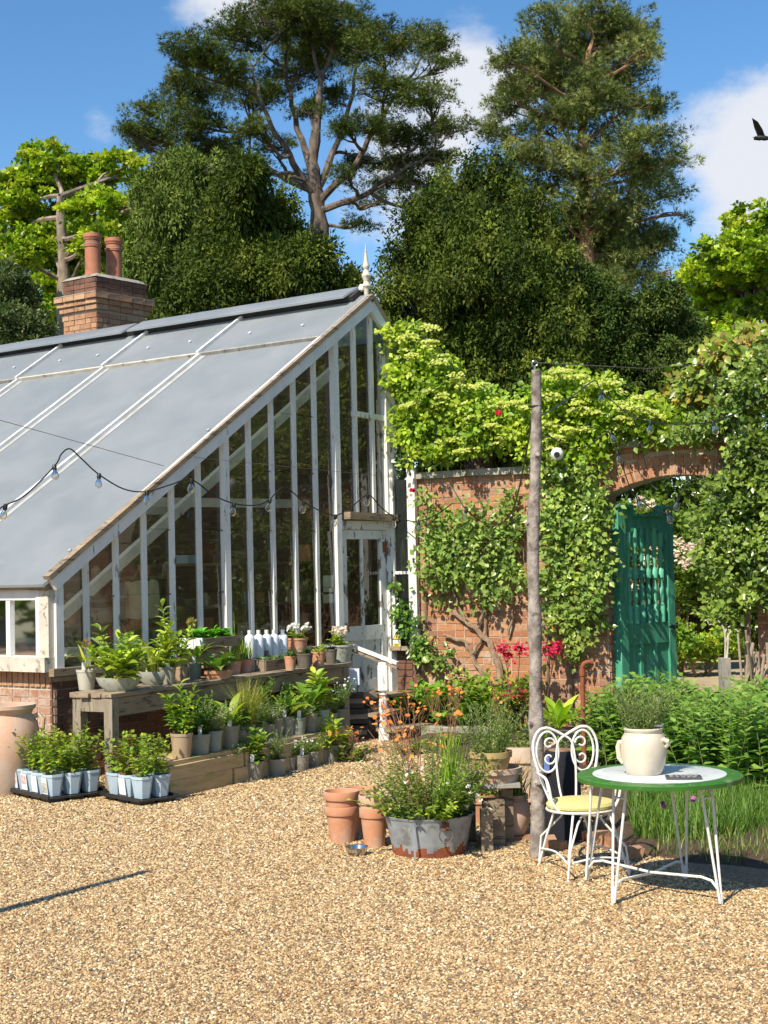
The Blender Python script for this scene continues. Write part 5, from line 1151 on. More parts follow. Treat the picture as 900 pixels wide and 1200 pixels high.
tree('pine_tree', 'broad old pine with open dark crown and many pale forking limbs behind the greenhouse', 44, [(374, 265), (370, 225), (366, 190), (372, 140), (376, 90)], .30,
     [(330, 22, 62, 26), (275, 42, 42, 22), (395, 30, 52, 28), (445, 52, 44, 24), (500, 48, 34, 20), (520, 75, 20, 12), (228, 62, 34, 20), (258, 80, 42, 18), (222, 105, 40, 18), (205, 92, 14, 8), (172, 132, 26, 13), (178, 160, 34, 15), (150, 152, 12, 8), (228, 140, 44, 22), (250, 178, 46, 18), (295, 108, 42, 20), (348, 84, 44, 18), (452, 100, 44, 16), (498, 112, 36, 14), (522, 148, 34, 11), (478, 162, 42, 13), (512, 186, 30, 8), (436, 146, 28, 10), (466, 212, 34, 9), (380, 56, 60, 20), (440, 236, 24, 9), (492, 240, 28, 9), (408, 205, 20, 7), (326, 172, 20, 8), (298, 192, 22, 7), (360, 128, 24, 9), (512, 218, 24, 8), (420, 262, 18, 6), (345, 205, 14, 6), (398, 150, 18, 8), (250, 205, 30, 9), (470, 190, 30, 9), (200, 190, 44, 16), (300, 150, 22, 10), (390, 112, 22, 9), (430, 190, 26, 8), (345, 8, 50, 20)],
     1330, 72, .44, .135, PINE, tpl='tuft3', mat='needle', dz=2.6, flat=.7, sub=10, wdr=.8, shell=.2, bark='pinebark', forks=((-1.2, (371, 232), (345, 190), (318, 150), (300, 100), (292, 60)), (1, (368, 215), (348, 150), (338, 95), (335, 40)), (.8, (371, 222), (396, 170), (412, 110), (420, 55)), (-1, (372, 240), (410, 200), (440, 150), (470, 105), (500, 60)), (1.5, (370, 228), (330, 205), (280, 185), (235, 165)), (-.8, (373, 250), (420, 232), (465, 205), (520, 170))))
tree('pine_tree', 'tall columnar pine with a straight reddish trunk and bushy grey green crown right of centre', 46, [(686, 400), (688, 300), (684, 220), (682, 150), (688, 90), (690, 60)], .30,
     [(690, 12, 46, 24), (636, 26, 32, 18), (738, 30, 34, 20), (600, 66, 24, 20), (646, 78, 44, 22), (718, 74, 48, 22), (764, 58, 20, 16), (596, 118, 28, 18), (588, 152, 26, 14), (656, 134, 44, 16), (728, 128, 46, 18), (766, 120, 24, 10), (612, 178, 36, 14), (752, 168, 46, 20), (786, 186, 26, 9), (636, 210, 38, 16), (700, 196, 50, 22), (742, 224, 48, 22), (782, 228, 22, 8), (728, 262, 54, 22), (776, 282, 30, 18), (688, 286, 48, 22), (640, 250, 36, 20), (654, 306, 38, 18), (786, 318, 18, 12), (742, 322, 46, 24), (700, 330, 60, 20), (800, 250, 10, 6), (690, 110, 50, 26), (670, 50, 50, 24), (710, 160, 44, 20), (660, 180, 40, 22), (690, 240, 50, 24), (760, 200, 34, 20), (670, 270, 44, 22), (710, 300, 60, 24), (624, 100, 30, 18), (740, 95, 40, 20), (740, 290, 50, 22), (640, 150, 36, 18), (720, 40, 40, 22)],
     1400, 76, .44, .145, [(.10, .14, .045), (.16, .20, .08), (.22, .25, .11), (.06, .09, .035)], bark='redbark', tpl='tuft3', mat='needle', dz=2.0, flat=.9, sub=4, shell=.25, wdr=.85, backfill=.25)
YEW = [(.036, .062, .012), (.064, .098, .018), (.11, .145, .028), (.022, .040, .010)]
tree('yew_tree', 'wide domed dark yew directly behind the gable peak right of the finial', 27, [(560, 420), (565, 330), (562, 260)], .35,
     [(560, 214, 40, 26), (515, 258, 50, 36), (596, 248, 52, 38), (560, 280, 60, 40), (498, 312, 52, 44), (570, 326, 66, 48), (626, 300, 40, 36), (640, 340, 34, 40), (488, 380, 50, 48), (560, 400, 74, 54), (636, 400, 52, 50), (456, 350, 20, 24), (600, 450, 60, 40), (520, 450, 60, 40), (560, 460, 110, 50), (470, 440, 30, 50), (650, 450, 40, 50), (560, 500, 120, 50)],
     1300, 215, .32, .078, YEW, bark='darkbark', mat='needle', dz=1.5, hang=.8, flat=1.15, shell=.6, wdr=.55, tpl='tri', backfill=.4)
tree('yew_tree', 'dark green yew rising behind the roof between the chimney and the gable peak', 29, [(300, 420), (300, 330), (300, 260)], .35,
     [(290, 202, 14, 14), (286, 222, 24, 18), (276, 246, 28, 22), (306, 250, 32, 24), (266, 278, 34, 26), (318, 282, 44, 28), (256, 314, 40, 28), (300, 318, 50, 32), (350, 312, 42, 26), (300, 350, 80, 34), (382, 340, 34, 20), (410, 345, 22, 14), (236, 350, 40, 30)],
     950, 215, .34, .080, YEW, bark='darkbark', mat='needle', dz=1.5, hang=.7, flat=1.15, shell=.6, wdr=.55, tpl='tri', backfill=.4)
tree('cypress_tree', 'drooping dark cypress with bare silver twigs between the pale maple and the yew', 33, [(205, 420), (205, 330), (210, 240)], .3,
     [(206, 206, 30, 14), (182, 226, 26, 18), (226, 238, 24, 20), (200, 252, 30, 20), (178, 270, 22, 26), (214, 286, 28, 26), (176, 316, 24, 28), (210, 330, 34, 34), (190, 360, 40, 28), (236, 200, 22, 10)],
     430, 170, .28, .088, [(.09, .14, .035), (.15, .20, .055), (.055, .09, .02)], bark='whitebark', mat='needle', dz=1.5, hang=1.2, flat=1.4, shell=.6, wdr=.5, tpl='tri', sub=7, backfill=.3)
MAP = [(.21, .33, .022), (.30, .41, .035), (.12, .21, .02), (.38, .45, .05)]
tree('maple_tree', 'bright lime green maple in fresh leaf at the left edge behind the chimney', 38, [(75, 430), (75, 330), (70, 230)], .32,
     [(58, 190, 34, 22), (26, 218, 30, 26), (96, 208, 36, 24), (142, 200, 32, 18), (56, 240, 46, 26), (110, 246, 40, 24), (14, 262, 24, 26), (60, 286, 44, 24), (128, 284, 34, 22), (20, 300, 26, 22), (76, 330, 40, 24), (136, 330, 30, 26), (60, 372, 40, 26), (150, 372, 30, 22), (176, 232, 16, 18), (90, 300, 30, 20), (100, 390, 60, 24)],
     1050, 64, .32, .125, MAP, dz=2.2, flat=.6, shell=.55, sub=4, wdr=.8, backfill=.35)
tree('maple_tree', 'bright spring green tree at the right edge of the photo behind the wall', 36, [(880, 470), (880, 380), (878, 320)], .3,
     [(884, 262, 34, 22), (850, 296, 30, 20), (900, 300, 34, 24), (826, 322, 22, 18), (866, 332, 40, 22), (910, 340, 30, 26), (836, 358, 34, 22), (882, 372, 40, 24), (826, 396, 34, 22), (870, 410, 46, 24), (930, 300, 40, 30), (940, 370, 40, 40), (920, 420, 40, 30)],
     900, 64, .30, .115, MAP, dz=2.0, flat=.6, shell=.55, sub=4, wdr=.8, backfill=.4)
tree('holm_oak', 'dense dark grey green evergreen at the left edge below the lime green maple', 31, [(15, 440), (15, 380)], .25,
     [(12, 336, 26, 20), (-10, 350, 30, 30), (26, 360, 24, 24), (10, 390, 40, 30), (40, 392, 24, 18), (-10, 410, 40, 30)], 420, 80, .28, .08, [(.08, .12, .055), (.12, .16, .08), (.05, .08, .035)], bark='darkbark', dz=1.0, flat=.9, shell=.6, backfill=.3)
tree('conifer_tree', 'dark pyramidal conifer just left of the right maple above the wall', 30, [(775, 480), (775, 400), (775, 360)], .25,
     [(776, 352, 22, 22), (760, 386, 32, 26), (792, 392, 30, 26), (744, 420, 34, 30), (786, 426, 44, 30), (816, 424, 26, 26), (768, 456, 50, 26), (830, 456, 36, 26)], 800, 145, .25, .074, [(.035, .07, .022), (.06, .10, .03), (.10, .14, .04)], bark='darkbark', mat='needle', dz=1.0, hang=.7, flat=1.0, shell=.7, wdr=.55, tpl='tri', backfill=.4)
tree('conifer_tree', 'dark bushy conifer between the big yew and the pyramidal conifer', 29, [(708, 480), (708, 400), (708, 370)], .25,
     [(700, 352, 30, 24), (724, 366, 26, 26), (682, 384, 32, 30), (714, 404, 36, 32), (692, 440, 46, 32), (738, 446, 40, 30), (680, 330, 22, 18)], 800, 145, .25, .074, [(.035, .07, .022), (.055, .10, .025), (.09, .13, .035)], bark='darkbark', mat='needle', dz=1.0, hang=.7, flat=1.0, shell=.7, wdr=.55, tpl='tri', backfill=.4)
# trees outside the frame, to the right of the camera (they stand in the panes' reflections); belt behind it added to darken window reflections
def offtree(x, y, h, r, label, seed):
    root = thing('garden_tree', Vector((x, y, 0)), label, 'tree'); mb = MB(); mb.tube([(x, y, -.1), (x, y, h*.4), (x+.2, y, h*.75)], [.3, .24, .1], 8); part('trunk', mb, M['bark'], root, wld=True, sm=True)
    bl = [(Vector((x+RNG.uniform(-.6, .6)*r, y+RNG.uniform(-.6, .6)*r, h*.2+h*.74*k/10)), r*(.75-.04*k), r*.5) for k in range(11)]
    crown('crown', root, bl, 190, 30, .9, .42, [(.10, .14, .03), (.16, .20, .05), (.07, .10, .03)], shell=.6)
OT = ['leafy garden tree beyond the right edge nearest the wall', 'taller garden tree beyond the right edge behind the wall', 'leafy garden tree far to the right of the gravel yard', 'tallest garden tree far beyond the right edge', 'small garden tree just behind the right end of the wall']
OT += ['garden tree outside the picture, %s of the belt behind the photographer' % ORD[k] for k in range(11)]
for i, (x, y, h, r) in enumerate(((13, 15, 9, 3.2), (15, 22, 11, 3.5), (19, 9, 10, 3.6), (22, 17, 13, 4.2), (11.5, 20.5, 7, 2.6), (-22, 24, 8, 3.5), (-30, 12, 9, 4), (-36, 2, 10, 4.5), (-34, -10, 11, 5), (-27, -22, 11, 5), (-16, -30, 11, 5), (-3, -33, 10, 5), (10, -30, 10, 5), (22, -22, 10, 5), (30, -8, 10, 5), (28, 4, 10, 4.5))):
    offtree(x, y, h, r, OT[i], i)

# ------------------------------------------------------------------ hedge and blossom seen through the gateway
def shrub(name, label, blobs, D, ncl, per, cr, leaf, cols, cat='shrub', dz=.4, tpl='oval', mat='leaf', stems=True, group=None, shell=.6, hang=0, flat=.9, wdr=.6, base=None, bark='twig', asp=.8):
    bl = blob_pts(blobs, D, dz); c0 = base or Vector((sum(b[0].x for b in bl)/len(bl), sum(b[0].y for b in bl)/len(bl), 0)); root = thing(name, c0, label, cat, group)
    if stems:
        mb = MB()
        for c, rx, rz in bl:
            limb(mb, (c.x*.4+c0.x*.6+RNG.uniform(-.1, .1), c0.y*.6+c.y*.4, 0), c, .03, .01, .06, 5, 5)
            for q in range(4): d = rdir(1)[0]; limb(mb, c, c+Vector((d[0]*rx, d[1]*rx*.6, d[2]*rz)), .012, .004, .1, 3, 4)
        part('stems', mb, M[bark], root, wld=True, kind='stuff')
    crown('foliage', root, bl, ncl, per, cr, leaf, cols, tpl, mat, flat, hang, shell, wdr=wdr, asp=asp); return root, bl
HB1 = [(.05, .10, .02), (.09, .15, .03), (.04, .07, .02)]
shrub('tall_hedge', 'tall dark evergreen hedge filling the view above the green gate', [(690, 560, 40, 40), (740, 570, 40, 44), (790, 600, 40, 44), (840, 570, 50, 44), (900, 580, 50, 60), (730, 640, 40, 50), (790, 660, 44, 50), (860, 640, 60, 50), (930, 660, 50, 60), (740, 720, 50, 40), (830, 716, 60, 40), (910, 730, 60, 50), (960, 600, 50, 80), (1000, 700, 60, 80), (680, 700, 40, 60), (640, 600, 60, 80), (560, 600, 80, 90), (480, 600, 60, 90)], 28, 900, 36, .40, .14, HB1, cat='hedge', dz=.6, mat='gloss_leaf', flat=1, shell=.5)
shrub('berberis_bush', 'reddish brown leaved bush seen through and beside the green gate', [(745, 700, 22, 30), (780, 716, 24, 30), (812, 720, 24, 26), (800, 690, 20, 20), (830, 740, 20, 20)], 25.5, 260, 40, .22, .07, [(.16, .10, .04), (.10, .12, .03), (.22, .12, .06), (.07, .10, .03)], flat=1)
r_, bl_ = shrub('viburnum_bush', 'green bush carrying cream white blossom clusters behind the gate', [(800, 628, 24, 22), (770, 640, 22, 30), (820, 664, 26, 24), (796, 690, 24, 18), (760, 600, 18, 14), (735, 640, 18, 30)], 24.5, 330, 40, .24, .085, [(.16, .26, .05), (.22, .34, .07), (.10, .18, .04)], flat=.9)
P = []
for (x, y, n) in ((796, 636, 10), (806, 644, 12), (816, 640, 8), (790, 650, 10), (812, 656, 10), (800, 660, 7), (748, 588, 9), (760, 590, 6), (756, 655, 8), (740, 690, 8), (762, 640, 6), (822, 650, 6)):
    for k in range(n):
        q = W(x+RNG.uniform(-5, 5), y+RNG.uniform(-4, 4), 23.9); P += [q+Vector((RNG.uniform(-.06, .06), RNG.uniform(-.06, .02), RNG.uniform(-.05, .05)))-r_.location for _ in range(3)]
flowers(r_, P, .045, [(.82, .72, .58), (.80, .66, .52), (.86, .80, .68)], name='blossom')
shrub('laurel_shrub', 'low glossy light green shrub at the foot of the hedge left of the iron bracket', [(800, 752, 26, 16), (830, 762, 26, 12), (780, 768, 22, 12), (850, 752, 16, 14)], 24, 150, 30, .18, .08, LIME+GRN, flat=.8)
# shepherd's crook bracket and wood pile on the path
p = G(849, 783, 0); p = W(849, 780, 19.5); p.z = 0; s = F/19.5; t = thing('iron_bracket', p, 'pale rusty iron crook bracket with scrolls standing on a wooden stump', 'bracket')
zb_ = lambda y: W(849, y, 19.5).z
mb = MB(); mb.box((0, 0, (zb_(771))/2), (.14, .12, zb_(771)), jit=.004); part('stump', mb, M['greywood'], t)
k = 1/s; X = lambda x, y: Vector(((x-849)*k, 0, zb_(y)))
mb = MB(); mb.tube([X(850, 772), X(851, 750), X(850, 738), X(846, 730), X(840, 725), X(834, 724), X(831, 728), X(833, 732), X(836, 731)], .012, 6); mb.tube([X(851, 755), X(854, 745), X(858, 740), X(864, 738), X(866, 741)], .010, 6); mb.tube([X(851, 742), X(853, 736), X(857, 734), X(860, 737), X(857, 740), X(855, 738)], .009, 6); mb.tube([X(852, 772), X(854, 755), X(855, 742)], .014, 6)
part('crook', mb, M['whitewood'], t, sm=True)
t = thing('branch_pile', Vector(tuple(W(888, 780, 14.1))[:2]+(0,)), 'heap of cut grey branches leaning together at the right edge beyond the gateway', 'log pile')
for i in range(26):
    x0 = RNG.uniform(862, 905); a_ = W(x0, RNG.uniform(820, 862), 14.1+RNG.uniform(-.25, .25)); b_ = W(x0+RNG.uniform(-16, 70), RNG.uniform(735, 785), 14.1+RNG.uniform(-.25, .3)); mb = MB(); r0 = RNG.uniform(.012, .026); mb.tube([a_, a_.lerp(b_, .5)+Vector((0, 0, .02)), b_], [r0, r0*.9, r0*.75], 7); part('branch', mb, M['log'], t, wld=True, sm=True)

# ------------------------------------------------------------------ climbers on the wall
def climber(name, label, blobs, off, ncl, per, cr, leaf, cols, mat='gloss_leaf', cat='climber', thick=.22, tpl='oval', flat=1, hang=.5, stemspx=None, wdr=.72, sr=.02, group=None, mx=0.25):
    """foliage hung on the wall face: blobs in photo pixels are laid on the plane of the wall, off metres proud"""
    bl = []
    for b in blobs:
        p = PL(b[0], b[1], WP+WN*(off+(b[4] if len(b) > 4 else 0)), WN); s = F/p.y; bl.append((p, b[2]/s, b[3]/s))
    x0 = stemspx[0][0] if stemspx else blobs[0][:2]; bp_ = PL(x0[0], 860, WP+WN*.1, WN); root = thing(name, Vector((bp_.x, bp_.y, 0)), label, cat, group)
    vol = np.array([b[1]*b[2] for b in bl]); idx = NR.choice(len(bl), ncl, p=vol/vol.sum())
    u = NR.uniform(-1, 1, (ncl, 2)); m_ = np.hypot(u[:, 0], u[:, 1]) > 1; u[m_] *= .6
    Cc = np.array([tuple(bl[i][0]+WD*(a*bl[i][1])+UP*(b*bl[i][2])+WN*(RNG.uniform(-1, 1)*thick*(1-.5*abs(a)))) for i, (a, b) in zip(idx, u)])
    n = ncl*per; ci = np.repeat(np.arange(ncl), per); e = NR.normal(size=(n, 3))*.5; e[:, 2] *= flat; P = Cc[ci]+e*cr
    A = unit(e*.5+rdir(n)*.8+np.array([0, 0, -hang])+np.array(tuple(WN))*.25); N = unit(rdir(n)*.75+np.array([-.25, -.9, .65]))
    base = pal(ncl, cols, .10); col = np.clip(base[ci]*(1+.15*NR.normal(size=(n, 1))), .003, .9); L = leaf*NR.uniform(.65, 1.25, n)
    leaves('foliage', root, P, A, N, L, L*wdr, col, tpl, M[mat], wld=True)
    mb = MB()
    if stemspx:
        for st_ in stemspx:
            r0 = st_[-1] if isinstance(st_[-1], float) else sr; q = [PL(x, y, WP+WN*(off*.35), WN) for x, y in (st_[:-1] if isinstance(st_[-1], float) else st_)]
            pts = []
            for i in range(len(q)-1):
                for k in range(3): pts.append(q[i].lerp(q[i+1], k/3)+Vector((RNG.uniform(-1, 1), 0, RNG.uniform(-1, 1)))*.012)
            pts.append(q[-1]); mb.tube(pts, [r0*(1-.6*i/len(pts)) for i in range(len(pts))], 6)
    for c, rx, rz in bl:
        for k in range(3): d = rdir(1)[0]; limb(mb, c-WN*thick*.5, c+WD*(d[0]*rx)+UP*(d[2]*rz), .008, .003, .12, 4, 4)
    part('stems', mb, M['twig'], root, wld=True, kind='stuff', sm=True)
    return root, bl
HYD = [(.20, .34, .03), (.28, .41, .04), (.12, .22, .025), (.36, .46, .06)]
r_, bl_ = climber('climbing_hydrangea', 'big lime green climbing hydrangea billowing over the top of the wall', [(472, 400, 18, 20), (490, 430, 30, 24), (474, 450, 16, 30), (516, 440, 26, 20), (500, 480, 34, 24), (548, 468, 30, 18), (530, 498, 42, 20), (580, 486, 40, 20), (560, 520, 42, 12), (604, 510, 34, 14), (480, 500, 16, 26), (652, 456, 30, 18), (690, 464, 36, 18), (655, 496, 34, 24), (706, 500, 40, 20), (740, 486, 34, 16), (640, 530, 30, 16), (690, 532, 34, 12), (768, 496, 28, 14), (790, 505, 16, 8), (610, 490, 26, 16), (505, 528, 20, 12)],
     .05, 430, 44, .14, .070, HYD, mat='leaf', thick=.28, flat=.8, hang=.3, stemspx=[[(494, 860), (498, 760), (500, 650), (505, 560), .03], [(640, 830), (645, 700), (648, 600), (650, 520), .025]])
P = []
for (x, y) in ((483, 398), (497, 392), (508, 404), (476, 418), (512, 424), (530, 446), (545, 452), (560, 458), (500, 462), (514, 470), (484, 480), (538, 482), (556, 494), (580, 474), (596, 470), (612, 478), (572, 504), (590, 520), (530, 520), (546, 534), (646, 440), (662, 442), (680, 450), (700, 452), (716, 456), (650, 470), (672, 476), (696, 482), (720, 480), (740, 474), (752, 484), (640, 500), (664, 510), (690, 506), (730, 500), (764, 492), (640, 524), (656, 520)):
    for _ in range(3):
        c = PL(x+RNG.uniform(-9, 9), y+RNG.uniform(-7, 7), WP+WN*RNG.uniform(.2, .42), WN); rq = RNG.uniform(.08, .14)
        for k in range(34): a = RNG.uniform(0, 6.28); q = rq*math.sqrt(RNG.random()); P.append(c+Vector((q*math.cos(a), q*math.sin(a), .05-3.0*q*q+RNG.uniform(-.008, .008)))-r_.location)
flowers(r_, P, .022, [(.62, .68, .14), (.70, .72, .26), (.52, .62, .10)], petals=4, name='flower_heads')
for i, (x, y) in enumerate(((696-112, 484), (483, 575))):
    c = PL(x, y, WP+WN*.6, WN); o = flowers(None, [c]*2, .05, [(.6, .02, .04)], petals=6, name='red_rose'); o['kind'] = ''; del o['kind']; tag(o, ['single red rose among the lime green hydrangea on the wall top', 'single red rose beside the greenhouse corner at coping height'][i], 'flower')
PEAR = [(.20, .31, .09), (.15, .25, .06), (.26, .36, .12), (.10, .18, .05)]
climber('climbing_fruit_tree', 'espaliered fruit tree with grey stems on the brick wall left of the pole', [(503, 578, 12, 9), (512, 604, 18, 12), (556, 598, 20, 9), (598, 592, 12, 10), (500, 632, 18, 18), (530, 630, 34, 20), (576, 626, 36, 22), (610, 610, 22, 22), (500, 668, 16, 20), (530, 672, 30, 18), (576, 668, 36, 20), (612, 660, 20, 22), (510, 700, 22, 12), (560, 702, 28, 10), (600, 700, 20, 12), (545, 650, 50, 40), (506, 766, 14, 12), (520, 776, 14, 10), (500, 740, 8, 12)],
     .16, 150, 20, .10, .070, PEAR, thick=.13, hang=.1, stemspx=[[(590, 812), (584, 780), (572, 752), (560, 738), (545, 728), (530, 716), .045], [(572, 812), (566, 790), (553, 768), (545, 752), (530, 748), (520, 744), .032], [(553, 768), (562, 752), (568, 742), (570, 720), (566, 680), .02], [(560, 738), (575, 690), (590, 650), .025], [(545, 728), (525, 680), (515, 640), .022], [(596, 745), (600, 720), (610, 700), .018]])
climber('climbing_rose', 'dense climbing rose covering the brick pier between the pole and the green gate', [(652, 560, 20, 26), (680, 566, 22, 20), (694, 548, 12, 10), (650, 600, 18, 24), (680, 604, 26, 22), (704, 600, 12, 22), (660, 640, 26, 24), (694, 644, 20, 26), (656, 684, 22, 24), (688, 690, 22, 24), (664, 724, 24, 20), (690, 736, 18, 18), (672, 760, 12, 14), (712, 660, 8, 16), (645, 730, 14, 20)],
     .22, 190, 21, .11, .072, PEAR+[(.30, .40, .10)], thick=.18, hang=.1, stemspx=[[(668, 840), (666, 770), (660, 700), (670, 620), (690, 560), .03]])
climber('climbing_shrub', 'tall glossy climber with broad leaves smothering the wall right of the archway', [(826, 506, 14, 8), (846, 494, 26, 14), (870, 480, 34, 24), (862, 530, 16, 14), (888, 530, 26, 22), (905, 440, 24, 40), (862, 450, 20, 16), (846, 572, 18, 12), (876, 580, 30, 24), (838, 610, 22, 20), (870, 630, 30, 28), (905, 600, 24, 60), (838, 650, 18, 22), (862, 680, 24, 22), (896, 680, 22, 30), (846, 712, 16, 14), (812, 508, 14, 5), (790, 514, 12, 5)],
     .35, 400, 26, .115, .068, [(.08, .15, .03), (.14, .22, .05), (.24, .34, .08), (.05, .09, .02), (.16, .24, .06)], thick=.38, hang=.2, stemspx=[[(880, 850), (876, 740), (872, 640), (868, 560), .04]])
climber('photinia_shrub', 'reddish tipped shrub with yellow green leaves above the right end of the wall', [(846, 424, 18, 12), (880, 412, 24, 18), (826, 450, 20, 12), (856, 452, 20, 12), (800, 476, 18, 10), (784, 510, 14, 8)],
     -.3, 170, 26, .17, .10, [(.18, .28, .05), (.24, .34, .06), (.28, .16, .06), (.14, .20, .05)], thick=.4)
climber('ivy', 'small dark ivy trailing round the warning sign beside the door post', [(474, 716, 12, 8), (484, 728, 10, 12), (478, 744, 6, 10), (492, 760, 8, 10), (470, 540, 6, 8), (464, 690, 5, 6)], .10, 46, 16, .07, .06, DEEP+GRN, thick=.05)

# ------------------------------------------------------------------ borders
def mound(name, label, cat, pts, z, h, n, sty, cols, ll, lw, group=None, base=None, mat='leaf', tpl='oval', spread=.12, lps=14, sr=.003):
    """many leafy stems standing in a patch given by ground points"""
    root = thing(name, Vector((pts[0][0], pts[0][1], 0)) if base is None else base, label, cat, group); P = []; A = []; N = []; L = []; mb = MB()
    tri_ = [(pts[0], pts[i], pts[i+1]) for i in range(1, len(pts)-1)]; ar = [abs((b[0]-a[0])*(c[1]-a[1])-(c[0]-a[0])*(b[1]-a[1])) for a, b, c in tri_]
    for i in range(n):
        a, b, c = RNG.choices(tri_, ar)[0]; u, v = RNG.random(), RNG.random()
        if u+v > 1: u, v = 1-u, 1-v
        x = a[0]+(b[0]-a[0])*u+(c[0]-a[0])*v; y = a[1]+(b[1]-a[1])*u+(c[1]-a[1])*v
        hh = h*RNG.uniform(.78, 1.1)*(.86+.14*math.sin(x*5.1+y*2)*math.sin(y*4.3)); an = RNG.uniform(0, 6.28); sp__ = spread*RNG.random()
        tip = Vector((x+math.cos(an)*sp__, y+math.sin(an)*sp__, z+hh)); b0 = Vector((x, y, z)); mb.tube([b0, b0.lerp(tip, .5), tip], [sr, sr*.8, sr*.4], 3, cap=False)
        for q in range(lps):
            t = .12+.88*(q+RNG.random()*.5)/lps; p = b0.lerp(tip, t); az = q*1.57*1+(.8 if q % 2 else 0)+RNG.uniform(-.3, .3)
            P.append(tuple(p)); A.append((math.cos(az), math.sin(az), RNG.uniform(-.1, .45)+.5*t*t)); N.append((RNG.uniform(-.3, .3), RNG.uniform(-.4, .2), 1)); L.append(ll*RNG.uniform(.7, 1.15)*(1.15-.5*t*t))
    L = np.array(L); part('stems', mb, M['stem'], root, wld=True, kind='stuff'); c = pal(len(P), cols, .14)
    leaves('foliage', root, np.array(P), np.array(A, float), np.array(N, float), L, L*lw/ll, c, tpl, M[mat], wld=True); return root
MINT = [(.14, .27, .06), (.19, .34, .08), (.10, .21, .045), (.24, .37, .10)]
mound('mint_bed', 'dense waist high bed of bright green mint filling the border below the gate', 'plants', [g(765, 922), g(860, 945), g(930, 940), (4.1, 12.2), (4.3, 13.2), (2.6, 14.0), (1.75, 13.4), g(705, 900)], .03, .79, 1500, 0, MINT, .092, .072, spread=.26, lps=18, tpl='oval')
mound('sage_bush', 'tall green and purple tinged sage behind the chair and the stoneware jar', 'plants', [g(708, 905), g(760, 915), g(770, 895), g(715, 890)], .03, .66, 120, 0, MINT+[(.20, .22, .12)], .07, .036, lps=16)
# chives and grass
def grass(name, label, cat, pts, z, n, Lr, wd, cols, arch=(.2, 1.1), thin=True, kind=None):
    tri_ = [(pts[0], pts[i], pts[i+1]) for i in range(1, len(pts)-1)]; ar = [abs((b[0]-a[0])*(c[1]-a[1])-(c[0]-a[0])*(b[1]-a[1])) for a, b, c in tri_]; P = []
    for i in range(n):
        a, b, c = RNG.choices(tri_, ar)[0]; u, v = RNG.random(), RNG.random()
        if u+v > 1: u, v = 1-u, 1-v
        P.append((a[0]+(b[0]-a[0])*u+(c[0]-a[0])*v, a[1]+(b[1]-a[1])*u+(c[1]-a[1])*v, z))
    o = blades(name, None, np.array(P), NR.uniform(0, 6.28, n), NR.uniform(*Lr, n), wd, NR.uniform(*arch, n), pal(n, cols, .15), 4, wld=True, lean=.12)
    if not kind: del o['kind']; tag(o, label, cat)
    return o
GR = [(.10, .20, .045), (.13, .25, .05), (.065, .15, .03), (.18, .27, .07)]
grass('chives', 'soft clump of bright green chives and grass beside the table legs', 'grass', [g(742, 990), g(800, 996), g(862, 988), g(905, 975), g(905, 950), g(800, 935), g(738, 945)], .03, 5200, (.10, .27), .006, GR)
grass('grass', '', '', [g(760, 1004), g(830, 1012), g(925, 1018), g(930, 960), g(800, 960)], .01, 1500, (.05, .16), .005, GR+[(.40, .36, .16)], kind='stuff')
for i, (x, y) in enumerate(((839, 905), (829, 925), (812, 938), (777, 943))):
    c = G(x, y, .42); o = flowers(None, [c+Vector(rdir(1)[0])*.012 for _ in range(9)], .018, [(.60, .22, .50), (.50, .16, .42)], petals=5, name='chive_flower'); del o['kind']; tag(o, ['round pink chive flower nearest the jar side of the mint', 'pink chive flower below the table rim at right', 'pink chive flower low beneath the table top', 'pink chive flower above the grass behind the left table legs'][i], 'flower', 'pink chive flowers')
# fallen twigs and bits on the bed
lp = [tuple(G(RNG.uniform(20, 640), RNG.uniform(900, 1060), .012)) for _ in range(70)]+[tuple(G(RNG.uniform(200, 460), RNG.uniform(875, 925), .012)) for _ in range(50)]
leaves('leaf_litter', None, np.array(lp), rdir(120)*np.array([1, 1, .2]), rdir(120)*.3+np.array([0, 0, 1]), NR.uniform(.015, .035, 120), .014, pal(120, [(.20, .12, .05), (.12, .18, .04), (.30, .22, .08)]), 'oval')
# plants at the foot of the wall
def wplant(name, label, px, py, fn, z=.05, cat='plant'):
    p = PL(px, 860, WP+WN*.45, WN); t = thing(name, Vector((p.x, p.y, z)), label, cat); fn(t); t.scale = (1.35,)*3 if name == 'leafy_plant' else (1, 1, 1); return t
wplant('rhubarb_plant', 'dark green broad leaved plant beside the door steps below the warning sign', 483, 850, lambda t: (rosette(t, .05, 12, .42, .17, [(.05, .15, .03), (.08, .20, .04)], up=(.5, 1.2)), rosette(t, .05, 8, .30, .14, [(.05, .15, .03)], up=(.1, .7))))
wplant('leafy_plant', 'bright green leafy clump at the wall foot right of the steps', 512, 852, lambda t: (rosette(t, .05, 16, .40, .12, [(.16, .34, .05), (.22, .40, .06)], up=(.4, 1.3)), stems_leaves(t, .05, 14, .32, .2, 12, .09, .045, GRN, tpl='big')))
wplant('leafy_plant', 'bright green leafy clump at the wall foot behind the orange flowers', 545, 850, lambda t: (rosette(t, .05, 14, .34, .11, [(.16, .34, .05), (.22, .40, .06)], up=(.4, 1.3)), stems_leaves(t, .05, 20, .34, .25, 12, .08, .04, GRN, tpl='big')))
wplant('leafy_plant', 'green leafy clump at the wall foot just left of the pole', 585, 852, lambda t: stems_leaves(t, .05, 26, .42, .28, 14, .08, .04, GRN+LIME, tpl='big', base_r=.12))
TRO = W(655, 860, 14.2)
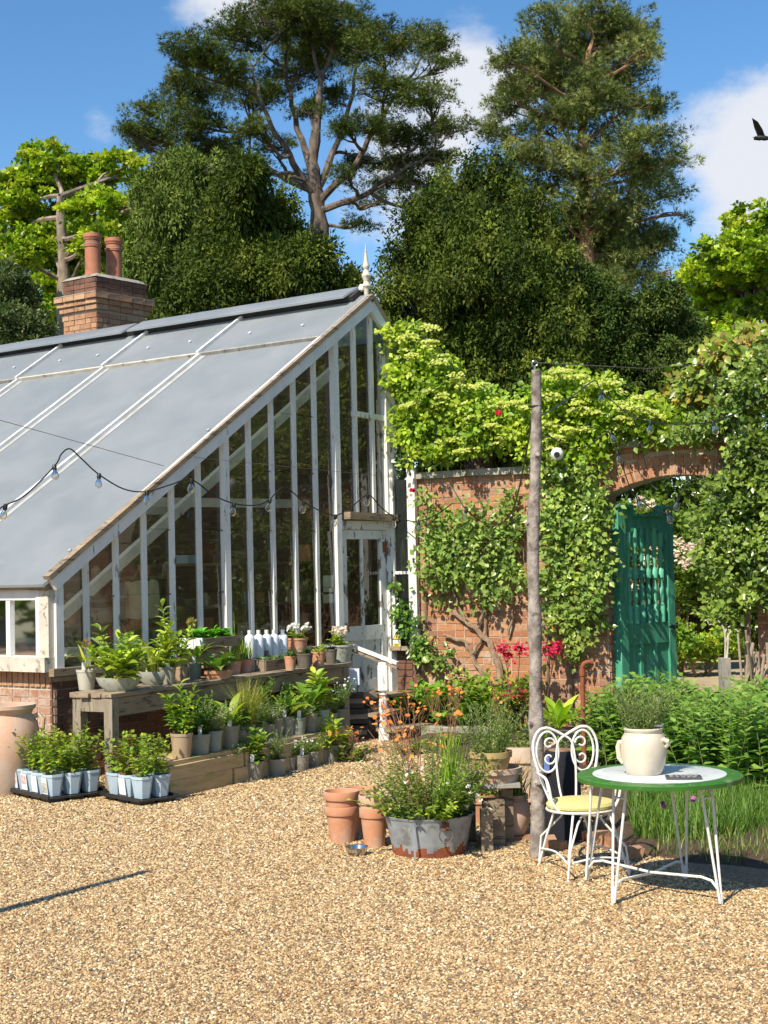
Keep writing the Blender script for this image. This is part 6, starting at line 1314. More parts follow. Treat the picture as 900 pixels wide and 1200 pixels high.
ho = wplant('hosta_plant', 'lime yellow upright leaved clump right of the pole below the red flowers', 655, 846, lambda t: (rosette(t, .25, 20, .36, .09, [(.40, .55, .06), (.30, .48, .05)], up=(.6, 1.4), curl=.6)), .05); ho.location = (TRO.x, TRO.y, .02)
he = wplant('heather_plant', 'low dark green clump right of the lime leaves by the pipe', 672, 846, lambda t: stems_leaves(t, .25, 30, .2, .22, 16, .03, .012, DEEP, base_r=.1)); he.location = (TRO.x+.22, TRO.y-.10, .02)
def redfl(t, n, lean, h):
    tp = []
    mb = MB()
    for i in range(n):
        a = RNG.uniform(-.3, .3)+lean; e = Vector((a*.5+RNG.uniform(-.08, .08), RNG.uniform(-.1, .1), h*RNG.uniform(.88, 1.05))); limb(mb, (RNG.uniform(-.05, .05), 0, 0), e, .006, .004, .04, 5, 5); tp.append(e)
    part('stems', mb, M['darkbark'], t, kind='stuff'); P = []
    for e in tp: P += [e+Vector((RNG.gauss(0, .035), RNG.gauss(0, .035), RNG.gauss(0, .035))) for _ in range(40)]
    flowers(t, P, .024, [(.62, .02, .07), (.50, .015, .06), (.72, .05, .12)], petals=4, name='flower_heads')
wplant('red_valerian', 'stems of crimson flower heads left of the pole against the wall', 598, 848, lambda t: redfl(t, 3, .10, .93))
wplant('red_valerian', 'crimson flower heads just right of the pole against the wall', 638, 848, lambda t: redfl(t, 4, .1, .92))
wplant('red_sedum', 'small dark red flowered plant in the shade left of the pole', 608, 856, lambda t: (stems_leaves(t, .1, 20, .3, .14, 16, .035, .02, [(.08, .10, .04), (.06, .05, .04)]), flowers(t, [Vector((RNG.gauss(0, .1), RNG.gauss(0, .05), .4+RNG.gauss(0, .03))) for _ in range(60)], .02, [(.5, .06, .06)])))
# ------------------------------------------------------------------ green gate, standing open
H0 = W(722, 700, 15.92); H0.z = 0
gD = Vector((.73, .683, 0)).normalized(); gN = Vector((gD.y, -gD.x, 0))       # towards the camera
gt = thing('garden_gate', H0, 'tall green painted wooden gate with turned balusters standing open in the arch', 'gate')
GW = 1.02
def gbx(name, u0, u1, z0, z1, th=.06, off=0, mat='gate', bev=.004):
    mb = MB(); c = gD*((u0+u1)/2)+gN*off+UP*((z0+z1)/2); mb.box(c, (u1-u0, th, z1-z0), (gD, gN, UP), jit=.0008); return part(name, mb, M[mat], gt, bev=bev)
gbx('stile', 0, .13, .06, 2.44, .11); gbx('stile', GW-.12, GW, .06, 2.40, .06)
gbx('cap', -.03, .25, 2.44, 2.475, .15); gbx('cap', .80, GW+.04, 2.43, 2.465, .13); gbx('cap', .25, .80, 2.345, 2.375, .12)
for s_, u in ((1, .25), (-1, .80)):
    mb = MB(); pts = []
    for k in range(6):
        a = k/5*PI/2; pts.append((u+s_*(-.0+.05*math.sin(a))-s_*.03, 2.46-.10*(1-math.cos(a))))
    for (a, b), (c_, d_) in zip(pts[:-1], pts[1:]): mb.bar(gD*a+UP*b, gD*c_+UP*d_, .12, .03, up=gN.cross(gD))
    part('cap_curve', mb, M['gate'], gt)
# head with arched cut
mb = MB(); K = 14; u0, u1 = .13, GW-.12; um = (u0+u1)/2; hw = (u1-u0)/2
def topz(u): return 2.44 if u < .24 else 2.43 if u > .81 else 2.345
for k in range(K):
    a, b = u0+(u1-u0)*k/K, u0+(u1-u0)*(k+1)/K; q = []
    for u in (a, b):
        q.append((u, 2.03+.19*math.sqrt(max(0, 1-((u-um)/hw)**2))))
    tz = topz((a+b)/2); v = []
    for o_ in (.025, -.025):
        for (u, z_) in (q[0], q[1], (b, tz), (a, tz)): v.append(gD*u+UP*z_+gN*o_)
    mb.add(v, [(0, 1, 2, 3), (7, 6, 5, 4), (0, 4, 5, 1), (3, 2, 6, 7), (0, 3, 7, 4), (1, 5, 6, 2)])
part('arched_head', mb, M['gate'], gt)
gbx('mid_rail', .13, GW-.12, .95, 1.18, .05); gbx('bottom_rail', .13, GW-.12, .06, .24, .05)
for u in (.13+.055+.17*0, .41, .66): pass
for u0_, u1_ in ((.135, .375), (.43, .63), (.685, .895)): gbx('panel', u0_, u1_, .24, .95, .02, -.008)
for u0_, u1_ in ((.375, .43), (.63, .685)): gbx('muntin', u0_, u1_, .24, .95, .045)
for k in range(6):
    u = um+(k-2.5)*.117; zt_ = 2.05+.19*math.sqrt(max(0, 1-((u-um)/hw)**2)); mb = MB(); r = .027; f = (zt_-1.18); c = gD*u
    prof = [(r_*.86, z_) for r_, z_ in [(.046, 1.18), (.046, 1.36), (.030, 1.39), (.026, 1.40), (.040, 1.45), (.034, 1.56), (.022, 1.64), (.024, 1.66), (.044, 1.67), (.044, 1.76), (.024, 1.78), (.022, 1.80), (.036, 1.92), (.024, 1.99), (.030, 2.0), (.044, 2.03), (.044, zt_)]]
    mb.lathe(prof, 10, c); part('baluster', mb, M['gate_light' if k in (0, 1, 4, 5) else 'gate'], gt, sm=True)
mb = MB(); mb.bar(gD*(GW-.14)+gN*.05+UP*1.12, gD*(GW-.02)+gN*.05+UP*1.12, .02, .03, up=UP); mb.tube([gD*(GW-.06)+gN*.035+UP*1.12, gD*(GW-.06)+gN*.09+UP*1.12], .022, 10); part('latch', mb, M['black'], gt)

# ------------------------------------------------------------------ chimney behind the ridge
cc = W(113, 360, 20.6); cc.z = 0
ch = thing('chimney_stack', cc, 'red brick chimney stack with corbelled top and two clay pots behind the roof', 'chimney')
LA, LB = .69, .94; zs1 = 5.56
hR, hG = math.atan2(RW.y, RW.x), math.atan2(GU.y, GU.x)
def cbox(name, out, z0, z1, mat, bot=None):
    mb = MB(); a = -out; c = RW*(LA/2)+GU*(LB/2)+UP*((z0+z1)/2); mb.box(c, (LA+2*out, LB+2*out, z1-z0), (RW, GU, UP)); return part(name, mb, M[mat], ch)
cbox('mortar_core', -.012, 0, zs1, 'mortar')
sgl = lambda s, z: z > 4.55
brickwork(ch, -RNL*.006, hR, LA, 3.5, zs1, M['brick_soot'], nout=1, single=sgl, name='brick')
brickwork(ch, -GN*.006, hG, LB, 3.5, zs1, M['brick_soot'], nout=-1, single=sgl, name='brick')
def course(z, out, name='corbel_brick', mat='brick_soot'):
    cbox('mortar_bed', out-.012, z, z+.074, 'mortar')
    ms_ = brick_meshes(.215, .03, .065, 3, .004, M[mat])
    for D_, N_, L_, h_, in ((RW, RNL, LA, hR), (GU, GN, LB, hG)):
        s_ = -out; 
        while s_ < L_+out-.02:
            l = min(.215, L_+out-s_); p_ = D_*(s_+l/2)+N_*(out-.006)+UP*(z+.037); inst(name, RNG.choice(ms_), ch, p_, (0, 0, h_), (l/.215, 1, 1)); s_ += l+.01
course(zs1+.0, .03); course(zs1+.075, .055); course(zs1+.15, .085)
cbox('flaunching', .09, zs1+.225, zs1+.24, 'coping'); 
course(zs1+.24, -.0, 'brick', 'brick_dark'); course(zs1+.315, 0, 'brick', 'brick_dark'); course(zs1+.39, 0, 'brick', 'brick_dark')
mb = MB(); zt_ = zs1+.465; c4 = [(-.02, -.02), (LA+.02, -.02), (LA+.02, LB+.02), (-.02, LB+.02)]
vs = [RW*a+GU*b+UP*zt_ for a, b in c4]+[RW*(a*.8+.07)+GU*(b*.8+.09)+UP*(zt_+.06) for a, b in c4]
mb.add(vs, [(0, 1, 5, 4), (1, 2, 6, 5), (2, 3, 7, 6), (3, 0, 4, 7), (4, 5, 6, 7)]); part('mortar_cap', mb, M['coping'], ch)
for i, u in enumerate((.26, .66)):
    mb = MB(); h_ = .66; b = RW*(LA/2)+GU*u+UP*(zt_+.02)
    mb.lathe([(.115, 0), (.112, .40), (.112, .47), (.125, .475), (.125, .50), (.112, .505), (.112, .57), (.122, .575), (.126, .60), (.135, .61), (.135, .66), (.10, .67), (.09, .6), (.09, .2)], 24, b); part('chimney_pot', mb, M['chimpot'], ch, sm=True)
    mb = MB(); mb.lathe([(.13, .502), (.13, .512), (.113, .513)], 24, b); part('pale_band', mb, M['coping'], ch, sm=True)

# ------------------------------------------------------------------ pole, wires, festoon lights
pb = G(628, 1005); pt = W(627, 434, pb.y); t = thing('timber_pole', pb, 'tall slim bark covered timber pole standing in the gravel beside the white chair', 'pole')
mb = MB(); pts = []; rr = []
for k in range(41):
    f = k/40; q = pb.lerp(pt, f)-pb+Vector((math.sin(f*7+.5)*.012+math.sin(f*17)*.004, math.sin(f*5)*.01, 0)); pts.append(q)
    rr.append((.047-.015*f)*(1+.045*math.sin(f*31)+.04*math.sin(f*53+1)+(.16 if k in (11, 19, 27) else .08 if k in (12, 18, 20, 28) else 0)))
mb.tube(pts, rr, 16); part('trunk', mb, M['polebark'], t, sm=True)
for f, a in ((.27, 2.4), (.47, .2), (.68, 3.6), (.15, 5), (.82, 1.4)):
    q = pb.lerp(pt, f)-pb; d = Vector((math.cos(a), -abs(math.sin(a)), .25)); mb = MB(); mb.tube([q+d*.02, q+d*.062], [.022, .013], 7); part('knot', mb, M['polebark'], t, sm=True)
mb = MB(); e = pt-pb; mb.tube([e-UP*.01, e+UP*.03], .004, 6); mb.tube([e+UP*.045+Vector((.018*math.cos(a), 0, .018*math.sin(a))) for a in [2*PI*k/12 for k in range(13)]], .004, 6, cap=False); part('eye_bolt', mb, M['steel'], t, sm=True)
mb = MB(); mb.tube([pb.lerp(pt, .925)-pb+Vector((.040*math.cos(a), .040*math.sin(a), -.0)) for a in [2*PI*k/14 for k in range(15)]], .006, 6, cap=False); part('cable_tie', mb, M['black'], t)
# a second pole out of the picture to the left throws the thin shadow over the gravel
q2 = Vector((-3.14, 6.77, 0)); t2 = thing('timber_pole', q2, 'second timber pole just outside the left edge whose shadow lies across the gravel', 'pole'); mb = MB(); mb.tube([(0, 0, -.05), (.01, .01, 1.5), (0, 0, 3.05)], [.06, .05, .035], 10); part('trunk', mb, M['polebark'], t2, sm=True)
def wire(name, label, pts, r=.003, mat='iron', sag=0, cat='wire'):
    mb = MB(); q = []
    for a, b in zip(pts[:-1], pts[1:]):
        for k in range(8): f = k/8; v = a.lerp(b, f); v = v-UP*sag*4*f*(1-f); q.append(v)
    q.append(pts[-1]); mb2 = MB(); mb2.tube([p_-pts[0] for p_ in q], r, 5); o = part(name, mb2, M[mat], sm=True); o.location = pts[0]; return tag(o, label, cat)
wire('steel_wire', 'thin steel wire running from the pole top to the trees at the right', [pt+UP*.05, W(760, 432, 12.5), W(848, 424, 16)], .0035)
wire('steel_wire', 'thin steel wire slanting across the grey roof at the left', [ip(-30, 484, -.3), ip(192, 546, -.05)], .003)
wire('steel_wire', 'thin wire running along the gable panes above the door', [ip(228, 536, -.1), ip(470, 560, -.1)], .0018)
bulbm = MB(); bulbm.lathe([(.010, -.012), (.014, -.02), (.024, -.04), (.028, -.055), (.024, -.072), (.012, -.083), (.001, -.086)], 12); BULB = mesh('bulb', bulbm, M['bulb'], sm=True)
sockm = MB(); sockm.lathe([(0, .028), (.013, .026), (.016, .012), (.015, -.010), (.011, -.018), (0, -.018)], 10); SOCK = mesh('lamp_holder', sockm, M['black'], sm=True)
film = MB(); film.tube([(0, 0, -.015), (.004, 0, -.045), (-.004, 0, -.05), (0, 0, -.03)], .0012, 4); FIL = mesh('filament', film, M['steel'])
def festoon(label, P, bulbs, r=.0065):
    """P: world points of the cable, bulbs: indices/points where lamps hang"""
    root = thing('festoon_lights', P[0], label, 'string lights'); q = []
    # Catmull-Rom through the points
    n = len(P)
    for i in range(n-1):
        p0, p1, p2, p3 = P[max(i-1, 0)], P[i], P[i+1], P[min(i+2, n-1)]
        for k in range(6):
            f = k/6; q.append(.5*((2*p1)+(p2-p0)*f+(2*p0-5*p1+4*p2-p3)*f*f+(3*p1-p0-3*p2+p3)*f**3))
    q.append(P[-1]); mb = MB(); mb.tube([v-P[0] for v in q], r, 6); part('cable', mb, M['black'], root, sm=True)
    for b in bulbs:
        v = min(q, key=lambda c: (c-b).length); sk = inst('lamp_holder', SOCK, root, v-P[0]-UP*.022, (RNG.uniform(-.3, .3), RNG.uniform(-.35, .35), 0), (1.25,)*3)
        inst('bulb', BULB, sk, (0, 0, 0)); inst('filament', FIL, sk, (0, 0, 0))
I_ = lambda x, y, d=-.30: ip(x, y, d)
festoon('black festoon cable of clear bulbs looping over the roof and across the gable glazing',
        [I_(-40, 605), I_(-10, 601), I_(6, 592), I_(30, 580), I_(64, 546), I_(72, 532), I_(82, 526), I_(96, 538), I_(116, 556), I_(145, 573), I_(172, 576), I_(200, 568), I_(224, 562), I_(250, 580), I_(274, 590), I_(300, 592), I_(316, 585), I_(333, 571), I_(356, 588), I_(374, 598), I_(393, 604), I_(412, 594), I_(431, 580), I_(446, 594), I_(462, 606, -.2), W(478, 610, 16.6), W(490, 611, 16.4), W(510, 604, 16.2), W(530, 590, 16.0)],
        [I_(6, 592), I_(66, 545), I_(116, 556), I_(172, 576), I_(224, 562), I_(274, 590), I_(316, 585), I_(356, 588), I_(393, 604), I_(431, 580), I_(462, 606, -.2), W(490, 611, 16.4)])
festoon('black cable drooping down the brick wall left of the pole among the leaves', [W(505, 560, 16.2), W(528, 570, 16.0), W(546, 597, 15.9), W(572, 614, 15.8), W(600, 600, 13), pb.lerp(pt, .93)], [W(546, 597, 15.9)])
festoon('black festoon cable from the pole sweeping right over the hydrangea to the gateway', [pb.lerp(pt, .9), W(650, 478, 11), W(674, 462, 13), W(697, 446, 15.2), W(705, 458, 15.2), W(735, 484, 14.8), W(762, 494, 14.6), W(800, 497, 14.2), W(836, 494, 13.9), W(870, 480, 13.6), W(905, 456, 13.3)], [W(703, 457, 15.2), W(762, 494, 14.6), W(836, 494, 13.9)])
festoon('lower festoon cable of clear bulbs hanging in front of the arch and gate top', [pb.lerp(pt, .86), W(645, 512, 12), W(668, 526, 14), W(690, 522, 15), W(716, 506, 15.2), W(724, 530, 15.2), W(740, 575, 15.2), W(750, 585, 15.2), W(766, 597, 15.2), W(782, 600, 15.2), W(794, 584, 15.1), W(815, 560, 15), W(836, 575, 14.8), W(860, 590, 14.6)],
        [W(716, 506, 15.2), W(724, 530, 15.2), W(748, 584, 15.2), W(782, 600, 15.2), W(795, 583, 15.1), W(836, 575, 14.8)])
# white security lamp on the wall top
p = W(653, 532, 15.6); t = thing('security_camera', p, 'round white security camera with a dark lens among the wall climbers', 'camera'); mb = MB(); mb.lathe([(0, -.07), (.04, -.06), (.068, -.02), (.068, .02), (.04, .06), (0, .07)], 16); part('housing', mb, M['paper'], t, sm=True)
mb = MB(); mb.tube([(-.01, -.05, -.01), (-.012, -.078, -.012)], [.034, .028], 14); part('lens', mb, M['black'], t, sm=True); mb = MB(); mb.tube([(0, .04, .02), (.05, .3, .02)], .015, 8); part('bracket', mb, M['paper'], t)

# ------------------------------------------------------------------ table
tcx, tcy, TZ, TR = 1.497, 8.27, .672, .456
tb = thing('garden_table', Vector((tcx, tcy, 0)), 'round metal garden table with white top, broad green rim and white hairpin legs', 'table')
mb = MB(); mb.lathe([(.0, TZ-.012), (TR-.02, TZ-.014), (TR-.012, TZ-.032), (TR-.002, TZ-.030), (TR, TZ-.008), (TR-.006, TZ-.001), (TR-.03, TZ), (0, TZ)], 72); part('rim', mb, M['tgreen'], tb, sm=True)
mb = MB(); mb.lathe([(.368, TZ-.002), (.367, TZ+.0022), (.364, TZ+.003), (0, TZ+.003)], 72); part('tabletop', mb, M['twhite'], tb, sm=True)
feet = [G(719, 1060), G(845, 1061), G(803, 1031), G(688, 1033)]
fl_ = []
for f_ in feet:
    f = Vector((f_.x-tcx, f_.y-tcy, 0)); fl_.append(f); rad = f.normalized(); tan = Vector((-rad.y, rad.x, 0)); mb = MB()
    top = rad*(f.length*.80); a = top+tan*.055+UP*(TZ-.014); b = top-tan*.055+UP*(TZ-.014); ft = f+UP*.012
    mb.tube([a, a.lerp(ft, .5)+tan*.003, ft+tan*.008], .0075, 8); mb.tube([b, b.lerp(ft, .5)-tan*.003, ft-tan*.008], .0075, 8); mb.tube([ft+tan*.009+UP*.004, ft-UP*.006, ft-tan*.009+UP*.004], .0078, 8)
    mb.tube([a.lerp(ft, .14), b.lerp(ft, .14)], .006, 6); part('leg', mb, M['white_metal'], tb, sm=True)
for i, j in ((3, 1), (0, 2)):
    a, b = fl_[i], fl_[j]; mb = MB(); d = (b-a); z_ = .135 if i == 3 else .12; mb.tube([a+UP*.02, a+d*.015+UP*.08, a+d*.06+UP*(z_-.012), a+d*.13+UP*z_, a+d*.5+UP*(z_-.02), a+d*.87+UP*z_, a+d*.94+UP*(z_-.012), a+d*.985+UP*.08, b+UP*.02], .0075, 8); part('stretcher', mb, M['white_metal'], tb, sm=True)
# stoneware jar with lavender
jp = W(755, 903, tcy-.02); jp.z = TZ+.0035; t = thing('stoneware_jar', jp, 'glazed cream stoneware crock with two lug handles holding a lavender plant on the table', 'jar')
mb = MB(); mb.lathe([(0, 0), (.092, 0), (.100, .01), (.117, .06), (.127, .12), (.127, .17), (.118, .205), (.104, .226), (.100, .232), (.106, .238), (.108, .250), (.102, .256), (.092, .25), (.088, .22), (.10, .18)], 40); part('crock', mb, M['stoneglaze'], t, sm=True)
mb = MB(); mb.tube([(.085, -.065, .185), (.10, -.085, .195), (.117, -.09, .188), (.122, -.082, .17), (.11, -.07, .155)], [.012, .014, .014, .013, .011], 8); part('lug_handle', mb, M['stoneglaze'], t, sm=True)
mb = MB(); mb.tube([(-.108, 0, .180), (-.132, .01, .175), (-.140, .012, .15), (-.136, .012, .09), (-.116, .01, .06)], [.012, .015, .015, .014, .010], 8); part('lug_handle', mb, M['stoneglaze'], t, sm=True)
mb = MB(); mb.lathe([(0, .225), (.09, .222)], 16); part('soil', mb, M['soil'], t)
stems_leaves(t, .22, 46, .24, .14, 26, .035, .0055, [(.20, .28, .12), (.26, .32, .16), (.14, .22, .09)], base_r=.07, start=.05, tipup=1.2, sr=.0018)
tp = stems_leaves(t, .22, 9, .27, .12, 5, .02, .004, SAGE, base_r=.06, tipup=1); flowers(t, tp, .010, [(.30, .24, .55)])
sp = Vector((.055, -.05, .258)); tt = thing('white_scoop', jp+Vector((.060, -.03, .258)), 'small white dish resting on the rim of the stoneware crock', 'dish'); mb = MB(); mb.lathe([(0, 0), (.03, .002), (.05, .012), (.052, .016), (.03, .008), (0, .006)], 18, sq=.7); part('dish', mb, M['paper'], tt, sm=True)
mp_ = W(801, 909, tcy-.22); mp_.z = TZ+.0045; t = thing('slate_menu', mp_, 'small dark slate board lying flat on the table right of the crock', 'board', rz=-.12); mb = MB(); mb.box((0, 0, .005), (.19, .12, .010)); part('board', mb, M['slate'], t, bev=.002)
for k in range(3):
    x = -.075
    while x < .06: l = RNG.uniform(.01, .03); mb = MB(); mb.box((x+l/2, .035-.035*k, .0112), (l, .012, .0012)); part('chalk_mark', mb, M['grey_print'], t); x += l+.012

# ------------------------------------------------------------------ chair
cf = [G(666, 1034), G(738, 1027), G(695, 1010), G(632, 1013)]; cctr = sum(cf, Vector())/4
cx_ = ((cf[2]-cf[3])+(cf[1]-cf[0])).normalized(); cy_ = Vector((-cx_.y, cx_.x, 0))   # cy_ away from the camera
chp = thing('bistro_chair', Vector((cctr.x, cctr.y, 0)), 'white wrought metal chair with scrolled back and pale yellow cushion beside the pole', 'chair')
L3 = lambda x, y, z: cx_*x+cy_*y+UP*z
SH = .375
def crs(P, K=4):
    if len(P) > 15 or len(P) < 3: return P
    q = []
    for i in range(len(P)-1):
        p0, p1, p2, p3 = P[max(i-1, 0)], P[i], P[i+1], P[min(i+2, len(P)-1)]
        for k in range(K): f = k/K; q.append(.5*((2*p1)+(p2-p0)*f+(2*p0-5*p1+4*p2-p3)*f*f+(3*p1-p0-3*p2+p3)*f**3))
    return q+[P[-1]]
def ctube(name, pts, r=.0075, par=chp): mb = MB(); mb.tube(crs(pts), r, 7); return part(name, mb, M['white_metal'], par, sm=True)
def arc(cx0, cz0, rx, rz, a0, a1, y, n=16): return [L3(cx0+rx*math.cos(a0+(a1-a0)*k/n), y, cz0+rz*math.sin(a0+(a1-a0)*k/n)) for k in range(n+1)]
sr_ = .205
seat_ring = [L3(sr_*math.cos(a), sr_*.95*math.sin(a), SH) for a in [2*PI*k/28 for k in range(29)]]
ctube('seat_ring', seat_ring, .008)
mb = MB(); mb.lathe([(0, .004), (.19, .004), (.205, .016), (.207, .03), (.195, .046), (.15, .056), (0, .060)], 40, (0, 0, SH), sq=.96); o = part('cushion', mb, M['cushion'], chp, sm=True)
for f in cf:
    v = f-cctr; v.z = 0; x, y = v.dot(cx_), v.dot(cy_); top = Vector((x, y, 0)).normalized()*.185; mb = MB()
    a = L3(top.x*.98, top.y, SH); k_ = -.035 if x > 0 else .035
    mb.tube([a, a.lerp(L3(x, y, 0), .5)+L3(.006*(1 if x > 0 else -1), 0, 0), L3(x, y, .0)], .0075, 7)
    b = L3(top.x+(k_), top.y, SH-.005); mb.tube([L3(top.x+k_*3.2, top.y*.9, SH-.004), L3(top.x+k_*1.7, top.y*.95, SH-.02), L3(top.x+k_*.8, top.y, SH-.07), L3(x+k_*.5, y, SH-.2), L3(x, y, .02)], .0065, 7); part('leg', mb, M['white_metal'], chp, sm=True)
ff = [((f-cctr).dot(cx_), (f-cctr).dot(cy_)) for f in cf]
for i, j in ((0, 3), (1, 2), (0, 1)):
    a, b = ff[i], ff[j]; ctube('stretcher', [L3(a[0]*.96, a[1]*.96, .10), L3((a[0]+b[0])/2*.9, (a[1]+b[1])/2, .125), L3(b[0]*.96, b[1]*.96, .10)], .0065)
yb = .20; BZT = .835
half_f = lambda s_: [L3(s_*.12, yb-.02, SH), L3(s_*.155, yb, SH+.10), L3(s_*.185, yb+.02, SH+.20), L3(s_*.208, yb+.035, SH+.30), L3(s_*.205, yb+.045, SH+.38), L3(s_*.17, yb+.05, SH+.445), L3(s_*.115, yb+.05, SH+.462), L3(s_*.06, yb+.05, SH+.442), L3(0, yb+.05, SH+.41)]
a = half_f(-1); b = half_f(1); ctube('back_frame', crs(a)+list(reversed(crs(b)))[1:], .0085)
for s_ in (-1, 1):
    ctube('back_oval', arc(s_*.115, SH+.315, .072, .125, 0, 2*PI, yb+.045, 26), .007)
    pts = []
    for k in range(22): an = k/21*3.6*PI/2; r_ = .040*(1-.62*k/21); pts.append(L3(s_*(.105-r_*math.cos(an)*1), yb+.042, SH+.365+r_*math.sin(an)))
    ctube('scroll', pts, .006)
    pts = []
    for k in range(22): an = k/21*3.6*PI/2; r_ = .040*(1-.62*k/21); pts.append(L3(s_*(.105-r_*math.cos(an)*1), yb+.042, SH+.275-r_*math.sin(an)))
    ctube('scroll', pts, .006)
    ctube('back_rod', [L3(s_*.0, yb+.05, SH+.41), L3(s_*.045, yb+.045, SH+.37), L3(s_*.062, yb+.035, SH+.25), L3(s_*.055, yb+.015, SH+.1), L3(s_*.04, yb-.01, SH)], .007)
    ctube('armrest', [L3(s_*.17, yb+.03, SH+.20), L3(s_*.215, yb-.05, SH+.205), L3(s_*.235, yb-.17, SH+.205), L3(s_*.235, yb-.25, SH+.195), L3(s_*.228, yb-.285, SH+.15), L3(s_*.21, yb-.29, SH+.06), L3(s_*.17, yb-.30, SH)], .0085)
    ctube('arm_rod', [L3(s_*.226, yb-.22, SH+.20), L3(s_*.212, yb-.24, SH+.10), L3(s_*.19, yb-.23, SH)], .006)
    ctube('arm_bar', [L3(s_*.222, yb-.24, SH+.12), L3(s_*.218, yb-.285, SH+.12)], .005)

# ------------------------------------------------------------------ tub, clay pots, bowl and planters in front of the pole
p = G(504, 1003); p.y += .12; t = thing('galvanised_tub', p, 'old galvanised wash tub rusted round its base and full of flowering plants', 'tub'); s = F/p.y
mb = MB(); n = 72; R0, R1, Hh = .235, .285, .245; rows = 44; vs = []; fs = []; mi = []
for j in range(rows+1):
    for k in range(n):
        a = 2*PI*k/n; f = j/rows; rr_ = (R0+(R1-R0)*f)*(1+.006*math.sin(a*5+f*3)+.004*math.sin(a*11)+(.02 if f > .96 else 0)); vs.append((rr_*math.cos(a), rr_*.92*math.sin(a), Hh*f))
prev = .05
edge = [.055+.018*math.sin(k*.9)+RNG.uniform(-.016, .016)+(.02 if k % 13 == 0 else 0) for k in range(n)]
for j in range(rows):
    for k in range(n): fs.append((j*n+k, j*n+(k+1) % n, (j+1)*n+(k+1) % n, (j+1)*n+k)); mi.append(1 if Hh*(j+.5)/rows < edge[k] else 0)
mb.v = vs; mb.f = fs; mb.mi = mi
mb.lathe([(R1*1.02, Hh), (R1*1.03, Hh+.006), (R1*1.0, Hh+.008), (R1*.96, Hh-.03), (0, Hh-.03)], 40, sq=.92); part('tub', mb, [M['galv'], M['rust']], t, sm=True)
mb = MB(); mb.lathe([(0, Hh-.012), (R1*.94, Hh-.022)], 24, sq=.92); part('soil', mb, M['soil'], t)
hx = Vector((.10, -.262, .19)); mb = MB(); mb.box((.10, -.250, .205), (.045, .012, .05)); part('handle_plate', mb, M['rust'], t); mb = MB(); mb.tube([(.10+.042*math.cos(a), -.272-.004*math.sin(a), .155+.048*math.sin(a)) for a in [2*PI*k/20 for k in range(21)]], .0045, 6, cap=False); part('ring_handle', mb, M['iron'], t, sm=True)
mb = MB(); mb.box((-.10, -.262, .12), (.012, .006, .22)); part('seam', mb, M['galv'], t)
FGRN = [(.16, .26, .05), (.11, .20, .04), (.22, .30, .07)]
stems_leaves(t, Hh-.03, 60, .34, .30, 30, .045, .020, FGRN, base_r=.22, start=.1, droop=.3, leafname='foliage')
stems_leaves(t, Hh-.03, 34, .55, .30, 26, .040, .012, FGRN+SAGE, base_r=.2, start=.1)
stems_leaves(t, Hh-.03, 22, .20, .34, 22, .05, .030, LIME+FGRN, base_r=.22, start=.2, droop=.6)
n = 90; blades('grass_clump', t, np.stack([NR.normal(.14, .035, n), NR.normal(.0, .035, n), np.full(n, Hh-.03)], 1), NR.uniform(0, 6.28, n), NR.uniform(.35, .66, n), .011, NR.uniform(.05, .45, n), pal(n, [(.26, .42, .07), (.36, .50, .10), (.18, .32, .05)]), 6, lean=.04)
P = [Vector((.22+RNG.gauss(0, .06), -.14+RNG.gauss(0, .08), Hh+.12+RNG.gauss(0, .05))) for _ in range(26)]+[Vector((-.15+RNG.gauss(0, .1), -.1+RNG.gauss(0, .05), Hh+.28+RNG.gauss(0, .05))) for _ in range(9)]
flowers(t, P, .017, [(.86, .86, .80)], petals=6, name='white_flowers'); flowers(t, P, .005, [(.7, .55, .05)], petals=4, name='flower_centres')
def geum(parent, org, n, h, lean, spread, seed=0):
    mb = MB(); tips = []
    for i in range(n):
        a = RNG.uniform(0, 6.28); e = Vector((org[0]+lean+math.cos(a)*spread*RNG.random()**.6, org[1]+math.sin(a)*spread*.8*RNG.random(), org[2]+h*RNG.uniform(.65, 1.05))); b = Vector((org[0]+RNG.uniform(-.08, .08), org[1]+RNG.uniform(-.08, .08), org[2]))
        l = limb(mb, b, e, .0028, .0018, .07, 6, 4); tips.append(e)
        for q in range(3): e2 = e+Vector((RNG.uniform(-.07, .07), RNG.uniform(-.05, .05), RNG.uniform(-.05, .06))); limb(mb, l[4], e2, .0018, .0014, .06, 3, 3); tips.append(e2)
    part('flower_stems', mb, M['redbark'], parent, kind='stuff'); P = tips
    full = [p_ for i, p_ in enumerate(P) if i % 5 < 3]; bud = [p_ for i, p_ in enumerate(P) if i % 5 >= 3]
    flowers(parent, full, .021, [(.88, .34, .07), (.92, .44, .16), (.84, .26, .06)], petals=6, name='orange_flowers'); flowers(parent, full, .008, [(.75, .50, .05)], petals=5, name='flower_centres')
    flowers(parent, bud, .011, [(.42, .10, .06), (.55, .18, .08)], petals=4, name='buds')
geum(t, (-.05, .0, Hh), 17, .66, -.06, .40)
# geum growing on the ground behind
for i, (px, py, n_, h_, spd) in enumerate(((478, 884, 14, .62, .40), (524, 880, 11, .60, .34), (407, 893, 9, .26, .20), (586, 880, 6, .66, .24))):
    p = G(px, py); tt = thing('geum_plant', p, ['airy clump of orange flowers in front of the stone step and newel post', 'orange flowered clump behind the galvanised tub', 'low clump with coral and orange flowers at the end of the gravel pots', 'orange flowers rising beside the ochre bowl'][i], 'flowers', 'orange geum clumps')
    stems_leaves(tt, .0, 16, .16, .15, 10, .05, .04, FGRN+([(.22, .08, .08)] if i == 2 else []), base_r=.08); geum(tt, (0, 0, .03), n_, h_, 0, spd)
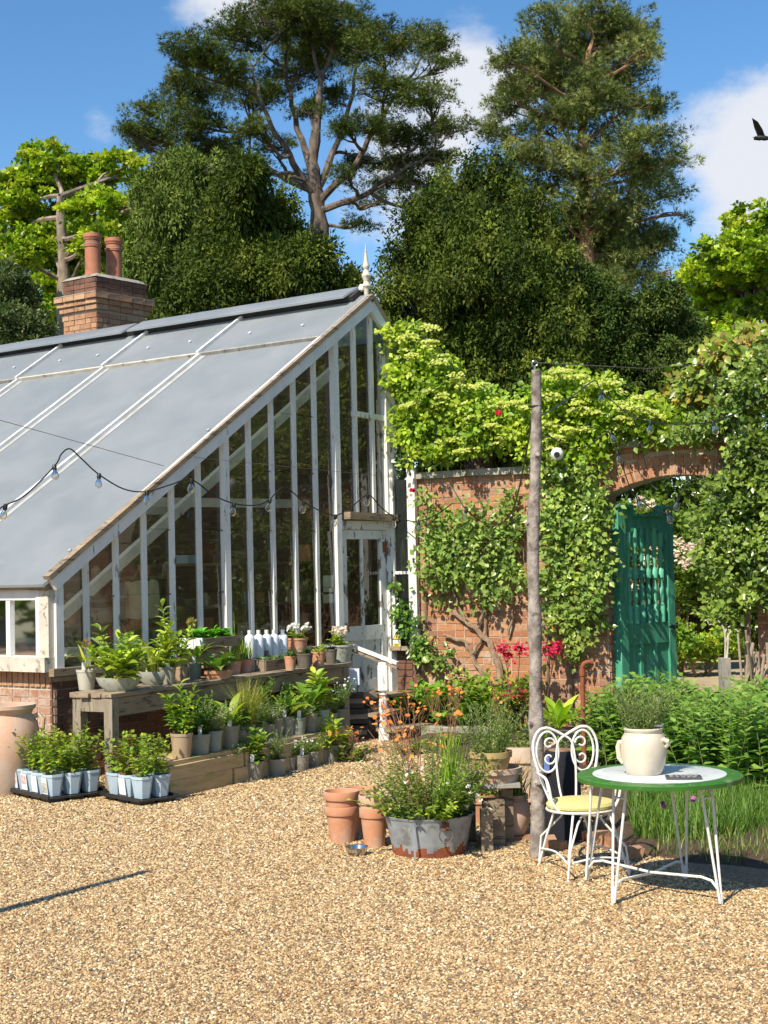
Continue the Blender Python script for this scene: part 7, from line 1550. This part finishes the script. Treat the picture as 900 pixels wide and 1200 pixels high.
# clay pots
def claypot(px, py, r, h, label, mat, z=0, dy=0, group='empty terracotta pots stacked beside the tub'):
    p = G(px, py); p.y += dy; tt = thing('terracotta_pot', p+UP*z, label, 'pot', group); mb = MB()
    mb.lathe([(0, 0), (r*.68, 0), (r*.90, h*.76), (r*.985, h*.765), (r, h*.78), (r, h*.985), (r*.99, h), (r*.93, h), (r*.90, h*.97), (r*.84, h*.72), (r*.62, .02), (0, .02)], 36); part('pot', mb, M[mat], tt, sm=True); return tt
claypot(401, 989, .118, .245, 'lower terracotta pot of the left nested pair beside the tub', 'terra', 0, .08); claypot(401, 989, .122, .24, 'upper orange terracotta pot of the left nested pair beside the tub', 'terra', .105, .08)
claypot(439, 995, .098, .26, 'lower tall terracotta pot of the right nested pair against the tub', 'terra', 0, .08); claypot(439, 995, .101, .25, 'upper pale rimmed terracotta pot of the right nested pair against the tub', 'terra_pale', .095, .08)
claypot(424, 978, .125, .31, 'terracotta pot standing behind the two nested pairs with only its rim showing', 'terra', 0, .08)
p = G(418, 1005); tt = thing('steel_bowl', p+Vector((0, .07, 0)), 'small shiny steel dog bowl on the gravel in front of the clay pots', 'bowl'); mb = MB(); mb.lathe([(0, .003), (.055, 0), (.066, .03), (.072, .055), (.076, .058), (.070, .056), (.060, .03), (.05, .008), (0, .008)], 32); part('bowl', mb, M['steel'], tt, sm=True)
# timber stand with stacked bowls and belly pot
p = G(572, 1000); p.y += .1; tt = thing('timber_stand', p, 'dark upright timber blocks carrying the terracotta bowls behind the tub', 'stand')
for x, y, w_, h_ in ((0, 0, .075, .27), (.16, .30, .08, .36), (-.10, .35, .10, .38), (.06, .18, .14, .30)): mb = MB(); mb.box((x, y, h_/2), (w_, w_, h_), jit=.003); part('post', mb, M['oldwood'], tt, bev=.004)
mb = MB(); mb.box((.03, .32, .39), (.42, .34, .03), jit=.003); part('board', mb, M['greywood'], tt)
bx, by = p.x+.03, p.y+.32
def bowl(px, py, yy, r, h, label, mat, tap=.8, cat='planter'):
    q = W(px, py, yy); tt = thing('terracotta_bowl', Vector((q.x, q.y, q.z)), label, cat); mb = MB(); mb.lathe([(0, 0), (r*tap, 0), (r*.93, h*.70), (r, h*.72), (r*1.01, h), (r*.92, h), (r*.88, h*.75), (0, h*.72)], 36); part('bowl', mb, M[mat], tt, sm=True); return tt, h*.72
q1 = W(578, 919, by); 
tt, z = bowl(578, 921, by, .195, .13, 'pale pink terracotta bowl under the ochre bowl behind the tub', 'terra_pale', .80); zz = tt.location.z+.13
tt, z = bowl(575, 892, by, .145, .135, 'ochre terracotta bowl planted with rosemary and stacked on the pink bowl', 'terra_ochre', .74); tt.location.z = zz-.03
stems_leaves(tt, z, 50, .34, .20, 30, .032, .006, [(.20, .30, .12), (.26, .36, .14), (.14, .22, .08)], base_r=.11, start=.05, tipup=1)
tt = thing('belly_pot', G(603, 985)+Vector((0, .1, 0)), 'round bellied clay pot of grass on a red tile left of the pole', 'planter'); tt.location.x += .005
mb = MB(); mb.lathe([(0, .03), (.075, .03), (.10, .08), (.118, .15), (.115, .21), (.098, .255), (.090, .262), (.095, .27), (.102, .275), (.102, .295), (.09, .297), (.085, .27), (0, .26)], 32); part('pot', mb, M['urn'], tt, sm=True); mb = MB(); mb.box((0, 0, .014), (.24, .24, .03), jit=.003); part('tile', mb, M['brick_soot'], tt)
for z_ in (.262, .278): mb = MB(); mb.lathe([(.101, z_), (.107, z_+.005), (.101, z_+.01)], 32); part('ridge', mb, M['urn'], tt, sm=True)
n = 150; blades('grass', tt, np.stack([NR.normal(0, .04, n), NR.normal(0, .04, n), np.full(n, .26)], 1), NR.uniform(0, 6.28, n), NR.uniform(.16, .36, n), .008, NR.uniform(.1, 1.1, n), pal(n, GR), 5)
tt, z = bowl(614, 930, 11.6, .25, .42, 'large pink terracotta tub in the wall bed behind the pole', 'terra_pale', .85); tt.location.z = .03
stems_leaves(tt, .33, 24, .30, .2, 12, .05, .03, FGRN, base_r=.15)
tt, z = bowl(560, 940, 10.8, .16, .20, 'brown clay pot half hidden behind the tub and the timber posts', 'terra', .75); tt.location.z = 0
stems_leaves(tt, .15, 20, .25, .16, 12, .05, .025, FGRN, base_r=.1)
# planters, pipe and rubble by the wall foot right of the pole
p = W(662, 860, 14.2); p.z = 0; tt = thing('plant_trough', p, 'long dark trough at the wall foot behind the chair', 'trough'); mb = MB(); mb.box((0, 0, .14), (.75, .3, .28), (WD, WN, UP), jit=.003); part('box', mb, M['plastic_black'], tt, bev=.01)
for i, (px, py, r_, h_, m_) in enumerate(((700, 868, .12, .24, 'terra'), (645, 905, .16, .30, 'terra_pale'), (716, 880, .10, .2, 'terra'))):
    q = G(px, py+20); tt = claypot(px, py+20, r_, h_, ['terracotta pot beside the rusty standpipe', 'pale clay pot in the bed just right of the pole', 'small terracotta pot half hidden by the sage'][i], m_, group='clay pots in the wall bed')
    stems_leaves(tt, h_*.8, 16, .18, .12, 10, .04, .025, FGRN, base_r=.06)
pp = W(684, 852, 13.2); pp.z = 0; tt = thing('standpipe', pp, 'rusty iron water standpipe with a bent top at the brick wall', 'pipe'); k = 13.2/F; zt_ = W(684, 776, 13.2).z
mb = MB(); mb.tube([(0, 0, 0), (0, 0, zt_-.10), (0.0, 0, zt_-.04), (.02, 0, zt_-.01), (.05, 0, zt_), (.09, 0, zt_)], .021, 10); part('pipe', mb, M['rust'], tt, sm=True); mb = MB(); mb.tube([(0, 0, zt_-.12), (0, 0, zt_-.06)], .028, 10); mb.tube([(.075, 0, zt_), (.10, 0, zt_)], .028, 10); part('collar', mb, M['rust'], tt, sm=True)
TOPB = (0, 1, 3, 12, 13)
RBP = (678, 694, 706, 660, 647, 716, 650, 735, 686, 672, 640, 700, 664, 683)
for i, (px, py, a) in enumerate(((678, 968, .4), (694, 962, -.3), (706, 972, 1.0), (660, 972, .9), (647, 985, .2), (716, 992, .5), (650, 996, -.5), (735, 1006, .1), (686, 978, 1.3), (672, 985, -.8), (640, 992, .1), (700, 985, .7), (664, 960, 1.2), (683, 955, .2))):
    q = G(px, py); tt = thing('broken_brick', q+UP*(.03+(.055 if i in (0, 1, 3, 12, 13) else 0)), ('half brick on top of the rubble behind the chair, %s from the left' if i in TOPB else 'broken brick low in the rubble under the chair, %s from the left') % ORD[sorted((k for k in range(14) if (k in TOPB) == (i in TOPB)), key=lambda k: RBP[k]).index(i)], 'brick', 'brick rubble behind the chair', rz=a)
    mb = MB(); mb.box((0, 0, 0), (RNG.uniform(.10, .20), .10, .065), jit=.012); part('brick', mb, M['brick_soot'], tt)
q = G(664, 960); tt = thing('dark_cloth', W(658, 930, 9.95), 'dark navy cloth draped over an upturned pot behind the chair back', 'cloth'); tt.location.z = .10
mb = MB(); mb.lathe([(.14, -.08), (.135, .1), (.125, .3), (.118, .46), (.10, .50), (.0, .505)], 40, rip=lambda a, z: .06*math.sin(a*7+z*3)*(1-max(0, z)/.55)+.03*math.sin(a*3)); part('cloth', mb, M['navy'], tt, sm=True)
mb = MB(); mb.lathe([(.0, .512), (.075, .51), (.08, .502)], 20); part('pot_base', mb, M['redbark'], tt); 
mb = MB(); mb.box((-.10, -.095, .42), (.04, .02, .10), jit=.006); part('blue_patch', mb, M['blue'], tt, bev=.008)
# bird
p = W(890, 162, 24); t = thing('flying_crow', p, 'black crow in flight at the right edge of the sky', 'bird'); t.scale = (.62,)*3
mb = MB(); mb.tube([(-.16, 0, .03), (-.10, 0, .035), (0, 0, .02), (.14, 0, .0), (.28, 0, -.01), (.40, .0, .0)], [.004, .028, .062, .07, .035, .012], 10); part('body', mb, M['crow'], t, sm=True)
for sg, (dy, dz, dx) in ((-1, (-.30, .42, -.22)), (1, (.62, .10, .05))):
    mb = MB(); r0 = [Vector((-.04, 0, .04)), Vector((.16, 0, .03))]; m1 = [Vector((-.10+dx*.3, dy*.45, .04+dz*.5)), Vector((.12+dx*.3, dy*.45, .03+dz*.4))]; m2 = [Vector((dx-.04, dy, .04+dz)), Vector((dx+.12, dy*.92, .02+dz*.82))]
    v = r0+m1+m2; mb.add(v+[q-UP*.008 for q in v], [(0, 1, 3, 2), (2, 3, 5, 4), (7, 6, 8, 9), (9, 8, 10, 11), (0, 2, 8, 6), (2, 4, 10, 8), (1, 7, 9, 3), (3, 9, 11, 5), (4, 5, 11, 10)]); part('wing', mb, M['crow'], t)
mb = MB(); mb.add([Vector((.36, -.02, 0)), Vector((.36, .02, 0)), Vector((.56, .08, .0)), Vector((.56, -.08, .0)), Vector((.36, -.02, -.01)), Vector((.36, .02, -.01)), Vector((.56, .08, -.01)), Vector((.56, -.08, -.01))], [(0, 1, 2, 3), (7, 6, 5, 4), (0, 3, 7, 4), (1, 5, 6, 2), (2, 6, 7, 3)]); part('tail', mb, M['crow'], t)
mb = MB(); mb.tube([(-.155, 0, .03), (-.20, 0, .02)], [.010, .002], 6); part('beak', mb, M['black'], t)
